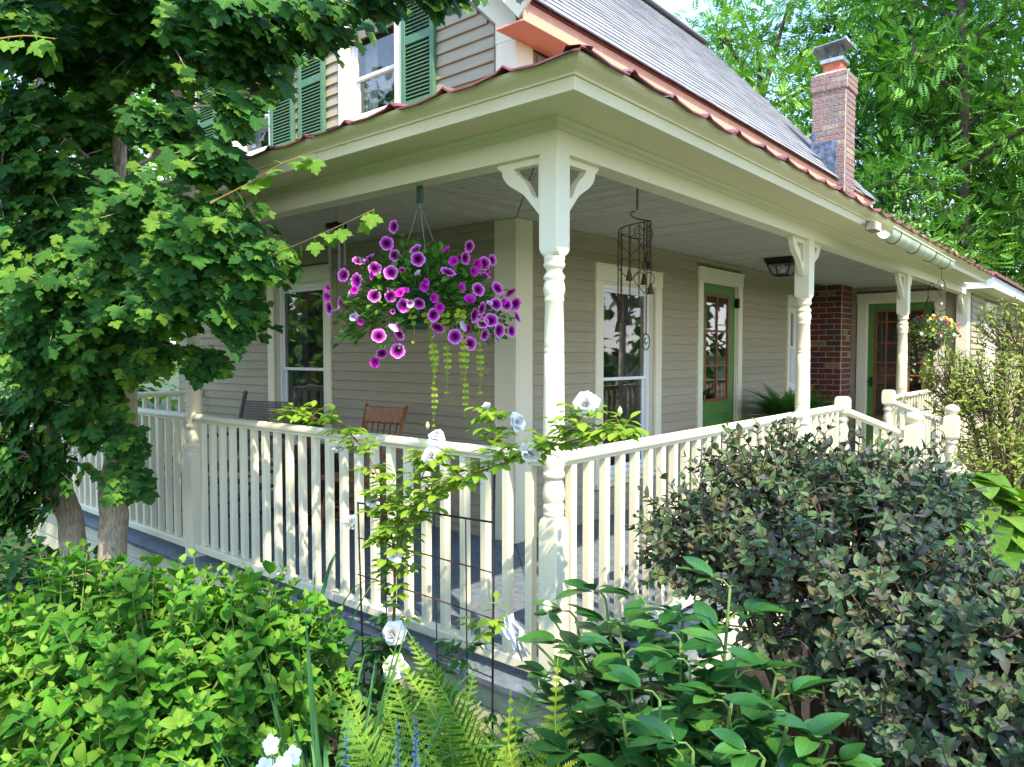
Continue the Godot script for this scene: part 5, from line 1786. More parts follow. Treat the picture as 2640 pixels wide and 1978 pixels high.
# ---------------------------------------------------------------- ferns
# one frond: length 1 along +y, arching towards -z; comb-cut pinnae
func frond_mesh(pairs: int, wid: float, arch: float, teeth: int, curl_tip: float, gap := 0.85) -> ArrayMesh:
	var st := begin()
	st.set_smooth_group(-1)
	var pos := func(t: float) -> Vector3:
		return Vector3(0, t - 0.12 * arch * t * t, -arch * t * t + curl_tip * maxf(0.0, t - 0.8) * 2.0)
	var pr := pos.call(0.0)
	# rachis
	for i in 12:
		var a: Vector3 = pos.call(i / 12.0)
		var b: Vector3 = pos.call((i + 1) / 12.0)
		var w := 0.010 * (1.0 - i / 13.0)
		for v in [a + Vector3(-w, 0, 0), a + Vector3(0, 0, w), b + Vector3(0, 0, w), a + Vector3(-w, 0, 0), b + Vector3(0, 0, w), b + Vector3(-w, 0, 0), a + Vector3(w, 0, 0), b + Vector3(w, 0, 0), b + Vector3(0, 0, w), a + Vector3(w, 0, 0), b + Vector3(0, 0, w), a + Vector3(0, 0, w)]:
			st.set_color(Color(1.0, 0.95, 0.7))
			st.add_vertex(v)
	for i in pairs:
		var t := 0.10 + 0.89 * float(i) / pairs
		var base: Vector3 = pos.call(t)
		var fw: Vector3 = ((pos.call(t + 0.02) as Vector3) - base).normalized()
		var L := wid * pow(sin(PI * clampf(0.16 + t * 0.80, 0, 1)), 0.75)
		if t > 0.6: L *= lerpf(1.0, 0.25, (t - 0.6) / 0.4)
		for s in [-1.0, 1.0]:
			var nz = fw.cross(Vector3(s, 0, 0)).normalized() * s
			var d := (Vector3(s, 0, 0) + fw * 0.42).normalized()
			var up = nz
			var n := teeth
			var hw := 0.89 / pairs * 0.5 * gap
			var sag := -0.12 * L
			for k in n:
				var f0 := float(k) / n
				var f1 := float(k + 1) / n
				var w0 := hw * (1.0 - f0 * f0 * 0.9) * 1.15
				var p0 = base + d * L * f0 + up * sag * f0 * f0
				var p1 = base + d * L * f1 + up * sag * f1 * f1
				var across := fw
				# pinnule on either side, its tip pointing outward
				var pm = p0.lerp(p1, 0.92)
				var w1 := hw * (1.0 - f1 * f1 * 0.9) * 1.15
				for q in [1.0, -1.0]:
					for v in [p0, pm + across * q * w0, p1, p0, p0 + across * q * w0 * 0.38, p1 + across * q * w1 * 0.38, p0, p1 + across * q * w1 * 0.38, p1]:
						st.set_color(Color.WHITE)
						st.add_vertex(v)
	st.generate_normals(false)
	return st.commit()

func build_ferns() -> void:
	var big := [frond_mesh(34, 0.14, 0.38, 11, 0.0), frond_mesh(32, 0.15, 0.55, 11, 0.0), frond_mesh(36, 0.13, 0.24, 11, 0.0), frond_mesh(33, 0.12, 0.72, 11, 0.0)]
	var young := [frond_mesh(30, 0.105, 0.05, 9, 0.25, 0.8), frond_mesh(28, 0.095, 0.15, 9, 0.4, 0.75)]
	var cols := greens([[0.24, 0.43, 0.055], [0.19, 0.36, 0.05], [0.30, 0.48, 0.06], [0.44, 0.56, 0.08]])
	var mats := []
	for i in 4: mats.append(leaf_mat("fern_%d" % i, cols[i], 0.6, 0.8))
	# crowns of fronds along the foot of the deck
	var crowns := [
		[Vector3(0.16, GROUND, 0.80), 16, 0.92, "feathery fern with broad fronds below the wire trellis", 0],
		[Vector3(0.40, GROUND, 0.86), 16, 0.96, "feathery fern nearest the bottom edge under the corner post", 0],
		[Vector3(0.64, GROUND, 0.74), 20, 0.92, "yellow-green fern with curled young tips before the peony", 1],
		[Vector3(0.30, GROUND, 0.52), 12, 0.96, "fern close to the porch corner, one frond up against the post", 0]]
	for c in crowns:
		var t := thing("fern", c[3], "fern", c[0], 0.0, "ferns below the porch corner")
		for i in c[1]:
			var an: float = i * 2.39996 + rng.randf() * 0.5
			var lean := rng.randf_range(0.15, 0.62)
			var up := Vector3(cos(an) * lean, 1.0, sin(an) * lean).normalized()
			var L: float = c[2] * rng.randf_range(0.75, 1.15)
			var y := up
			var face := Vector3(cos(an), -lean, sin(an)).normalized()
			# fronds show their upper side outwards and arch over
			var x := y.cross(-face).normalized()
			var z := x.cross(y)
			var ms: Array = young if (c[4] == 1 and i % 2 == 0) else big
			put(t, "frond", ms[rng.randi() % ms.size()], mats[3 if ms == young else rng.randi() % 3], Transform3D(Basis(x * L, y * L, z * L), Vector3(cos(an), 0, sin(an)) * 0.02))
	# the frond standing before the post
	# potted fern on the porch
	var p := thing("potted_fern", "bushy green fern in a dark pot between door and narrow window", "potted plant", Vector3(-1.05, 0.0, -5.45))
	put(p, "pot", lathe([Vector2(0.0, 0.0), Vector2(0.13, 0.0), Vector2(0.17, 0.26), Vector2(0.185, 0.27), Vector2(0.185, 0.30), Vector2(0.165, 0.30), Vector2(0.16, 0.27), Vector2(0.0, 0.27)], 24), surf("dark_pot", rgb(52, 48, 44), 0.8, 0.1, 4.0), Transform3D(Basis.IDENTITY, Vector3(0, 0.222, 0)))
	box(p, "stand", Vector3(-0.15, 0.20, -0.15), Vector3(0.15, 0.222, 0.15), M.oak, 0.004)
	for s in [[-1, -1], [1, -1], [-1, 1], [1, 1]]:
		box(p, "stand_leg", Vector3(s[0] * 0.12 - 0.015, 0.0, s[1] * 0.12 - 0.015), Vector3(s[0] * 0.12 + 0.015, 0.2, s[1] * 0.12 + 0.015), M.oak, 0.003)
	var fm := []
	for i in 3: fm.append(leaf_mat("house_fern_%d" % i, [Color(0.10, 0.27, 0.045), Color(0.15, 0.34, 0.055), Color(0.07, 0.20, 0.04)][i], 0.5, 0.5))
	var hf := [frond_mesh(24, 0.17, 0.75, 3, 0.0, 1.3), frond_mesh(24, 0.16, 0.5, 3, 0.0, 1.3), frond_mesh(24, 0.16, 1.0, 3, 0.0, 1.3)]
	for i in 260:
		var an := i * 2.39996
		var lean := 0.1 + 1.3 * pow(rng.randf(), 1.2)
		var up := Vector3(cos(an) * lean, 1.0, sin(an) * lean).normalized()
		var L := rng.randf_range(0.34, 0.56)
		var face := Vector3(cos(an), -lean, sin(an)).normalized()
		var x := up.cross(-face).normalized()
		var z := x.cross(up)
		put(p, "frond", hf[i % 3], fm[(i / 3) % 3], Transform3D(Basis(x * L, up * L, z * L), Vector3(cos(an) * 0.05, 0.56, sin(an) * 0.05)))

# ---------------------------------------------------------------- rose and trellis
func rose_flower(parent: Node3D, at: Vector3, axis: Vector3, size: float, open: float) -> void:
	var fl := node(parent, "flower", at)
	if not M.has("rose_petals"):
		M.rose_petals = [blade(0.52, 0.35, 0.30, 6, 1.15, 0.55, 0.03), blade(0.48, 0.2, 0.5, 6, 1.1, 0.55, 0.04), blade(0.5, 0.6, -0.25, 6, 1.2, 0.55, 0.02)]
		var w := leaf_mat("rose_white", Color(0.82, 0.81, 0.80), 0.6, 0.0)
		w.backlight_enabled = true
		w.backlight = Color(0.35, 0.35, 0.34)
	var side0 := axis.cross(Vector3(0.2, 1, 0.1)).normalized()
	var rows := [[7, 1.35, 0.50], [6, 1.05, 0.46], [5, 0.75, 0.40], [4, 0.45, 0.32]]
	for r in rows.size():
		var n: int = rows[r][0]
		for i in n:
			var an := TAU * i / n + r * 0.45
			var side := side0.rotated(axis, an)
			var op: float = rows[r][1] * open
			var dir := (axis * cos(op) + side * sin(op) + rdir() * 0.1).normalized()
			var nn := (axis * sin(op) - side * cos(op)).normalized()
			put(fl, "petal", M.rose_petals[(i + r) % 2 if r < 2 else 2], M.rose_white, Transform3D(leaf_basis(dir, nn, size * rows[r][2] * rng.randf_range(0.9, 1.1)), axis * (0.006 * r * size / 0.08)))
	if open > 0.8:
		put(fl, "stamens", lathe([Vector2(0.0, 0.012), Vector2(0.007, 0.011), Vector2(0.009, 0.005), Vector2(0.003, 0.0)], 10), leaf_mat("rose_stamen", Color(0.62, 0.36, 0.05), 0.7, 0.0), Transform3D(Basis(Quaternion(Vector3.UP, axis)) * (size / 0.075), axis * 0.012))

func build_rose() -> void:
	var wire := surf("wire", rgb(38, 40, 44), 0.5, 0.2, 5.0)
	var rust := surf("rusty_wire", rgb(116, 74, 52), 0.8, 0.3, 6.0)
	var tr := thing("wire_trellis", "black wire trellis panel standing before the left railing", "trellis", Vector3(-0.55, GROUND, 0.2))
	var o := tr.position
	var xs := [[-0.95, 0.656, -0.905], [-0.765, 0.668, -0.75], [-0.46, 0.676, -0.43], [-0.285, 0.684, -0.27], [-0.135, 0.90, -0.15]]
	for i in xs.size():
		var w := 0.0045 if i in [0, 4] else 0.003
		put(tr, "upright", tube([Vector3(xs[i][2], GROUND, 0.2) - o, Vector3((xs[i][0] + xs[i][2]) * 0.5, 0.15, 0.203) - o, Vector3(xs[i][0], xs[i][1], 0.2) - o], [w, w, w], 6), wire)
	for r in [[0.656, 0.690, 0.0042, wire], [0.50, 0.50, 0.0028, rust], [0.335, 0.325, 0.0028, rust], [0.12, 0.10, 0.0028, rust]]:
		put(tr, "cross_wire", tube([Vector3(-0.945, r[0], 0.206) - o, Vector3(-0.5, (r[0] + r[1]) * 0.5 + 0.004, 0.208) - o, Vector3(-0.137, r[1], 0.206) - o], [r[2], r[2], r[2]], 6), r[3])
	var t := thing("climbing_rose", "climbing rose with white blooms trained over the wire trellis", "rose", Vector3(-0.64, GROUND, 0.26))
	o = t.position
	var cane := leaf_mat("cane", Color(0.26, 0.22, 0.06), 0.55, 0.0)
	var cane_red := leaf_mat("cane_old", Color(0.20, 0.11, 0.05), 0.6, 0.0)
	var canes := [
		[[Vector3(-0.645, GROUND, 0.26), Vector3(-0.63, -0.1, 0.27), Vector3(-0.624, 0.11, 0.28), Vector3(-0.609, 0.37, 0.28), Vector3(-0.619, 0.57, 0.28)], 0.008, 0.006, cane_red],
		[[Vector3(-0.619, 0.55, 0.28), Vector3(-0.483, 0.68, 0.28), Vector3(-0.331, 0.78, 0.29), Vector3(-0.202, 0.86, 0.28), Vector3(-0.029, 0.93, 0.26), Vector3(0.137, 0.995, 0.22), Vector3(0.338, 1.054, 0.20), Vector3(0.417, 1.07, 0.19)], 0.0055, 0.0022, cane],
		[[Vector3(-0.619, 0.55, 0.28), Vector3(-0.66, 0.66, 0.28), Vector3(-0.683, 0.763, 0.28), Vector3(-0.829, 0.921, 0.27), Vector3(-1.016, 0.997, 0.26), Vector3(-1.312, 1.028, 0.25), Vector3(-1.41, 1.01, 0.25)], 0.005, 0.002, cane_red],
		[[Vector3(-0.60, 0.40, 0.285), Vector3(-0.55, 0.62, 0.29), Vector3(-0.42, 0.86, 0.29), Vector3(-0.35, 0.93, 0.30)], 0.0035, 0.002, cane],
		[[Vector3(-0.029, 0.93, 0.26), Vector3(-0.06, 1.04, 0.27), Vector3(-0.086, 1.11, 0.28)], 0.002, 0.0015, cane],
		[[Vector3(0.137, 0.995, 0.22), Vector3(0.24, 1.07, 0.22), Vector3(0.29, 1.135, 0.22)], 0.002, 0.0015, cane],
		[[Vector3(-0.645, GROUND, 0.26), Vector3(-0.50, -0.12, 0.30), Vector3(-0.42, 0.02, 0.32), Vector3(-0.20, 0.22, 0.30), Vector3(-0.06, 0.36, 0.28)], 0.004, 0.0018, cane],
		[[Vector3(-0.645, GROUND, 0.26), Vector3(-0.70, 0.0, 0.30), Vector3(-0.62, 0.16, 0.33)], 0.004, 0.002, cane]]
	var leafm := [blade(0.27, 0.2, 0.2, 5, 0.9, 0.8), blade(0.25, 0.05, 0.35, 5, 0.86, 0.8)]
	var list := []
	var petis := begin()
	petis.set_smooth_group(0)
	for ci in canes.size():
		var c = canes[ci]
		var cv := curve(c[0], 6)
		var loc := []
		for q in cv: loc.append(q - o)
		put(t, "cane", tube(loc, taper(loc.size(), c[1], c[2]), 7), c[3])
		var skip := 8 if ci == 0 else 1
		for i in range(skip, cv.size()):
			if rng.randf() < 0.12: continue
			for rep in (3 if ci in [1, 2, 3] else 2):
				var p: Vector3 = cv[i]
				var an := i * 2.4 + rep * 3.0 + rng.randf()
				var od := Vector3(cos(an), rng.randf_range(-0.1, 0.7), sin(an) * 0.8 + 0.25).normalized()
				var L := rng.randf_range(0.05, 0.085)
				add_tube(petis, [p - o, p + od * L * 0.5 + Vector3.UP * 0.004 - o, p + od * L - o], [0.0013, 0.001, 0.0008], 4)
				# five leaflets: a pair low, a pair high, one at the tip
				var sd := od.cross(Vector3.UP).normalized()
				for k in 5:
					var f: float = [0.45, 0.45, 0.8, 0.8, 1.0][k]
					var s: float = [-1.0, 1.0, -1.0, 1.0, 0.0][k]
					var dir := (od * (0.45 if s != 0.0 else 1.0) + sd * s + Vector3.DOWN * 0.25 + rdir() * 0.15).normalized()
					var size := rng.randf_range(0.034, 0.052) * (1.2 if s == 0.0 else 1.0)
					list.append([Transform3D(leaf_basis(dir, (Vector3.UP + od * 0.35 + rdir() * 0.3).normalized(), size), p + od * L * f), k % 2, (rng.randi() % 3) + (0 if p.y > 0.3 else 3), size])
	petis.generate_normals(false)
	put(t, "petioles", petis.commit(), cane)
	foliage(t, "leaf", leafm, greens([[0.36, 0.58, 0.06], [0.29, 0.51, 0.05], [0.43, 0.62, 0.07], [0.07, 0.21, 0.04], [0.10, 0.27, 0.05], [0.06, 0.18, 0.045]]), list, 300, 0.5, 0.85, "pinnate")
	var look := (CAM - Vector3(0, 0.4, 0.3)).normalized()
	for f in [[Vector3(0.29, 1.15, 0.22), Vector3(0.5, 0.1, 0.9), 0.088, 1.0], [Vector3(0.03, 1.075, 0.28), Vector3(0.9, 0.5, 0.1), 0.075, 0.7], [Vector3(-0.086, 1.118, 0.29), Vector3(-0.3, 1, 0.3), 0.05, 0.55], [Vector3(0.095, 0.985, 0.27), Vector3(0.2, -0.35, 0.9), 0.085, 0.75], [Vector3(-0.337, 0.995, 0.30), Vector3(0.4, 0.9, 0.5), 0.07, 0.75], [Vector3(-0.348, 0.93, 0.31), Vector3(0.5, 0.2, 0.9), 0.088, 1.0], [Vector3(-0.985, 0.915, 0.28), Vector3(0.3, -0.6, 0.7), 0.07, 0.8], [Vector3(-0.711, 0.705, 0.31), Vector3(0.3, 0.5, 0.8), 0.055, 0.8], [Vector3(-0.86, 0.598, 0.30), Vector3(-0.3, 0.2, 0.8), 0.075, 0.9], [Vector3(-0.556, 0.506, 0.32), Vector3(0.4, 0.5, 0.7), 0.06, 0.8], [Vector3(-0.54, 0.211, 0.34), Vector3(0.5, 0.2, 0.9), 0.10, 1.05], [Vector3(-0.537, 0.073, 0.34), Vector3(0.55, 0.25, 0.9), 0.105, 0.95]]:
		rose_flower(t, f[0] - o, (f[1] as Vector3).normalized(), f[2], f[3])
	for b in [Vector3(-1.10, 1.02, 0.26), Vector3(0.40, 1.12, 0.19), Vector3(-0.40, 1.03, 0.29)]:
		put(t, "bud", lathe([Vector2(0.0, 0.028), Vector2(0.006, 0.02), Vector2(0.009, 0.008), Vector2(0.004, 0.0), Vector2(0.0, -0.01)], 10), leaf_mat("rose_bud", Color(0.45, 0.50, 0.25), 0.5, 0.1), Transform3D(Basis.IDENTITY, b - o))

# ---------------------------------------------------------------- bed plants
func strap_leaf(parent: Node3D, called: String, base: Vector3, dir: Vector3, L: float, w: float, bend: float, m: Material) -> void:
	var st := begin()
	st.set_smooth_group(0)
	var side := dir.cross(Vector3.UP)
	if side.length() < 0.05: side = Vector3(1, 0, 0.3)
	side = side.normalized()
	var n := 9
	var prev := []
	var out := Vector3(dir.x, 0, dir.z)
	for i in n + 1:
		var t := float(i) / n
		var p := base + dir * L * t + out * bend * t * t * L + Vector3.DOWN * bend * 0.8 * pow(t, 3.0) * L
		var hw := w * (1.0 - pow(t, 2.4)) * (0.55 + 0.45 * minf(1.0, t * 3.0))
		var nn := side.cross(dir).normalized()
		var row := [p - side * hw, p + nn * hw * 0.35, p + side * hw]
		if i > 0:
			for k in 2:
				for v in [prev[k], row[k], row[k + 1], prev[k], row[k + 1], prev[k + 1]]:
					st.set_color(Color.WHITE)
					st.set_uv(Vector2(0.5, t))
					st.add_vertex(v)
		prev = row
	st.generate_normals(false)
	put(parent, called, st.commit(), m)

func build_bed() -> void:
	var gm := [leaf_mat("iris_0", Color(0.075, 0.20, 0.075), 0.42, 0.4), leaf_mat("iris_1", Color(0.06, 0.165, 0.06), 0.42, 0.4), leaf_mat("iris_2", Color(0.10, 0.24, 0.07), 0.42, 0.4)]
	for c in [[Vector3(-0.30, GROUND, 0.84), 30, 0.86, "clump of sword-shaped iris leaves right of the lime shrub"], [Vector3(-0.08, GROUND, 0.98), 26, 0.80, "low fan of iris leaves at the bottom edge"], [Vector3(-1.15, GROUND, 0.36), 16, 1.05, "dark iris leaves rising behind the lime shrub by the railing"], [Vector3(-1.6, GROUND, 1.6), 18, 0.6, "iris leaves at the left edge behind the lime shrub"]]:
		var t := thing("iris_clump", c[3], "plant", c[0], 0.0, "iris clumps")
		for i in c[1]:
			var an := rng.randf() * TAU
			var lean := rng.randf_range(0.08, 0.55)
			var dir := Vector3(cos(an) * lean, 1, sin(an) * lean).normalized()
			strap_leaf(t, "leaf", Vector3(cos(an), 0, sin(an)) * rng.randf() * 0.09, dir, c[2] * rng.randf_range(0.7, 1.2), rng.randf_range(0.010, 0.018), rng.randf_range(0.0, 0.5), gm[rng.randi() % 3])
	# white campion
	var white: Material = M.rose_white
	for c in [[Vector3(0.08, GROUND, 1.24), "white five-petalled flowers on thin stems at the bottom edge"]]:
		var t := thing("campion", c[1], "flower", c[0])
		var stem := leaf_mat("campion_stem", Color(0.14, 0.26, 0.08), 0.6, 0.2)
		var pet := blade(0.42, 0.1, 0.2, 5, 1.3, 0.6, 0.05)
		for f in [Vector3(0.0, 0.78, 0.02), Vector3(0.03, 0.745, -0.02), Vector3(0.045, 0.74, 0.02), Vector3(0.06, 0.72, 0.03), Vector3(-0.05, 0.70, 0.01)]:
			var cv := curve([Vector3(f.x * 0.3, 0, f.z * 0.3), Vector3(f.x * 0.5, f.y * 0.6, f.z * 0.6), f], 4)
			put(t, "stem", tube(cv, taper(cv.size(), 0.0025, 0.0012), 5), stem)
			var ax := (Vector3(0.4, 0.5, 0.6) + rdir() * 0.4).normalized()
			put(t, "calyx", lathe([Vector2(0.0, -0.02), Vector2(0.006, -0.012), Vector2(0.005, 0.0)], 8), stem, Transform3D(Basis(Quaternion(Vector3.UP, ax)), f))
			for k in 5:
				var sd := ax.cross(Vector3.UP).normalized().rotated(ax, TAU * k / 5.0)
				put(t, "petal", pet, white, Transform3D(leaf_basis((sd + ax * 0.25).normalized(), ax, 0.026), f + ax * 0.002))
	# blue salvia spikes
	var violet := leaf_mat("salvia_blue", Color(0.20, 0.20, 0.62), 0.6, 0.2)
	var dark := leaf_mat("salvia_leaf", Color(0.05, 0.15, 0.045), 0.5, 0.4)
	var pl := blade(0.4, 0.3, 0.2, 4, 1.0, 0.7)
	var lf := blade(0.3, 0.2, 0.3, 5, 0.8, 0.8)
	for c in [[Vector3(0.20, GROUND, 0.97), 4, 0.76, "blue salvia spikes rising left of the fern"], [Vector3(0.17, GROUND, 1.18), 3, 0.72, "small blue flower spikes at the very bottom edge"], [Vector3(1.36, GROUND, -0.62), 5, 0.80, "violet spiderwort flowers at the right edge"]]:
		var t := thing("salvia", c[3], "flower", c[0])
		for i in c[1]:
			var b := Vector3(rng.randf_range(-0.06, 0.06), 0, rng.randf_range(-0.06, 0.06))
			var tp: Vector3 = b * 1.6 + Vector3(0, c[2] * rng.randf_range(0.8, 1.1), 0)
			put(t, "stem", tube([b, b.lerp(tp, 0.5), tp], [0.003, 0.0025, 0.0012], 5), dark)
			for k in 34:
				var f := k / 34.0
				var p := b.lerp(tp, lerpf(0.62, 1.0, f))
				var an := k * 2.4
				put(t, "petal", pl, violet, Transform3D(leaf_basis(Vector3(cos(an), 0.35, sin(an)), Vector3.UP, lerpf(0.020, 0.007, f)), p))
			for k in 10:
				var an := k * 2.4
				put(t, "leaf", lf, dark, Transform3D(leaf_basis(Vector3(cos(an), 0.3, sin(an)), Vector3.UP, rng.randf_range(0.05, 0.08)), b.lerp(tp, 0.08 + 0.05 * k)))
	# grassy tuft at the right edge
	var g := thing("grass_tuft", "bright grass-like tuft at the right edge under the dusky shrub", "plant", Vector3(1.42, GROUND, -0.95))
	for i in 60:
		var an := rng.randf() * TAU
		var lean := rng.randf_range(0.2, 1.0)
		strap_leaf(g, "leaf", Vector3(cos(an), 0, sin(an)) * rng.randf() * 0.12, Vector3(cos(an) * lean, 1, sin(an) * lean).normalized(), rng.randf_range(0.35, 0.6), 0.006, rng.randf_range(0.1, 0.6), gm[2])

# ---------------------------------------------------------------- hanging baskets
# trumpet flower opening along +z, with a ruffled five-lobed limb
func trumpet(cup: float, ruffle: float, ramp: Array) -> ArrayMesh:
	var st := begin()
	st.set_smooth_group(0)
	var seg := 40
	var rows := [[0.05, -0.55], [0.09, -0.25], [0.16, 0.0], [0.42, cup * 0.35], [0.70, cup * 0.6], [0.90, cup * 0.8], [1.0, cup * 0.85]]
	var P := func(i: int, k: int) -> Vector3:
		var a := TAU * k / seg
		var lobe = 1.0 - 0.16 * pow(absf(sin(a * 2.5)), 7.0) * maxf(0.0, rows[i][0] - 0.3)
		var r: float = rows[i][0] * lobe
		return Vector3(cos(a) * r, sin(a) * r, rows[i][1] + ruffle * sin(a * 10.0 + 0.7) * rows[i][0] * rows[i][0])
	for i in rows.size() - 1:
		for k in seg:
			var q := [[i, k], [i, k + 1], [i + 1, k + 1], [i + 1, k]]
			for id in [0, 1, 2, 0, 2, 3]:
				var ii: int = q[id][0]
				var kk: int = q[id][1]
				var c: Color = ramp[ii]
				# dark veins run out along the five lobes
				var v := pow(absf(cos(TAU * kk / seg * 7.5)), 3.0)
				if ii >= 3 and ii <= 4: c = c.lerp(ramp[1], v * (0.8 if ii == 3 else 0.5))
				st.set_color(c)
				st.add_vertex(P.call(ii, kk % seg))
	st.generate_normals(false)
	return st.commit()

func build_petunias() -> void:
	var t := thing("petunia_basket", "hanging basket of magenta petunias trailing lime creeping jenny", "hanging basket", Vector3(-0.85, 1.56, -0.1))
	var o := t.position
	var pot := plain("basket_plastic", rgb(46, 78, 66), 0.45)
	put(t, "pot", lathe([Vector2(0.0, -0.115), Vector2(0.085, -0.115), Vector2(0.10, -0.10), Vector2(0.135, 0.03), Vector2(0.145, 0.035), Vector2(0.145, 0.05), Vector2(0.13, 0.05), Vector2(0.125, 0.02), Vector2(0.0, 0.02)], 28), pot)
	put(t, "saucer", lathe([Vector2(0.0, -0.13), Vector2(0.10, -0.13), Vector2(0.115, -0.105), Vector2(0.108, -0.105), Vector2(0.095, -0.122), Vector2(0.0, -0.122)], 28), pot)
	var hk := Vector3(0.02, 0.515, 0.03)
	box(t, "hanger", hk + Vector3(-0.02, -0.075, -0.006), hk + Vector3(0.02, 0.003, 0.006), pot, 0.004)
	for k in 4:
		var a := TAU * k / 4.0 + 0.5
		put(t, "cord", tube([hk + Vector3(0, -0.07, 0), Vector3(cos(a) * 0.14, 0.04, sin(a) * 0.14)], [0.0018, 0.0018], 5), plain("cord_grey", rgb(150, 165, 160), 0.4))
	# foliage dome
	var stem := leaf_mat("petunia_stem", Color(0.10, 0.22, 0.05), 0.6, 0.2)
	var lm := [blade(0.36, 0.2, 0.25, 5, 0.8, 0.75), blade(0.40, 0.3, 0.1, 5, 0.85, 0.75)]
	var list := []
	var st := begin()
	st.set_smooth_group(0)
	var rt := Vector3(0.7615, 0, -0.648)
	var fw := Vector3(0.648, 0, 0.7615)
	for i in 1300:
		var d := rdir()
		var k := pow(rng.randf(), 0.4)
		var p := (rt * d.x * 0.40 + fw * d.z * 0.30 + Vector3.UP * d.y * (0.20 if d.y > 0 else 0.16)) * k
		# trailing arms to both sides sag
		p.y -= 0.25 * pow(absf(d.x) * k, 2.0)
		p.y += 0.06
		if i % 9 == 0:
			add_tube(st, [Vector3(0, 0.03, 0), p * 0.6 + Vector3.UP * 0.08, p], [0.0022, 0.0018, 0.001], 4)
		var od := (p + Vector3.UP * 0.06).normalized()
		list.append([Transform3D(leaf_basis((od + rdir() * 0.6).normalized(), (Vector3.UP * 0.7 + od * 0.6 + rdir() * 0.4).normalized(), rng.randf_range(0.028, 0.052)), p + o), i % 2, rng.randi() % 4, 0.04])
	var ramp := [Color(0.30, 0.30, 0.05), Color(0.030, 0.002, 0.030), Color(0.040, 0.002, 0.036), Color(0.17, 0.006, 0.13), Color(0.58, 0.040, 0.46), Color(0.68, 0.20, 0.60), Color(0.74, 0.42, 0.70)]
	var ramp2 := [Color(0.30, 0.30, 0.05), Color(0.10, 0.004, 0.08), Color(0.26, 0.006, 0.20), Color(0.50, 0.015, 0.36), Color(0.55, 0.02, 0.42), Color(0.58, 0.04, 0.46), Color(0.60, 0.06, 0.48)]
	var pale := [Color(0.40, 0.38, 0.22), Color(0.20, 0.06, 0.22), Color(0.36, 0.16, 0.40), Color(0.56, 0.36, 0.58), Color(0.62, 0.46, 0.64), Color(0.66, 0.52, 0.66), Color(0.68, 0.55, 0.68)]
	var fm := [trumpet(0.30, 0.05, ramp), trumpet(0.18, 0.09, ramp), trumpet(0.5, 0.06, ramp), trumpet(0.7, 0.08, ramp2), trumpet(0.8, 0.06, pale)]
	var pm := leaf_mat("petunia_petal", Color.WHITE, 0.65, 0.0)
	pm.backlight_enabled = true
	pm.backlight = Color(0.30, 0.05, 0.26)
	var spots := [Vector3(-0.05, 0.33, 0.12), Vector3(0.00, 0.24, 0.21), Vector3(0.08, 0.18, 0.23), Vector3(0.15, 0.20, 0.17), Vector3(0.17, 0.16, 0.18), Vector3(0.27, 0.23, -0.03), Vector3(0.30, 0.17, 0.03), Vector3(0.34, 0.15, -0.05), Vector3(0.34, 0.17, -0.10), Vector3(-0.08, 0.16, 0.30), Vector3(-0.03, 0.17, 0.28), Vector3(0.03, 0.12, 0.30), Vector3(-0.13, 0.10, 0.34), Vector3(-0.04, 0.07, 0.34), Vector3(0.10, 0.10, 0.27), Vector3(0.29, 0.10, 0.12), Vector3(0.37, 0.09, -0.02), Vector3(0.24, 0.20, 0.07), Vector3(0.29, 0.15, 0.08), Vector3(-0.21, -0.04, 0.36), Vector3(-0.13, -0.02, 0.36), Vector3(-0.03, -0.08, 0.34), Vector3(0.05, 0.00, 0.32), Vector3(0.12, 0.00, 0.29), Vector3(0.17, 0.01, 0.26), Vector3(0.17, -0.04, 0.26), Vector3(0.22, -0.03, 0.22), Vector3(0.24, 0.04, 0.20), Vector3(0.26, -0.01, 0.18), Vector3(0.28, -0.05, 0.16), Vector3(0.26, -0.08, 0.18), Vector3(0.27, -0.13, 0.16), Vector3(0.36, -0.02, 0.06), Vector3(0.38, -0.05, 0.01), Vector3(0.36, -0.08, 0.04), Vector3(0.37, -0.11, -0.01), Vector3(0.39, -0.10, -0.04), Vector3(0.40, 0.04, -0.07), Vector3(0.41, 0.03, -0.14), Vector3(0.40, -0.02, -0.19), Vector3(0.40, -0.03, -0.06), Vector3(0.41, -0.03, -0.12), Vector3(0.39, -0.08, -0.21), Vector3(0.36, -0.14, -0.21), Vector3(0.38, -0.14, -0.10), Vector3(0.36, -0.16, -0.03), Vector3(0.32, -0.20, 0.02), Vector3(0.30, -0.17, 0.09), Vector3(0.34, -0.12, 0.06), Vector3(0.13, -0.16, 0.25), Vector3(0.09, -0.23, 0.23), Vector3(0.01, -0.24, 0.25), Vector3(-0.08, -0.28, 0.21), Vector3(0.04, -0.17, 0.29), Vector3(0.13, -0.12, 0.27), Vector3(0.37, 0.03, 0.02), Vector3(0.34, 0.14, 0.00), Vector3(0.34, 0.11, 0.02)]
	var kinds := {3: 2, 17: 3, 18: 3, 24: 3, 27: 3, 28: 3, 29: 3, 32: 3, 56: 3, 57: 3, 21: 4, 54: 4, 48: 4, 4: 2, 53: 2, 52: 3, 22: 2}
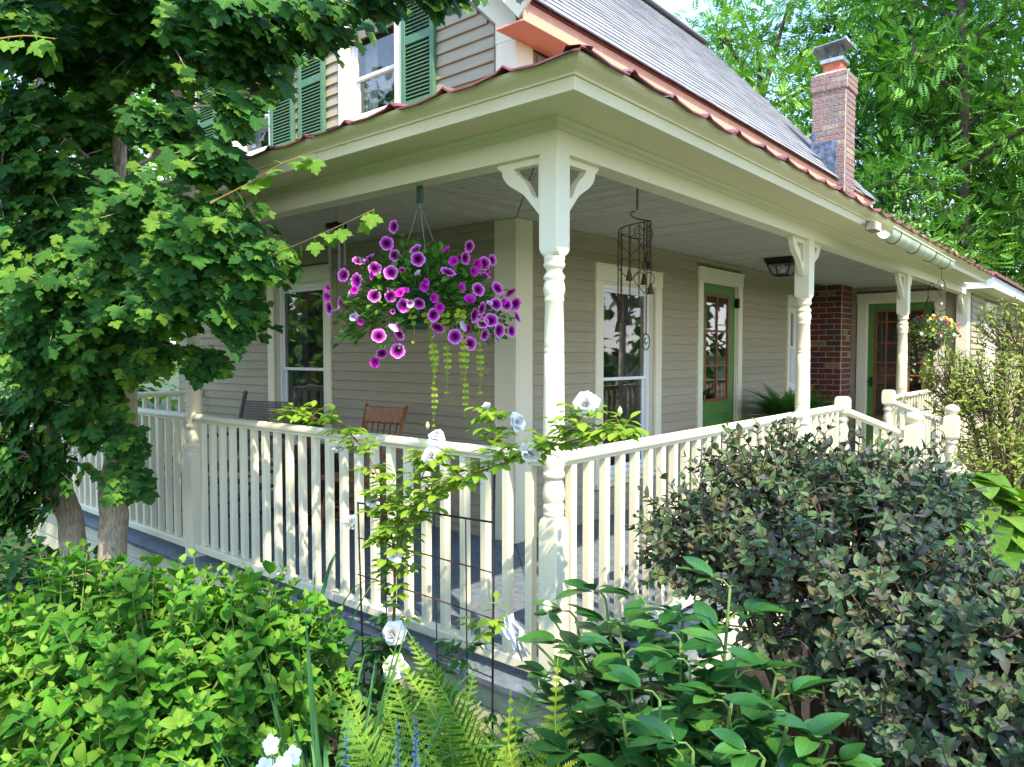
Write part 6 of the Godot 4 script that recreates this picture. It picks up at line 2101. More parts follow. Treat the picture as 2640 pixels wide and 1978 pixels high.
	for i in spots.size():
		var p: Vector3 = spots[i]
		var ax := (p.normalized() * 0.55 + (CAM - o).normalized() * 0.7 + rdir() * 0.6).normalized()
		var kd: int = kinds.get(i, i % 2)
		if kd == 4: ax = (ax * 0.4 + Vector3(-0.6, -0.3, 0.3)).normalized()
		var s := rng.randf_range(0.027, 0.036) * (0.75 if kd >= 3 else 1.0)
		put(t, "flower", fm[kd], pm, Transform3D(leaf_basis(Vector3.UP.rotated(ax, rng.randf() * TAU) + rdir() * 0.05, ax, s), p))
		add_tube(st, [p - ax * s * 0.5, p * 0.72 + Vector3.UP * 0.03, p * 0.35], [0.0016, 0.002, 0.002], 4)
		for k in 5:
			list.append([Transform3D(leaf_basis(rdir(), (Vector3.UP + rdir() * 0.5).normalized(), rng.randf_range(0.02, 0.038)), p * rng.randf_range(0.75, 0.95) + o + rdir() * 0.02), k % 2, rng.randi() % 4, 0.03])
	# half-open blooms and buds among them
	for i in 26:
		var d := rdir()
		var p := rt * d.x * 0.40 + fw * (0.12 + absf(d.z) * 0.22) + Vector3.UP * (d.y * 0.19 + 0.02)
		var ax := (p.normalized() + rdir() * 0.7 + Vector3.UP * 0.2).normalized()
		put(t, "flower", fm[[3, 3, 2, 4][i % 4]], pm, Transform3D(leaf_basis(Vector3.UP.rotated(ax, rng.randf() * TAU) + rdir() * 0.05, ax, rng.randf_range(0.011, 0.021)), p))
		add_tube(st, [p - ax * 0.01, p * 0.7 + Vector3.UP * 0.03, p * 0.35], [0.0014, 0.0018, 0.002], 4)
	st.generate_normals(false)
	put(t, "stems", st.commit(), stem)
	foliage(t, "leaf", lm, greens([[0.12, 0.33, 0.05], [0.16, 0.40, 0.06], [0.09, 0.26, 0.045], [0.24, 0.46, 0.07]]), list, 260, 0.5, 0.5, "pinnate")
	# creeping jenny strands with paired round leaves
	var coin := blade(0.46, 0.15, 0.15, 5, 0.95, 0.5)
	var lime := [leaf_mat("jenny_0", Color(0.30, 0.40, 0.03), 0.5, 0.6), leaf_mat("jenny_1", Color(0.38, 0.46, 0.04), 0.5, 0.6)]
	for sdata in [[Vector3(0.20, -0.08, 0.14), 0.50], [Vector3(0.25, -0.08, 0.10), 0.36], [Vector3(0.30, -0.06, 0.05), 0.48], [Vector3(0.36, -0.10, 0.0), 0.34], [Vector3(0.14, -0.06, 0.20), 0.16], [Vector3(0.19, -0.08, 0.15), 0.34], [Vector3(0.30, -0.08, 0.06), 0.30]]:
		var a: Vector3 = sdata[0]
		var sway := Vector3(rng.randf_range(-0.02, 0.02), 0, rng.randf_range(-0.02, 0.02))
		var b: Vector3 = a + Vector3(0, -sdata[1], 0) + sway
		var v := node(t, "trailing_strand")
		put(v, "stem", tube([a * 0.5, a, a.lerp(b, 0.5) + sway, b], [0.0016, 0.0016, 0.0014, 0.001], 5), lime[1])
		var n := int(sdata[1] / 0.026)
		for i in n:
			var p := a.lerp(b, float(i) / n) + sway * sin(PI * i / n)
			for s in [-1.0, 1.0]:
				var an := i * 1.3
				var dir = (rt * s * cos(an * 0.35) + fw * s * sin(an * 0.35) + Vector3.UP * 0.15 + rdir() * 0.2).normalized()
				put(v, "leaf", coin, lime[rng.randi() % 2], Transform3D(leaf_basis(dir, (Vector3.UP * 0.35 + fw * 0.95 + rdir() * 0.35).normalized(), lerpf(0.026, 0.013, float(i) / n)), p))

func build_pansies() -> void:
	var t := thing("pansy_basket", "wicker basket of yellow, red and white pansies hanging at the far post", "hanging basket", Vector3(-0.05, 1.50, -6.72))
	var o := t.position
	var wick := surf("wicker", rgb(92, 70, 48), 0.9, 0.25, 8.0, 2.5, 0.03)
	put(t, "pot", lathe([Vector2(0.0, -0.16), Vector2(0.09, -0.15), Vector2(0.15, -0.08), Vector2(0.175, 0.0), Vector2(0.165, 0.0), Vector2(0.0, -0.01)], 22), wick)
	for k in 3:
		var a := TAU * k / 3.0
		put(t, "cord", tube([Vector3(0, 0.44, 0), Vector3(cos(a) * 0.17, 0.0, sin(a) * 0.17)], [0.003, 0.003], 5), M.iron)
	put(t, "hook", tube(curve([Vector3(0, 0.43, 0), Vector3(0.0, 0.52, 0), Vector3(0.03, 0.575, 0.02), Vector3(0.06, 0.55, 0.04), Vector3(0.06, 0.52, 0.04)], 4), taper(17, 0.004, 0.004), 6), M.iron)
	var list := []
	var lm := [blade(0.34, 0.2, 0.2, 4, 0.85, 0.75)]
	for i in 800:
		var d := rdir()
		var p := Vector3(d.x * 0.30, 0.03 + d.y * (0.17 if d.y > 0 else 0.14), d.z * 0.30) * pow(rng.randf(), 0.4)
		list.append([Transform3D(leaf_basis((p.normalized() + rdir() * 0.6).normalized(), (Vector3.UP + rdir() * 0.5).normalized(), rng.randf_range(0.03, 0.055)), p + o), 0, rng.randi() % 3, 0.04])
	for s in 9:
		var an := s * 0.7
		for i in 16:
			var p := Vector3(cos(an) * 0.2, -0.08 - i * 0.026, sin(an) * 0.2 + 0.01 * sin(i))
			list.append([Transform3D(leaf_basis(rdir(), (Vector3.UP + rdir() * 0.6).normalized(), 0.045), p + o), 0, 2, 0.04])
	foliage(t, "leaf", lm, greens([[0.12, 0.22, 0.05], [0.18, 0.28, 0.07], [0.30, 0.36, 0.20]]), list, 120, 0.5, 0.5)
	var tones_ := [Color(0.62, 0.48, 0.05), Color(0.34, 0.04, 0.03), Color(0.66, 0.65, 0.60), Color(0.26, 0.03, 0.14), Color(0.66, 0.56, 0.12), Color(0.44, 0.14, 0.05)]
	var pet := blade(0.52, 0.1, 0.15, 4, 1.1, 0.5)
	for i in 70:
		var d := rdir()
		if d.y < -0.3: d.y = -d.y
		var p := Vector3(d.x * 0.32, 0.04 + d.y * 0.19, d.z * 0.32)
		var f := node(t, "flower", p)
		var ax := (d + Vector3(0.4, 0.2, 0.5)).normalized()
		var ci := rng.randi() % 6
		var m := leaf_mat("pansy_%d" % ci, tones_[ci], 0.6, 0.2)
		for k in 5:
			var sd := ax.cross(Vector3.UP).normalized().rotated(ax, TAU * k / 5.0)
			put(f, "petal", pet, m, Transform3D(leaf_basis((sd + ax * 0.2 + rdir() * 0.2).normalized(), ax, 0.019), ax * 0.002 * k))

# ---------------------------------------------------------------- porch furniture
func build_furniture() -> void:
	var grey := surf("weathered", rgb(120, 112, 104), 0.85, 0.2, 3.0, 1.0, 0.012, Vector3(4, 0.6, 4))
	var weave := surf("woven", rgb(134, 122, 116), 0.95, 0.2, 8.0, 1.0)
	var t := thing("rocking_chair", "grey rocking chair with woven back behind the left railing", "chair", Vector3(-3.95, 0.0, -0.92), 0.28)
	for s in [-1.0, 1.0]:
		var x: float = s * 0.27
		put(t, "back_post", tube([Vector3(x, 0.06, -0.20), Vector3(x, 0.42, -0.20), Vector3(x * 1.03, 0.72, -0.27), Vector3(x * 1.06, 0.93, -0.34)], [0.018, 0.021, 0.02, 0.019], 10), grey)
		put(t, "finial", lathe([Vector2(0.0, 0.065), Vector2(0.016, 0.06), Vector2(0.022, 0.04), Vector2(0.017, 0.018), Vector2(0.022, 0.012), Vector2(0.02, 0.0)], 12), grey, Transform3D(Basis(Vector3.RIGHT, -0.3), Vector3(x * 1.06, 0.93, -0.34)))
		put(t, "leg", tube([Vector3(x, 0.06, 0.24), Vector3(x, 0.62, 0.24)], [0.019, 0.02], 10), grey)
		box(t, "arm", Vector3(x - 0.04, 0.62, -0.24), Vector3(x + 0.04, 0.645, 0.30), grey, 0.006)
		put(t, "rocker", tube(curve([Vector3(x, 0.095, 0.46), Vector3(x, 0.045, 0.22), Vector3(x, 0.03, 0.0), Vector3(x, 0.045, -0.25), Vector3(x, 0.11, -0.56)], 5), taper(21, 0.017, 0.017), 8), grey)
	for y in [0.2, 0.32]:
		put(t, "rung", tube([Vector3(-0.27, y, 0.24), Vector3(0.27, y, 0.24)], [0.012, 0.012], 8), grey)
		put(t, "rung", tube([Vector3(-0.27, y, -0.2), Vector3(0.27, y, -0.2)], [0.012, 0.012], 8), grey)
		for s in [-1.0, 1.0]:
			put(t, "rung", tube([Vector3(s * 0.27, y + 0.03, 0.24), Vector3(s * 0.27, y + 0.03, -0.2)], [0.012, 0.012], 8), grey)
	# woven seat and back from interlaced strips
	var ws := begin()
	ws.set_smooth_group(-1)
	var back := node(t, "woven_back")
	var seat := node(t, "woven_seat")
	for i in 26:
		var x := -0.24 + 0.48 * i / 25.0
		for k in 22:
			if (i + k) % 2 == 0: continue
		bar(back, "strip", Vector3(x, 0.44, -0.203), Vector3(x, 0.90, -0.327), 0.010, 0.004, weave, 0.001, Vector3(0, 0.2, 1))
	for k in 22:
		var f := k / 21.0
		var a := Vector3(-0.265, lerpf(0.45, 0.90, f), lerpf(-0.206, -0.327, f) + (0.006 if k % 2 == 0 else -0.004))
		bar(back, "strip", a, a + Vector3(0.53, 0, 0), 0.012, 0.004, weave, 0.001, Vector3(0, 0.2, 1))
	for k in 20:
		var z := -0.19 + 0.42 * k / 19.0
		bar(seat, "strip", Vector3(-0.27, 0.40, z), Vector3(0.27, 0.40, z), 0.018, 0.012, weave, 0.002)
	put(t, "seat_rail", tube([Vector3(-0.27, 0.40, 0.24), Vector3(0.27, 0.40, 0.24)], [0.016, 0.016], 8), grey)
	# plain wooden chair facing the garden
	var wood := surf("chair_wood", rgb(186, 112, 56), 0.42, 0.2, 2.5, 0.6, 0.01, Vector3(5, 0.7, 5))
	var c := thing("wooden_chair", "brown wooden spindle-back chair against the left porch wall", "chair", Vector3(-2.52, 0.0, -1.02), 0.12)
	box(c, "seat", Vector3(-0.20, 0.43, -0.19), Vector3(0.20, 0.462, 0.20), wood, 0.012)
	for s in [[-1, -1], [1, -1], [-1, 1], [1, 1]]:
		put(c, "leg", tube([Vector3(s[0] * 0.15, 0.435, s[1] * 0.14), Vector3(s[0] * 0.18, 0.2, s[1] * 0.17), Vector3(s[0] * 0.20, 0.0, s[1] * 0.20)], [0.014, 0.018, 0.012], 8), wood)
	for y in [0.16, 0.25]:
		put(c, "rung", tube([Vector3(-0.18, y, 0.17), Vector3(0.18, y, 0.17)], [0.008, 0.008], 6), wood)
		put(c, "rung", tube([Vector3(-0.18, y, 0.17), Vector3(-0.18, y, -0.17)], [0.008, 0.008], 6), wood)
		put(c, "rung", tube([Vector3(0.18, y, 0.17), Vector3(0.18, y, -0.17)], [0.008, 0.008], 6), wood)
	for s in [-1.0, 1.0]:
		put(c, "back_post", tube([Vector3(s * 0.17, 0.45, -0.16), Vector3(s * 0.185, 0.7, -0.21), Vector3(s * 0.20, 0.94, -0.29)], [0.015, 0.015, 0.012], 8), wood)
	box(c, "top_rail", Vector3(-0.195, 0.80, -0.275), Vector3(0.195, 0.925, -0.255), wood, 0.006).rotation.x = -0.22
	box(c, "cross_rail", Vector3(-0.18, 0.56, -0.195), Vector3(0.18, 0.59, -0.175), wood, 0.005)
	for i in 6:
		var x := -0.14 + 0.056 * i
		put(c, "spindle", tube([Vector3(x, 0.58, -0.186), Vector3(x * 1.08, 0.82, -0.24)], [0.006, 0.006], 6), wood)
	# crate-like stand with a small red flower pot, seen through the balusters
	var b := thing("wooden_barrel", "dark wooden barrel behind the railing under the left window", "barrel", Vector3(-3.3, 0.0, -1.15))
	put(b, "body", lathe([Vector2(0.0, 0.0), Vector2(0.19, 0.0), Vector2(0.225, 0.18), Vector2(0.235, 0.30), Vector2(0.225, 0.42), Vector2(0.19, 0.58), Vector2(0.0, 0.58)], 24), surf("barrel_wood", rgb(84, 62, 44), 0.85, 0.25, 2.5, 1.0, 0.012, Vector3(5, 0.6, 5)))
	for y in [0.08, 0.5]:
		put(b, "hoop", lathe([Vector2(0.206, y - 0.02), Vector2(0.214, y - 0.02), Vector2(0.222 if y < 0.3 else 0.21, y + 0.02), Vector2(0.2, y + 0.02)], 24), M.iron)
	var fp := thing("geranium_pot", "small pot with a dark red bloom on the barrel", "potted plant", Vector3(-3.3, 0.58, -1.1))
	put(fp, "pot", lathe([Vector2(0.0, 0.0), Vector2(0.05, 0.0), Vector2(0.065, 0.10), Vector2(0.07, 0.10), Vector2(0.07, 0.12), Vector2(0.0, 0.12)], 18), M.terracotta)
	var lf := blade(0.42, 0.2, 0.2, 5, 0.9, 0.6)
	for i in 26:
		var d := rdir()
		put(fp, "leaf", lf, leaf_mat("geranium_leaf", Color(0.05, 0.13, 0.03), 0.6, 0.3), Transform3D(leaf_basis((d + Vector3.UP * 0.3).normalized(), Vector3.UP, 0.05), Vector3(d.x * 0.05, 0.14 + absf(d.y) * 0.06, d.z * 0.05)))
	for i in 40:
		var d := rdir()
		put(fp, "petal", lf, leaf_mat("geranium_red", Color(0.24, 0.01, 0.025), 0.6, 0.2), Transform3D(leaf_basis(d, d.cross(Vector3(0.3, 1, 0.2)).normalized(), 0.024), Vector3(0, 0.235, 0) + d * 0.03))

# ---------------------------------------------------------------- hanging things
func chain_mesh(L: float, link: float, w: float) -> ArrayMesh:
	var st := begin()
	st.set_smooth_group(0)
	var n := int(L / (link * 0.78))
	for i in n:
		var y := -i * link * 0.78
		var ax := Vector3(1, 0, 0) if i % 2 == 0 else Vector3(0, 0, 1)
		var pts := []
		var rad := []
		for k in 9:
			var a := TAU * k / 8.0
			pts.append(Vector3(0, y - link * 0.5, 0) + ax * cos(a) * link * 0.28 + Vector3.UP * sin(a) * link * 0.5)
			rad.append(w)
		add_tube(st, pts, rad, 4, false)
	st.generate_normals(false)
	return st.commit()

func build_hangings() -> void:
	var rust := surf("rust", rgb(112, 82, 58), 0.75, 0.3, 6.0, 1.0, 0.02)
	rust.metallic = 0.3
	# spiral of bells and hearts
	var t := thing("heart_mobile", "rusty hanging mobile of chains, wire hearts and little bells", "wind chime", Vector3(-0.47, 2.243, -1.37))
	put(t, "chain", chain_mesh(0.13, 0.022, 0.0022), rust)
	var pts := []
	var rad := []
	for i in 30:
		var f := i / 29.0
		var a := f * TAU * 1.35 + 2.2
		var r := lerpf(0.012, 0.115, pow(f, 0.55))
		pts.append(Vector3(cos(a) * r, -0.13 - 0.14 * f, sin(a) * r))
		rad.append(0.0035)
	put(t, "spiral", tube(pts, rad, 6), rust)
	var bell := lathe([Vector2(0.004, 0.0), Vector2(0.007, -0.004), Vector2(0.019, -0.058), Vector2(0.021, -0.062), Vector2(0.018, -0.06), Vector2(0.0, -0.01)], 10)
	var drops := [0.30, 0.20, 0.34, 0.16, 0.40, 0.24, 0.46, 0.50, 0.36, 0.44]
	for i in drops.size():
		var p: Vector3 = pts[9 + i * 2]
		put(t, "chain", chain_mesh(drops[i], 0.018, 0.0017), rust, Transform3D(Basis(Vector3.UP, i * 0.7), p))
		put(t, "bell", bell, rust, Transform3D(Basis.IDENTITY, p + Vector3(0, -drops[i], 0)))
	for hrt in [[Vector3(-0.02, -0.31, 0.03), 0.075, 0.3], [Vector3(0.03, -0.27, -0.02), 0.075, 1.1], [Vector3(-0.03, -0.45, 0.02), 0.075, 0.6], [Vector3(0.03, -0.52, -0.03), 0.072, 0.9]]:
		var hp := []
		var hr := []
		for k in 25:
			var a := TAU * k / 24.0
			var x := 0.95 * pow(sin(a), 3.0)
			var y := (13.0 * cos(a) - 5.0 * cos(2 * a) - 2.0 * cos(3 * a) - cos(4 * a)) / 17.0
			hp.append(Vector3(x, y, 0) * hrt[1])
			hr.append(0.0024)
		put(t, "heart", tube(hp, hr, 5), rust, Transform3D(Basis(Vector3.UP, hrt[2] + 0.2), hrt[0]))
		put(t, "chain", tube([Vector3(0, 0, 0), Vector3(0, 0.62 * hrt[1], 0)], [0.001, 0.001], 4), rust, Transform3D(Basis.IDENTITY, hrt[0]))
	put(t, "chain", chain_mesh(0.62, 0.018, 0.0017), rust, Transform3D(Basis.IDENTITY, Vector3(0.05, -0.2, -0.02)))
	put(t, "pendant", ring(Vector3(0.05, -0.86, -0.02), 0.045, 0.003, Vector3(0.6, 0, 0.8), 16, 0.45), rust)
	put(t, "pendant", lathe([Vector2(0.0, 0.02), Vector2(0.013, 0.012), Vector2(0.014, -0.01), Vector2(0.0, -0.022)], 10), M.steel, Transform3D(Basis.IDENTITY, Vector3(0.05, -0.855, -0.02)))
	# tubular chime
	var c := thing("wind_chime", "small silver tube wind chime beside the left window", "wind chime", Vector3(-2.17, 2.243, -0.59))
	put(c, "cord", tube([Vector3.ZERO, Vector3(0, -0.10, 0)], [0.0015, 0.0015], 4), M.iron)
	put(c, "ring", lathe([Vector2(0.0, -0.095), Vector2(0.012, -0.10), Vector2(0.03, -0.112), Vector2(0.066, -0.116), Vector2(0.068, -0.14), Vector2(0.0, -0.145)], 22), M.iron)
	for k in 5:
		var a := TAU * k / 5.0 + 0.3
		var p := Vector3(cos(a) * 0.05, -0.17, sin(a) * 0.05)
		var L := 0.28 - 0.02 * k
		put(c, "cord", tube([p + Vector3(0, 0.03, 0), p], [0.001, 0.001], 4), M.iron)
		put(c, "pipe", tube([p, p + Vector3(0, -L, 0)], [0.0075, 0.0075], 10), M.steel)
	put(c, "cord", tube([Vector3(0, -0.14, 0), Vector3(0, -0.62, 0)], [0.001, 0.001], 4), M.iron)
	put(c, "striker", lathe([Vector2(0.0, -0.28), Vector2(0.024, -0.284), Vector2(0.024, -0.298), Vector2(0.0, -0.302)], 14), M.oak)
	put(c, "sail", lathe([Vector2(0.0, 0.003), Vector2(0.03, 0.003), Vector2(0.03, -0.003), Vector2(0.0, -0.003)], 18), M.steel, Transform3D(Basis(Vector3.RIGHT, PI / 2) , Vector3(0, -0.65, 0)))
	# ceiling lantern
	var l := thing("porch_lantern", "black square lantern with clear glass panes under the porch ceiling", "lamp", Vector3(-0.96, 2.243, -4.92))
	box(l, "cap", Vector3(-0.135, -0.045, -0.135), Vector3(0.135, -0.001, 0.135), M.iron, 0.006)
	box(l, "cap", Vector3(-0.12, -0.065, -0.12), Vector3(0.12, -0.0455, 0.12), M.iron, 0.006)
	var tp := 0.112
	var bt := 0.068
	var cs := [Vector2(1, 1), Vector2(1, -1), Vector2(-1, -1), Vector2(-1, 1)]
	for k in 4:
		var a: Vector2 = cs[k]
		var b: Vector2 = cs[(k + 1) % 4]
		put(l, "glazing_bar", tube([Vector3(a.x * tp, -0.065, a.y * tp), Vector3(a.x * bt, -0.165, a.y * bt)], [0.007, 0.007], 6), M.iron)
		put(l, "glazing_bar", tube([Vector3(a.x * bt, -0.165, a.y * bt), Vector3(b.x * bt, -0.165, b.y * bt)], [0.007, 0.007], 6), M.iron)
		var st := begin()
		var o2 := Vector3(a.x + b.x, 0, a.y + b.y)
		fquad(st, Vector3(a.x * tp, -0.066, a.y * tp), Vector3(b.x * tp, -0.066, b.y * tp), Vector3(b.x * bt, -0.164, b.y * bt), Vector3(a.x * bt, -0.164, a.y * bt), o2)
		put(l, "pane", st.commit(), M.glass)
	put(l, "bulb", lathe([Vector2(0.0, -0.14), Vector2(0.018, -0.134), Vector2(0.028, -0.115), Vector2(0.026, -0.098), Vector2(0.014, -0.08), Vector2(0.013, -0.065)], 16), plain("bulb_white", rgb(225, 225, 220), 0.3))
	# length of gutter, its straps, and the rain chain
	var g := thing("gutter", "short pale green gutter hung under the eave above the steps", "gutter", Vector3(0.36, 2.16, -4.3))
	var gm := surf("gutter_paint", rgb(206, 214, 180), 0.5, 0.1, 1.2, 0.3)
	var st2 := begin()
	st2.set_smooth_group(0)
	var n := 10
	var z0 := 1.12
	var z1 := -1.05
	for i in n:
		var a0 := PI + PI * i / n
		var a1 := PI + PI * (i + 1) / n
		var p0 := Vector3(cos(a0) * 0.055, sin(a0) * 0.075, 0)
		var p1 := Vector3(cos(a1) * 0.055, sin(a1) * 0.075, 0)
		for rr in [1.0, 0.95]:
			for v in [[p0, z0], [p1, z0], [p1, z1], [p0, z0], [p1, z1], [p0, z1]]:
				st2.add_vertex(Vector3(v[0].x * rr, v[0].y * rr - 0.02 * (z0 - v[1]) / 2.0, v[1]))
	st2.generate_normals(false)
	put(g, "trough", st2.commit(), gm)
	bar(g, "lip", Vector3(0.055, 0.002, z0), Vector3(0.055, -0.02, z1), 0.012, 0.014, gm, 0.003)
	bar(g, "back_lip", Vector3(-0.055, 0.01, z0), Vector3(-0.055, -0.012, z1), 0.006, 0.03, gm, 0.002)
	for k in 4:
		var z := lerpf(0.9, -0.85, k / 3.0)
		var sp := []
		for i in 9:
			var a := PI + PI * i / 8.0
			sp.append(Vector3(cos(a) * 0.058, sin(a) * 0.078 - 0.02 * (z0 - z) / 2.0, z))
		put(g, "strap", tube(sp, taper(9, 0.003, 0.003), 5), M.iron)
	var rc := thing("rain_chain", "copper rain chain of rings and beads hanging from the gutter end", "rain chain", Vector3(0.37, 2.06, -5.05))
	put(rc, "wire", tube([Vector3(0, 0.03, 0), Vector3(0, -0.10, 0)], [0.002, 0.002], 5), rust)
	var y := -0.10
	var k2 := 0
	while y > -1.75:
		var r := 0.06 if k2 % 3 != 2 else 0.045
		put(rc, "ring", ring(Vector3(0, y - r, 0), r, 0.0035, Vector3(cos(k2 * 0.9), 0, sin(k2 * 0.9) + 0.4).normalized(), 18, 0.92), rust)
		put(rc, "bead", lathe([Vector2(0.0, 0.018), Vector2(0.014, 0.012), Vector2(0.018, 0.0), Vector2(0.014, -0.012), Vector2(0.0, -0.018)], 10), M.steel, Transform3D(Basis.IDENTITY, Vector3(0, y - r, 0)))
		put(rc, "wire", tube([Vector3(0, y - r * 2.0, 0), Vector3(0, y - r * 2.0 - 0.035, 0)], [0.002, 0.002], 5), rust)
		y -= r * 2.0 + 0.035
		k2 += 1
	var fl := thing("eave_floodlight", "small white box fixed to the eave at the gutter's near end", "lamp", Vector3(0.33, 2.145, -3.05))
	box(fl, "housing", Vector3(-0.04, -0.02, -0.07), Vector3(0.02, 0.045, 0.07), M.sheath, 0.006)
	box(fl, "lens", Vector3(0.0205, -0.014, -0.06), Vector3(0.026, 0.038, 0.06), plain("lens", rgb(214, 214, 220), 0.25), 0.002)

# ---------------------------------------------------------------- ground and trees
func build_ground() -> void:
	var gs := begin()
	quad(gs, Vector3(-150, GROUND, -150), Vector3(150, GROUND, -150), Vector3(150, GROUND, 150), Vector3(-150, GROUND, 150), Vector3.UP)
	structure(put(self, "ground", gs.commit(), surf("lawn", rgb(74, 96, 44), 0.95, 0.3, 0.7, 2.5, 0.012)))
	var bs := begin()
	var poly := [Vector2(-4.6, 0.02), Vector2(0.02, 0.02), Vector2(0.02, -3.7), Vector2(1.35, -3.7), Vector2(1.7, -1.2), Vector2(1.9, 0.9), Vector2(0.9, 1.9), Vector2(-1.8, 2.1), Vector2(-4.6, 1.6)]
	var ids := Geometry2D.triangulate_polygon(PackedVector2Array(poly))
	for i in range(0, ids.size(), 3):
		tri(bs, Vector3(poly[ids[i]].x, GROUND + 0.012, poly[ids[i]].y), Vector3(poly[ids[i + 1]].x, GROUND + 0.012, poly[ids[i + 1]].y), Vector3(poly[ids[i + 2]].x, GROUND + 0.012, poly[ids[i + 2]].y), Vector3.UP)
	structure(put(self, "flower_bed", bs.commit(), surf("mulch", rgb(64, 46, 38), 0.95, 0.42, 3.0, 3.0, 0.03)))
	# flagstones of the path at the right
	var path := Node3D.new()
	path.name = "stone_path"
	add_child(path)
	structure(path)
	var stone := tones("flag", rgb(186, 180, 168), 4, 0.08, 0.92, 2.5, 1.6, 0.2)
	for i in 14:
		var z := -0.2 - i * 0.55
		for j in 2:
			var cx := 1.75 + j * 0.62 + rng.randf_range(-0.05, 0.05)
			var w := rng.randf_range(0.26, 0.31)
			var l := rng.randf_range(0.22, 0.26)
			plank(path, "flagstone", [Vector2(cx - w, z + l), Vector2(cx + w * rng.randf_range(0.9, 1.0), z + l), Vector2(cx + w, z - l), Vector2(cx - w * rng.randf_range(0.85, 1.0), z - l)], GROUND + 0.035 + rng.randf() * 0.01, 0.05, stone[rng.randi() % 4])
	# a ground cover of small leaves in the shade at the left
	var gc := thing("ground_cover", "dark leafy ground cover under the maple at the left edge", "ground cover", Vector3(-5.2, GROUND, 1.4))
	gc.set_meta("kind", "stuff")
	var lm := [blade(0.34, 0.2, 0.25, 4, 0.85, 0.75)]
	var list := []
	for i in 8200:
		var x := rng.randf_range(-9.5, -3.2)
		var z := rng.randf_range(0.25, 4.5) if x > -6.3 else rng.randf_range(-3.0, 4.5)
		var hgt := 0.10 + 0.55 * pow(absf(sin(x * 2.1 + z * 1.3)) * absf(cos(z * 1.7 - x)), 0.5)
		var p := Vector3(x, GROUND + rng.randf() * hgt, z)
		list.append([Transform3D(leaf_basis((rdir() + Vector3.UP * 0.5).normalized(), (Vector3.UP + rdir() * 0.6).normalized(), rng.randf_range(0.05, 0.11)), p), 0, rng.randi() % 4, 0.08])
	foliage(gc, "leaf", lm, greens([[0.04, 0.12, 0.03], [0.055, 0.15, 0.035], [0.03, 0.09, 0.025], [0.08, 0.19, 0.04]]), list, 0, 0.5, 0.4)
	# low filler leaves between the bed plants
	var gf := thing("bed_foliage", "low mixed leaves filling the flower bed below the deck", "ground cover", Vector3(0.2, GROUND, 0.6))
	gf.set_meta("kind", "stuff")
	var l2 := []
	for i in 4200:
		var p := Vector3(rng.randf_range(-2.2, 1.5), GROUND + 0.02 + rng.randf() * 0.34, rng.randf_range(0.12, 1.5))
		if p.x > 0.15: p.z = rng.randf_range(-0.6, 1.2)
		l2.append([Transform3D(leaf_basis((rdir() + Vector3.UP * 0.6).normalized(), (Vector3.UP + rdir() * 0.6).normalized(), rng.randf_range(0.04, 0.085)), p), 0, rng.randi() % 4, 0.06])
	foliage(gf, "leaf", lm, greens([[0.06, 0.16, 0.035], [0.09, 0.22, 0.04], [0.04, 0.11, 0.03], [0.14, 0.27, 0.05]]), l2, 0, 0.5, 0.5)

# a tree with trunk, limbs and a crown of leaf clumps hung on the limbs
func build_tree(called: String, label: String, at: Vector3, trunk_h: float, trunk_r: float, blobs: Array, per_m3: float, meshes: Array, cols: Array, size: Vector2, group := "trees behind the house", clump := 0.55) -> void:
	var t := thing(called, label, "tree", at, 0.0, group)
	var bark := surf("tree_bark", rgb(112, 98, 84), 0.95, 0.3, 1.4, 2.5, 0.02, Vector3(2, 0.5, 2))
	var n0 := rng.randf() * 10.0
	var tp := Vector3(rng.randf_range(-0.3, 0.3), trunk_h, rng.randf_range(-0.3, 0.3))
	var tr := curve([Vector3.DOWN * 0.2, Vector3(0.1 * sin(n0), trunk_h * 0.4, 0.1 * cos(n0)), tp], 4)
	put(t, "trunk", tube(tr, taper(tr.size(), trunk_r, trunk_r * 0.5), 9, 0.06), bark)
	var limb := begin()
	limb.set_smooth_group(0)
	var list := []
	for b in blobs:
		var c: Vector3 = b[0]
		var r: Vector3 = b[1]
		var root := Vector3(tp.x * 0.8, clampf(c.y - r.y * 0.9, trunk_h * 0.45, trunk_h), tp.z * 0.8)
		add_tube(limb, curve([root, root.lerp(c, 0.5) + Vector3(0, r.y * 0.15, 0), c + Vector3(0, r.y * 0.3, 0)], 3), taper(7, trunk_r * 0.42, trunk_r * 0.1), 6)
		var vol := r.x * r.y * r.z * 4.19
		var nc := int(maxf(5.0, vol * per_m3))
		for i in nc:
			var d := rdir()
			var k := pow(rng.randf(), 0.38)
			var p := c + Vector3(d.x * r.x, d.y * r.y, d.z * r.z) * k
			if i % 3 == 0:
				add_tube(limb, [c.lerp(p, 0.2), c.lerp(p, 0.65) + Vector3.UP * 0.1, p], [trunk_r * 0.12, trunk_r * 0.07, 0.008], 4)
			# a clump: leaves hang round one twig end, drooping outwards
			for j in 12:
				var q := p + rdir() * clump * pow(rng.randf(), 0.5)
				var od := (q - p).normalized()
				var s := rng.randf_range(size.x, size.y)
				var dir := (od + d * 0.3 + rdir() * 0.7).normalized()
				list.append([Transform3D(leaf_basis(dir, (Vector3.UP + od * 0.4 + rdir() * 0.35).normalized(), s), q + at), rng.randi() % meshes.size(), rng.randi() % cols.size(), s])
	limb.generate_normals(false)
	put(t, "limbs", limb.commit(), bark)
	foliage(t, "crown", meshes, cols, list, 0, 0.5, 0.7)

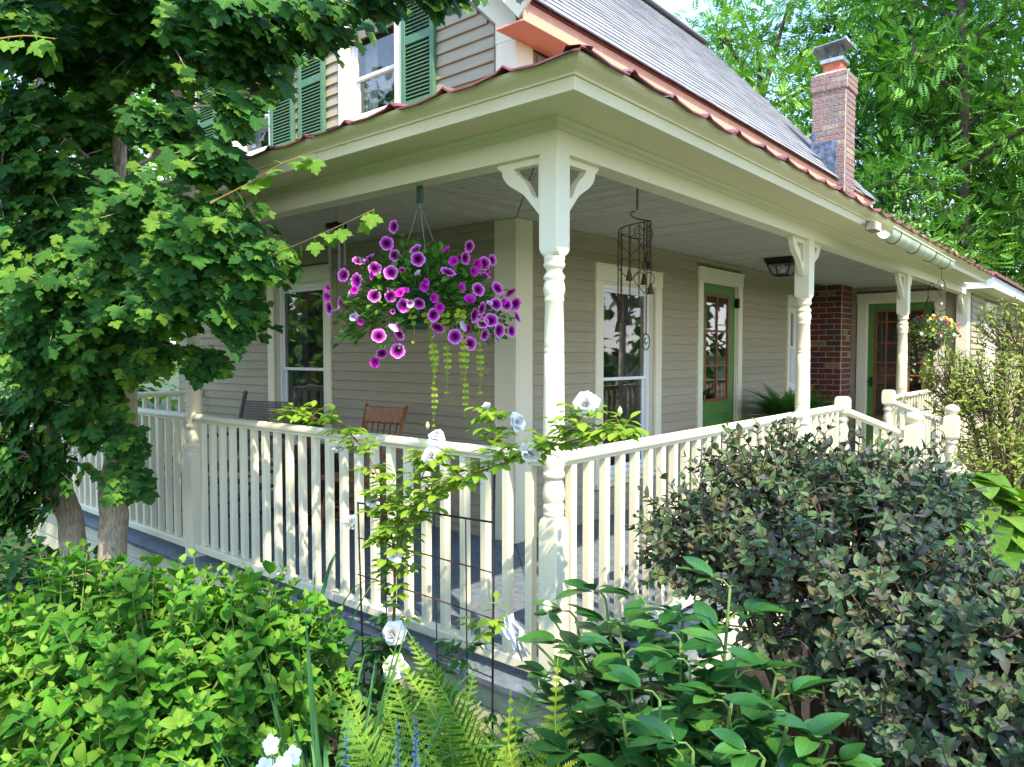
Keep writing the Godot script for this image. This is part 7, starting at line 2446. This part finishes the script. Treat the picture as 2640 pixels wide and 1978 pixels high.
# rounded boughs stacked at random into a tall crown
func crown_blobs(lo: float, hi: float, w: float, n: int) -> Array:
	var o := []
	for i in n:
		var f := (i + rng.randf() * 0.8) / n
		var sp := w * sqrt(maxf(0.08, 1.0 - pow(f * 1.7 - 0.75, 2.0)))
		var a := i * 2.39996 + rng.randf()
		var rr := sp * rng.randf_range(0.35, 0.95)
		var r := w * rng.randf_range(0.42, 0.62)
		o.append([Vector3(cos(a) * rr, lerpf(lo, hi, f), sin(a) * rr), Vector3(r, r * 0.62, r)])
	return o

func build_trees() -> void:
	var feather := [pinnate_leaf(6, 0.30, 0.085, 0.15), pinnate_leaf(5, 0.34, 0.10, 0.25)]
	var broad := [blade(0.36, 0.2, 0.25, 3, 0.85, 0.75), blade(0.33, 0.1, 0.35, 3, 0.85, 0.75)]
	var bright := greens([[0.20, 0.40, 0.06], [0.16, 0.34, 0.05], [0.26, 0.45, 0.07], [0.12, 0.28, 0.045]])
	var deep := greens([[0.090, 0.24, 0.055], [0.12, 0.29, 0.06], [0.065, 0.18, 0.045], [0.17, 0.35, 0.065]])
	var mixed := greens([[0.12, 0.30, 0.055], [0.16, 0.36, 0.06], [0.09, 0.23, 0.05], [0.22, 0.43, 0.07]])
	# behind the roof and chimney
	build_tree("locust_tree", "feathery bright locust rising behind the shingled roof", Vector3(-8.9, GROUND, -16.7), 8.0, 0.15, crown_blobs(3.0, 10.4, 2.6, 13), 8.0, feather, bright, Vector2(0.18, 0.34))
	build_tree("locust_tree", "bright feathery locust directly left of the chimney", Vector3(-5.7, GROUND, -15.6), 8.0, 0.2, crown_blobs(2.5, 10.6, 2.4, 14), 8.0, feather, bright, Vector2(0.18, 0.34))
	build_tree("walnut_tree", "tall walnut filling the sky behind the chimney", Vector3(-3.4, GROUND, -18.6), 11.0, 0.2, crown_blobs(2.0, 13.5, 2.6, 20), 7.0, feather, mixed, Vector2(0.18, 0.36))
	build_tree("walnut_tree", "leafy walnut hanging low over the wing roof", Vector3(-1.2, GROUND, -16.2), 9.5, 0.18, crown_blobs(1.6, 12.5, 2.4, 20), 7.0, feather, mixed, Vector2(0.18, 0.36))
	build_tree("walnut_tree", "spreading walnut at the far right with sunlit boughs", Vector3(0.6, GROUND, -18.2), 9.5, 0.2, crown_blobs(1.5, 14.0, 2.8, 18), 6.5, feather, bright, Vector2(0.18, 0.36))
	build_tree("ash_tree", "dark round-leaved tree deep in the woods behind the chimney", Vector3(-4.6, GROUND, -26.0), 10.0, 0.3, crown_blobs(1.0, 14.0, 4.2, 12), 2.6, broad, deep, Vector2(0.2, 0.34), "trees behind the house", 0.9)
	build_tree("ash_tree", "dark round-leaved tree deep in the woods beyond the wing", Vector3(-0.6, GROUND, -29.0), 10.0, 0.3, crown_blobs(1.0, 16.0, 4.4, 12), 2.6, broad, deep, Vector2(0.2, 0.34), "trees behind the house", 0.9)
	build_tree("ash_tree", "dark tree beyond the ridge left of the locusts", Vector3(-11.0, GROUND, -25.0), 8.0, 0.3, crown_blobs(1.0, 9.5, 4.2, 10), 2.0, broad, deep, Vector2(0.24, 0.4), "trees behind the house", 0.9)
	# pale flowering shrub above the wing roof
	build_tree("elder_bush", "pale sunlit bush showing above the porch roof beside the chimney", Vector3(-2.4, GROUND, -12.6), 3.4, 0.06, [[Vector3(0.6, 3.7, 0), Vector3(0.75, 0.6, 0.7)], [Vector3(1.4, 3.2, 0.2), Vector3(0.7, 0.5, 0.6)], [Vector3(-0.1, 4.0, 0.1), Vector3(0.5, 0.5, 0.5)]], 34.0, [blade(0.22, 0.2, 0.25, 3, 0.85, 0.8)], greens([[0.26, 0.36, 0.14], [0.20, 0.31, 0.10], [0.34, 0.40, 0.22]]), Vector2(0.07, 0.13), "trees behind the house", 0.22)
	# left side, seen through and under the maple
	var sunny := greens([[0.17, 0.31, 0.05], [0.13, 0.26, 0.045], [0.23, 0.36, 0.07], [0.09, 0.20, 0.04]])
	for d in [[Vector3(-11.4, GROUND, -1.6), "sunlit tree glimpsed through the maple at the left edge", 5.5, 2.0], [Vector3(-14.5, GROUND, -4.3), "sunlit tree glimpsed between the maple stems", 7.0, 2.4], [Vector3(-17.5, GROUND, -8.4), "sunlit tree nearest the house behind the maple", 8.0, 2.8], [Vector3(-9.2, GROUND, 0.6), "low leafy tree at the far left behind the ground cover", 3.4, 1.5], [Vector3(-22.5, GROUND, -6.0), "tall tree farthest back behind the maple", 12.0, 4.0]]:
		build_tree("hedge_tree", d[1], d[0], d[2] * 0.8, 0.16, crown_blobs(0.9, d[2], d[3], 9), 3.0, broad, sunny, Vector2(0.16, 0.30), "trees left of the house", 0.6)
	# across the garden behind the viewer: these dapple the foreground and show in the panes
	build_tree("shade_tree", "tall shade tree on the lawn behind the viewer, its boughs over the garden", Vector3(6.8, GROUND, 5.0), 6.4, 0.25, [[Vector3(-5.4, 5.6, -3.4), Vector3(0.8, 0.4, 0.8)], [Vector3(-4.2, 6.6, -2.3), Vector3(0.8, 0.4, 0.7)], [Vector3(-1.9, 6.6, -3.8), Vector3(0.9, 0.45, 0.8)], [Vector3(-2.5, 6.2, -2.6), Vector3(0.7, 0.35, 0.6)], [Vector3(-0.8, 7.8, -0.6), Vector3(1.8, 0.9, 1.6)], [Vector3(-4.9, 6.4, -4.6), Vector3(0.7, 0.35, 0.6)], [Vector3(0.6, 5.6, 0.8), Vector3(1.8, 1.0, 1.8)]], 2.4, broad, deep, Vector2(0.12, 0.22), "trees across the lawn", 0.5)
	for d in [[Vector3(1.5, GROUND, 11.5), "leafy tree across the lawn behind the viewer", 9.0, 3.2], [Vector3(-6.5, GROUND, 9.5), "leafy tree across the lawn left of the viewer", 8.0, 3.0], [Vector3(-13.5, GROUND, 4.6), "leafy tree at the lawn's left side", 8.5, 2.6], [Vector3(-17.0, GROUND, 7.5), "leafy tree at the lawn's far left corner", 10.0, 3.4], [Vector3(12.5, GROUND, -4.0), "leafy tree across the lawn right of the viewer", 6.0, 2.6], [Vector3(7.0, GROUND, -12.5), "leafy tree along the right boundary", 7.5, 2.4], [Vector3(5.6, GROUND, -17.5), "leafy tree at the right boundary's far end", 9.0, 2.8]]:
		build_tree("boundary_tree", d[1], d[0], d[2] * 0.75, 0.22, crown_blobs(0.7, d[2], d[3], 10), 1.7, broad, deep, Vector2(0.26, 0.42), "trees across the lawn", 0.9)

func build_garden() -> void:
	build_ground()
	build_maple()
	build_shrubs()
	build_peony()
	build_ferns()
	build_rose()
	build_bed()
	build_petunias()
	build_pansies()
	build_furniture()
	build_hangings()
	build_trees()

# ---------------------------------------------------------------- scene
func setup_view() -> void:
	var c := Camera3D.new()
	c.name = "camera"
	add_child(c)
	c.position = CAM
	c.rotation = Vector3(deg_to_rad(-2.33), deg_to_rad(40.4), 0)
	c.fov = 55.31
	c.near = 0.05
	c.far = 400.0
	c.current = true
	cam_node = c
	var env := Environment.new()
	env.background_mode = Environment.BG_SKY
	var sky := Sky.new()
	var sm := ProceduralSkyMaterial.new()
	sm.sky_top_color = rgb(118, 160, 212)
	sm.sky_horizon_color = rgb(232, 230, 222)
	sm.sky_curve = 0.12
	sm.ground_bottom_color = rgb(60, 66, 46)
	sm.ground_horizon_color = rgb(120, 130, 100)
	sm.energy_multiplier = 1.9
	var cl := noise_tex(0.004, Color(0, 0, 0, 0), Color(1, 1, 1, 1), 77, 1024, 5)
	var g := Gradient.new()
	g.offsets = PackedFloat32Array([0.0, 0.46, 0.66, 1.0])
	g.colors = PackedColorArray([Color(0, 0, 0, 1), Color(0, 0, 0, 1), Color(0.5, 0.5, 0.5, 1), Color(0.62, 0.62, 0.62, 1)])
	cl.color_ramp = g
	sm.sky_cover = cl
	sky.sky_material = sm
	env.sky = sky
	env.tonemap_mode = Environment.TONE_MAPPER_LINEAR
	env.tonemap_exposure = 2.5
	env.ambient_light_source = Environment.AMBIENT_SOURCE_SKY
	env.sdfgi_enabled = true
	env.ssao_enabled = true
	env.ssil_enabled = true
	var we := WorldEnvironment.new()
	we.name = "world_environment"
	we.environment = env
	add_child(we)
	var sun := DirectionalLight3D.new()
	sun.name = "sun"
	sun.light_color = Color(1.0, 0.945, 0.84)
	sun.light_energy = 1.15
	sun.light_angular_distance = 0.7
	sun.shadow_enabled = true
	add_child(sun)
	sun.look_at_from_position(Vector3(1.0, 1.45, 0.45) * 20.0, Vector3.ZERO, Vector3.UP)

func _ready() -> void:
	rng.seed = 20240611
	setup_view()
	make_materials()
	build_house()
	build_porch()
	build_garden()
	for o in find_children("*", "GeometryInstance3D", true, false):
		o.cast_shadow = GeometryInstance3D.SHADOW_CASTING_SETTING_ON
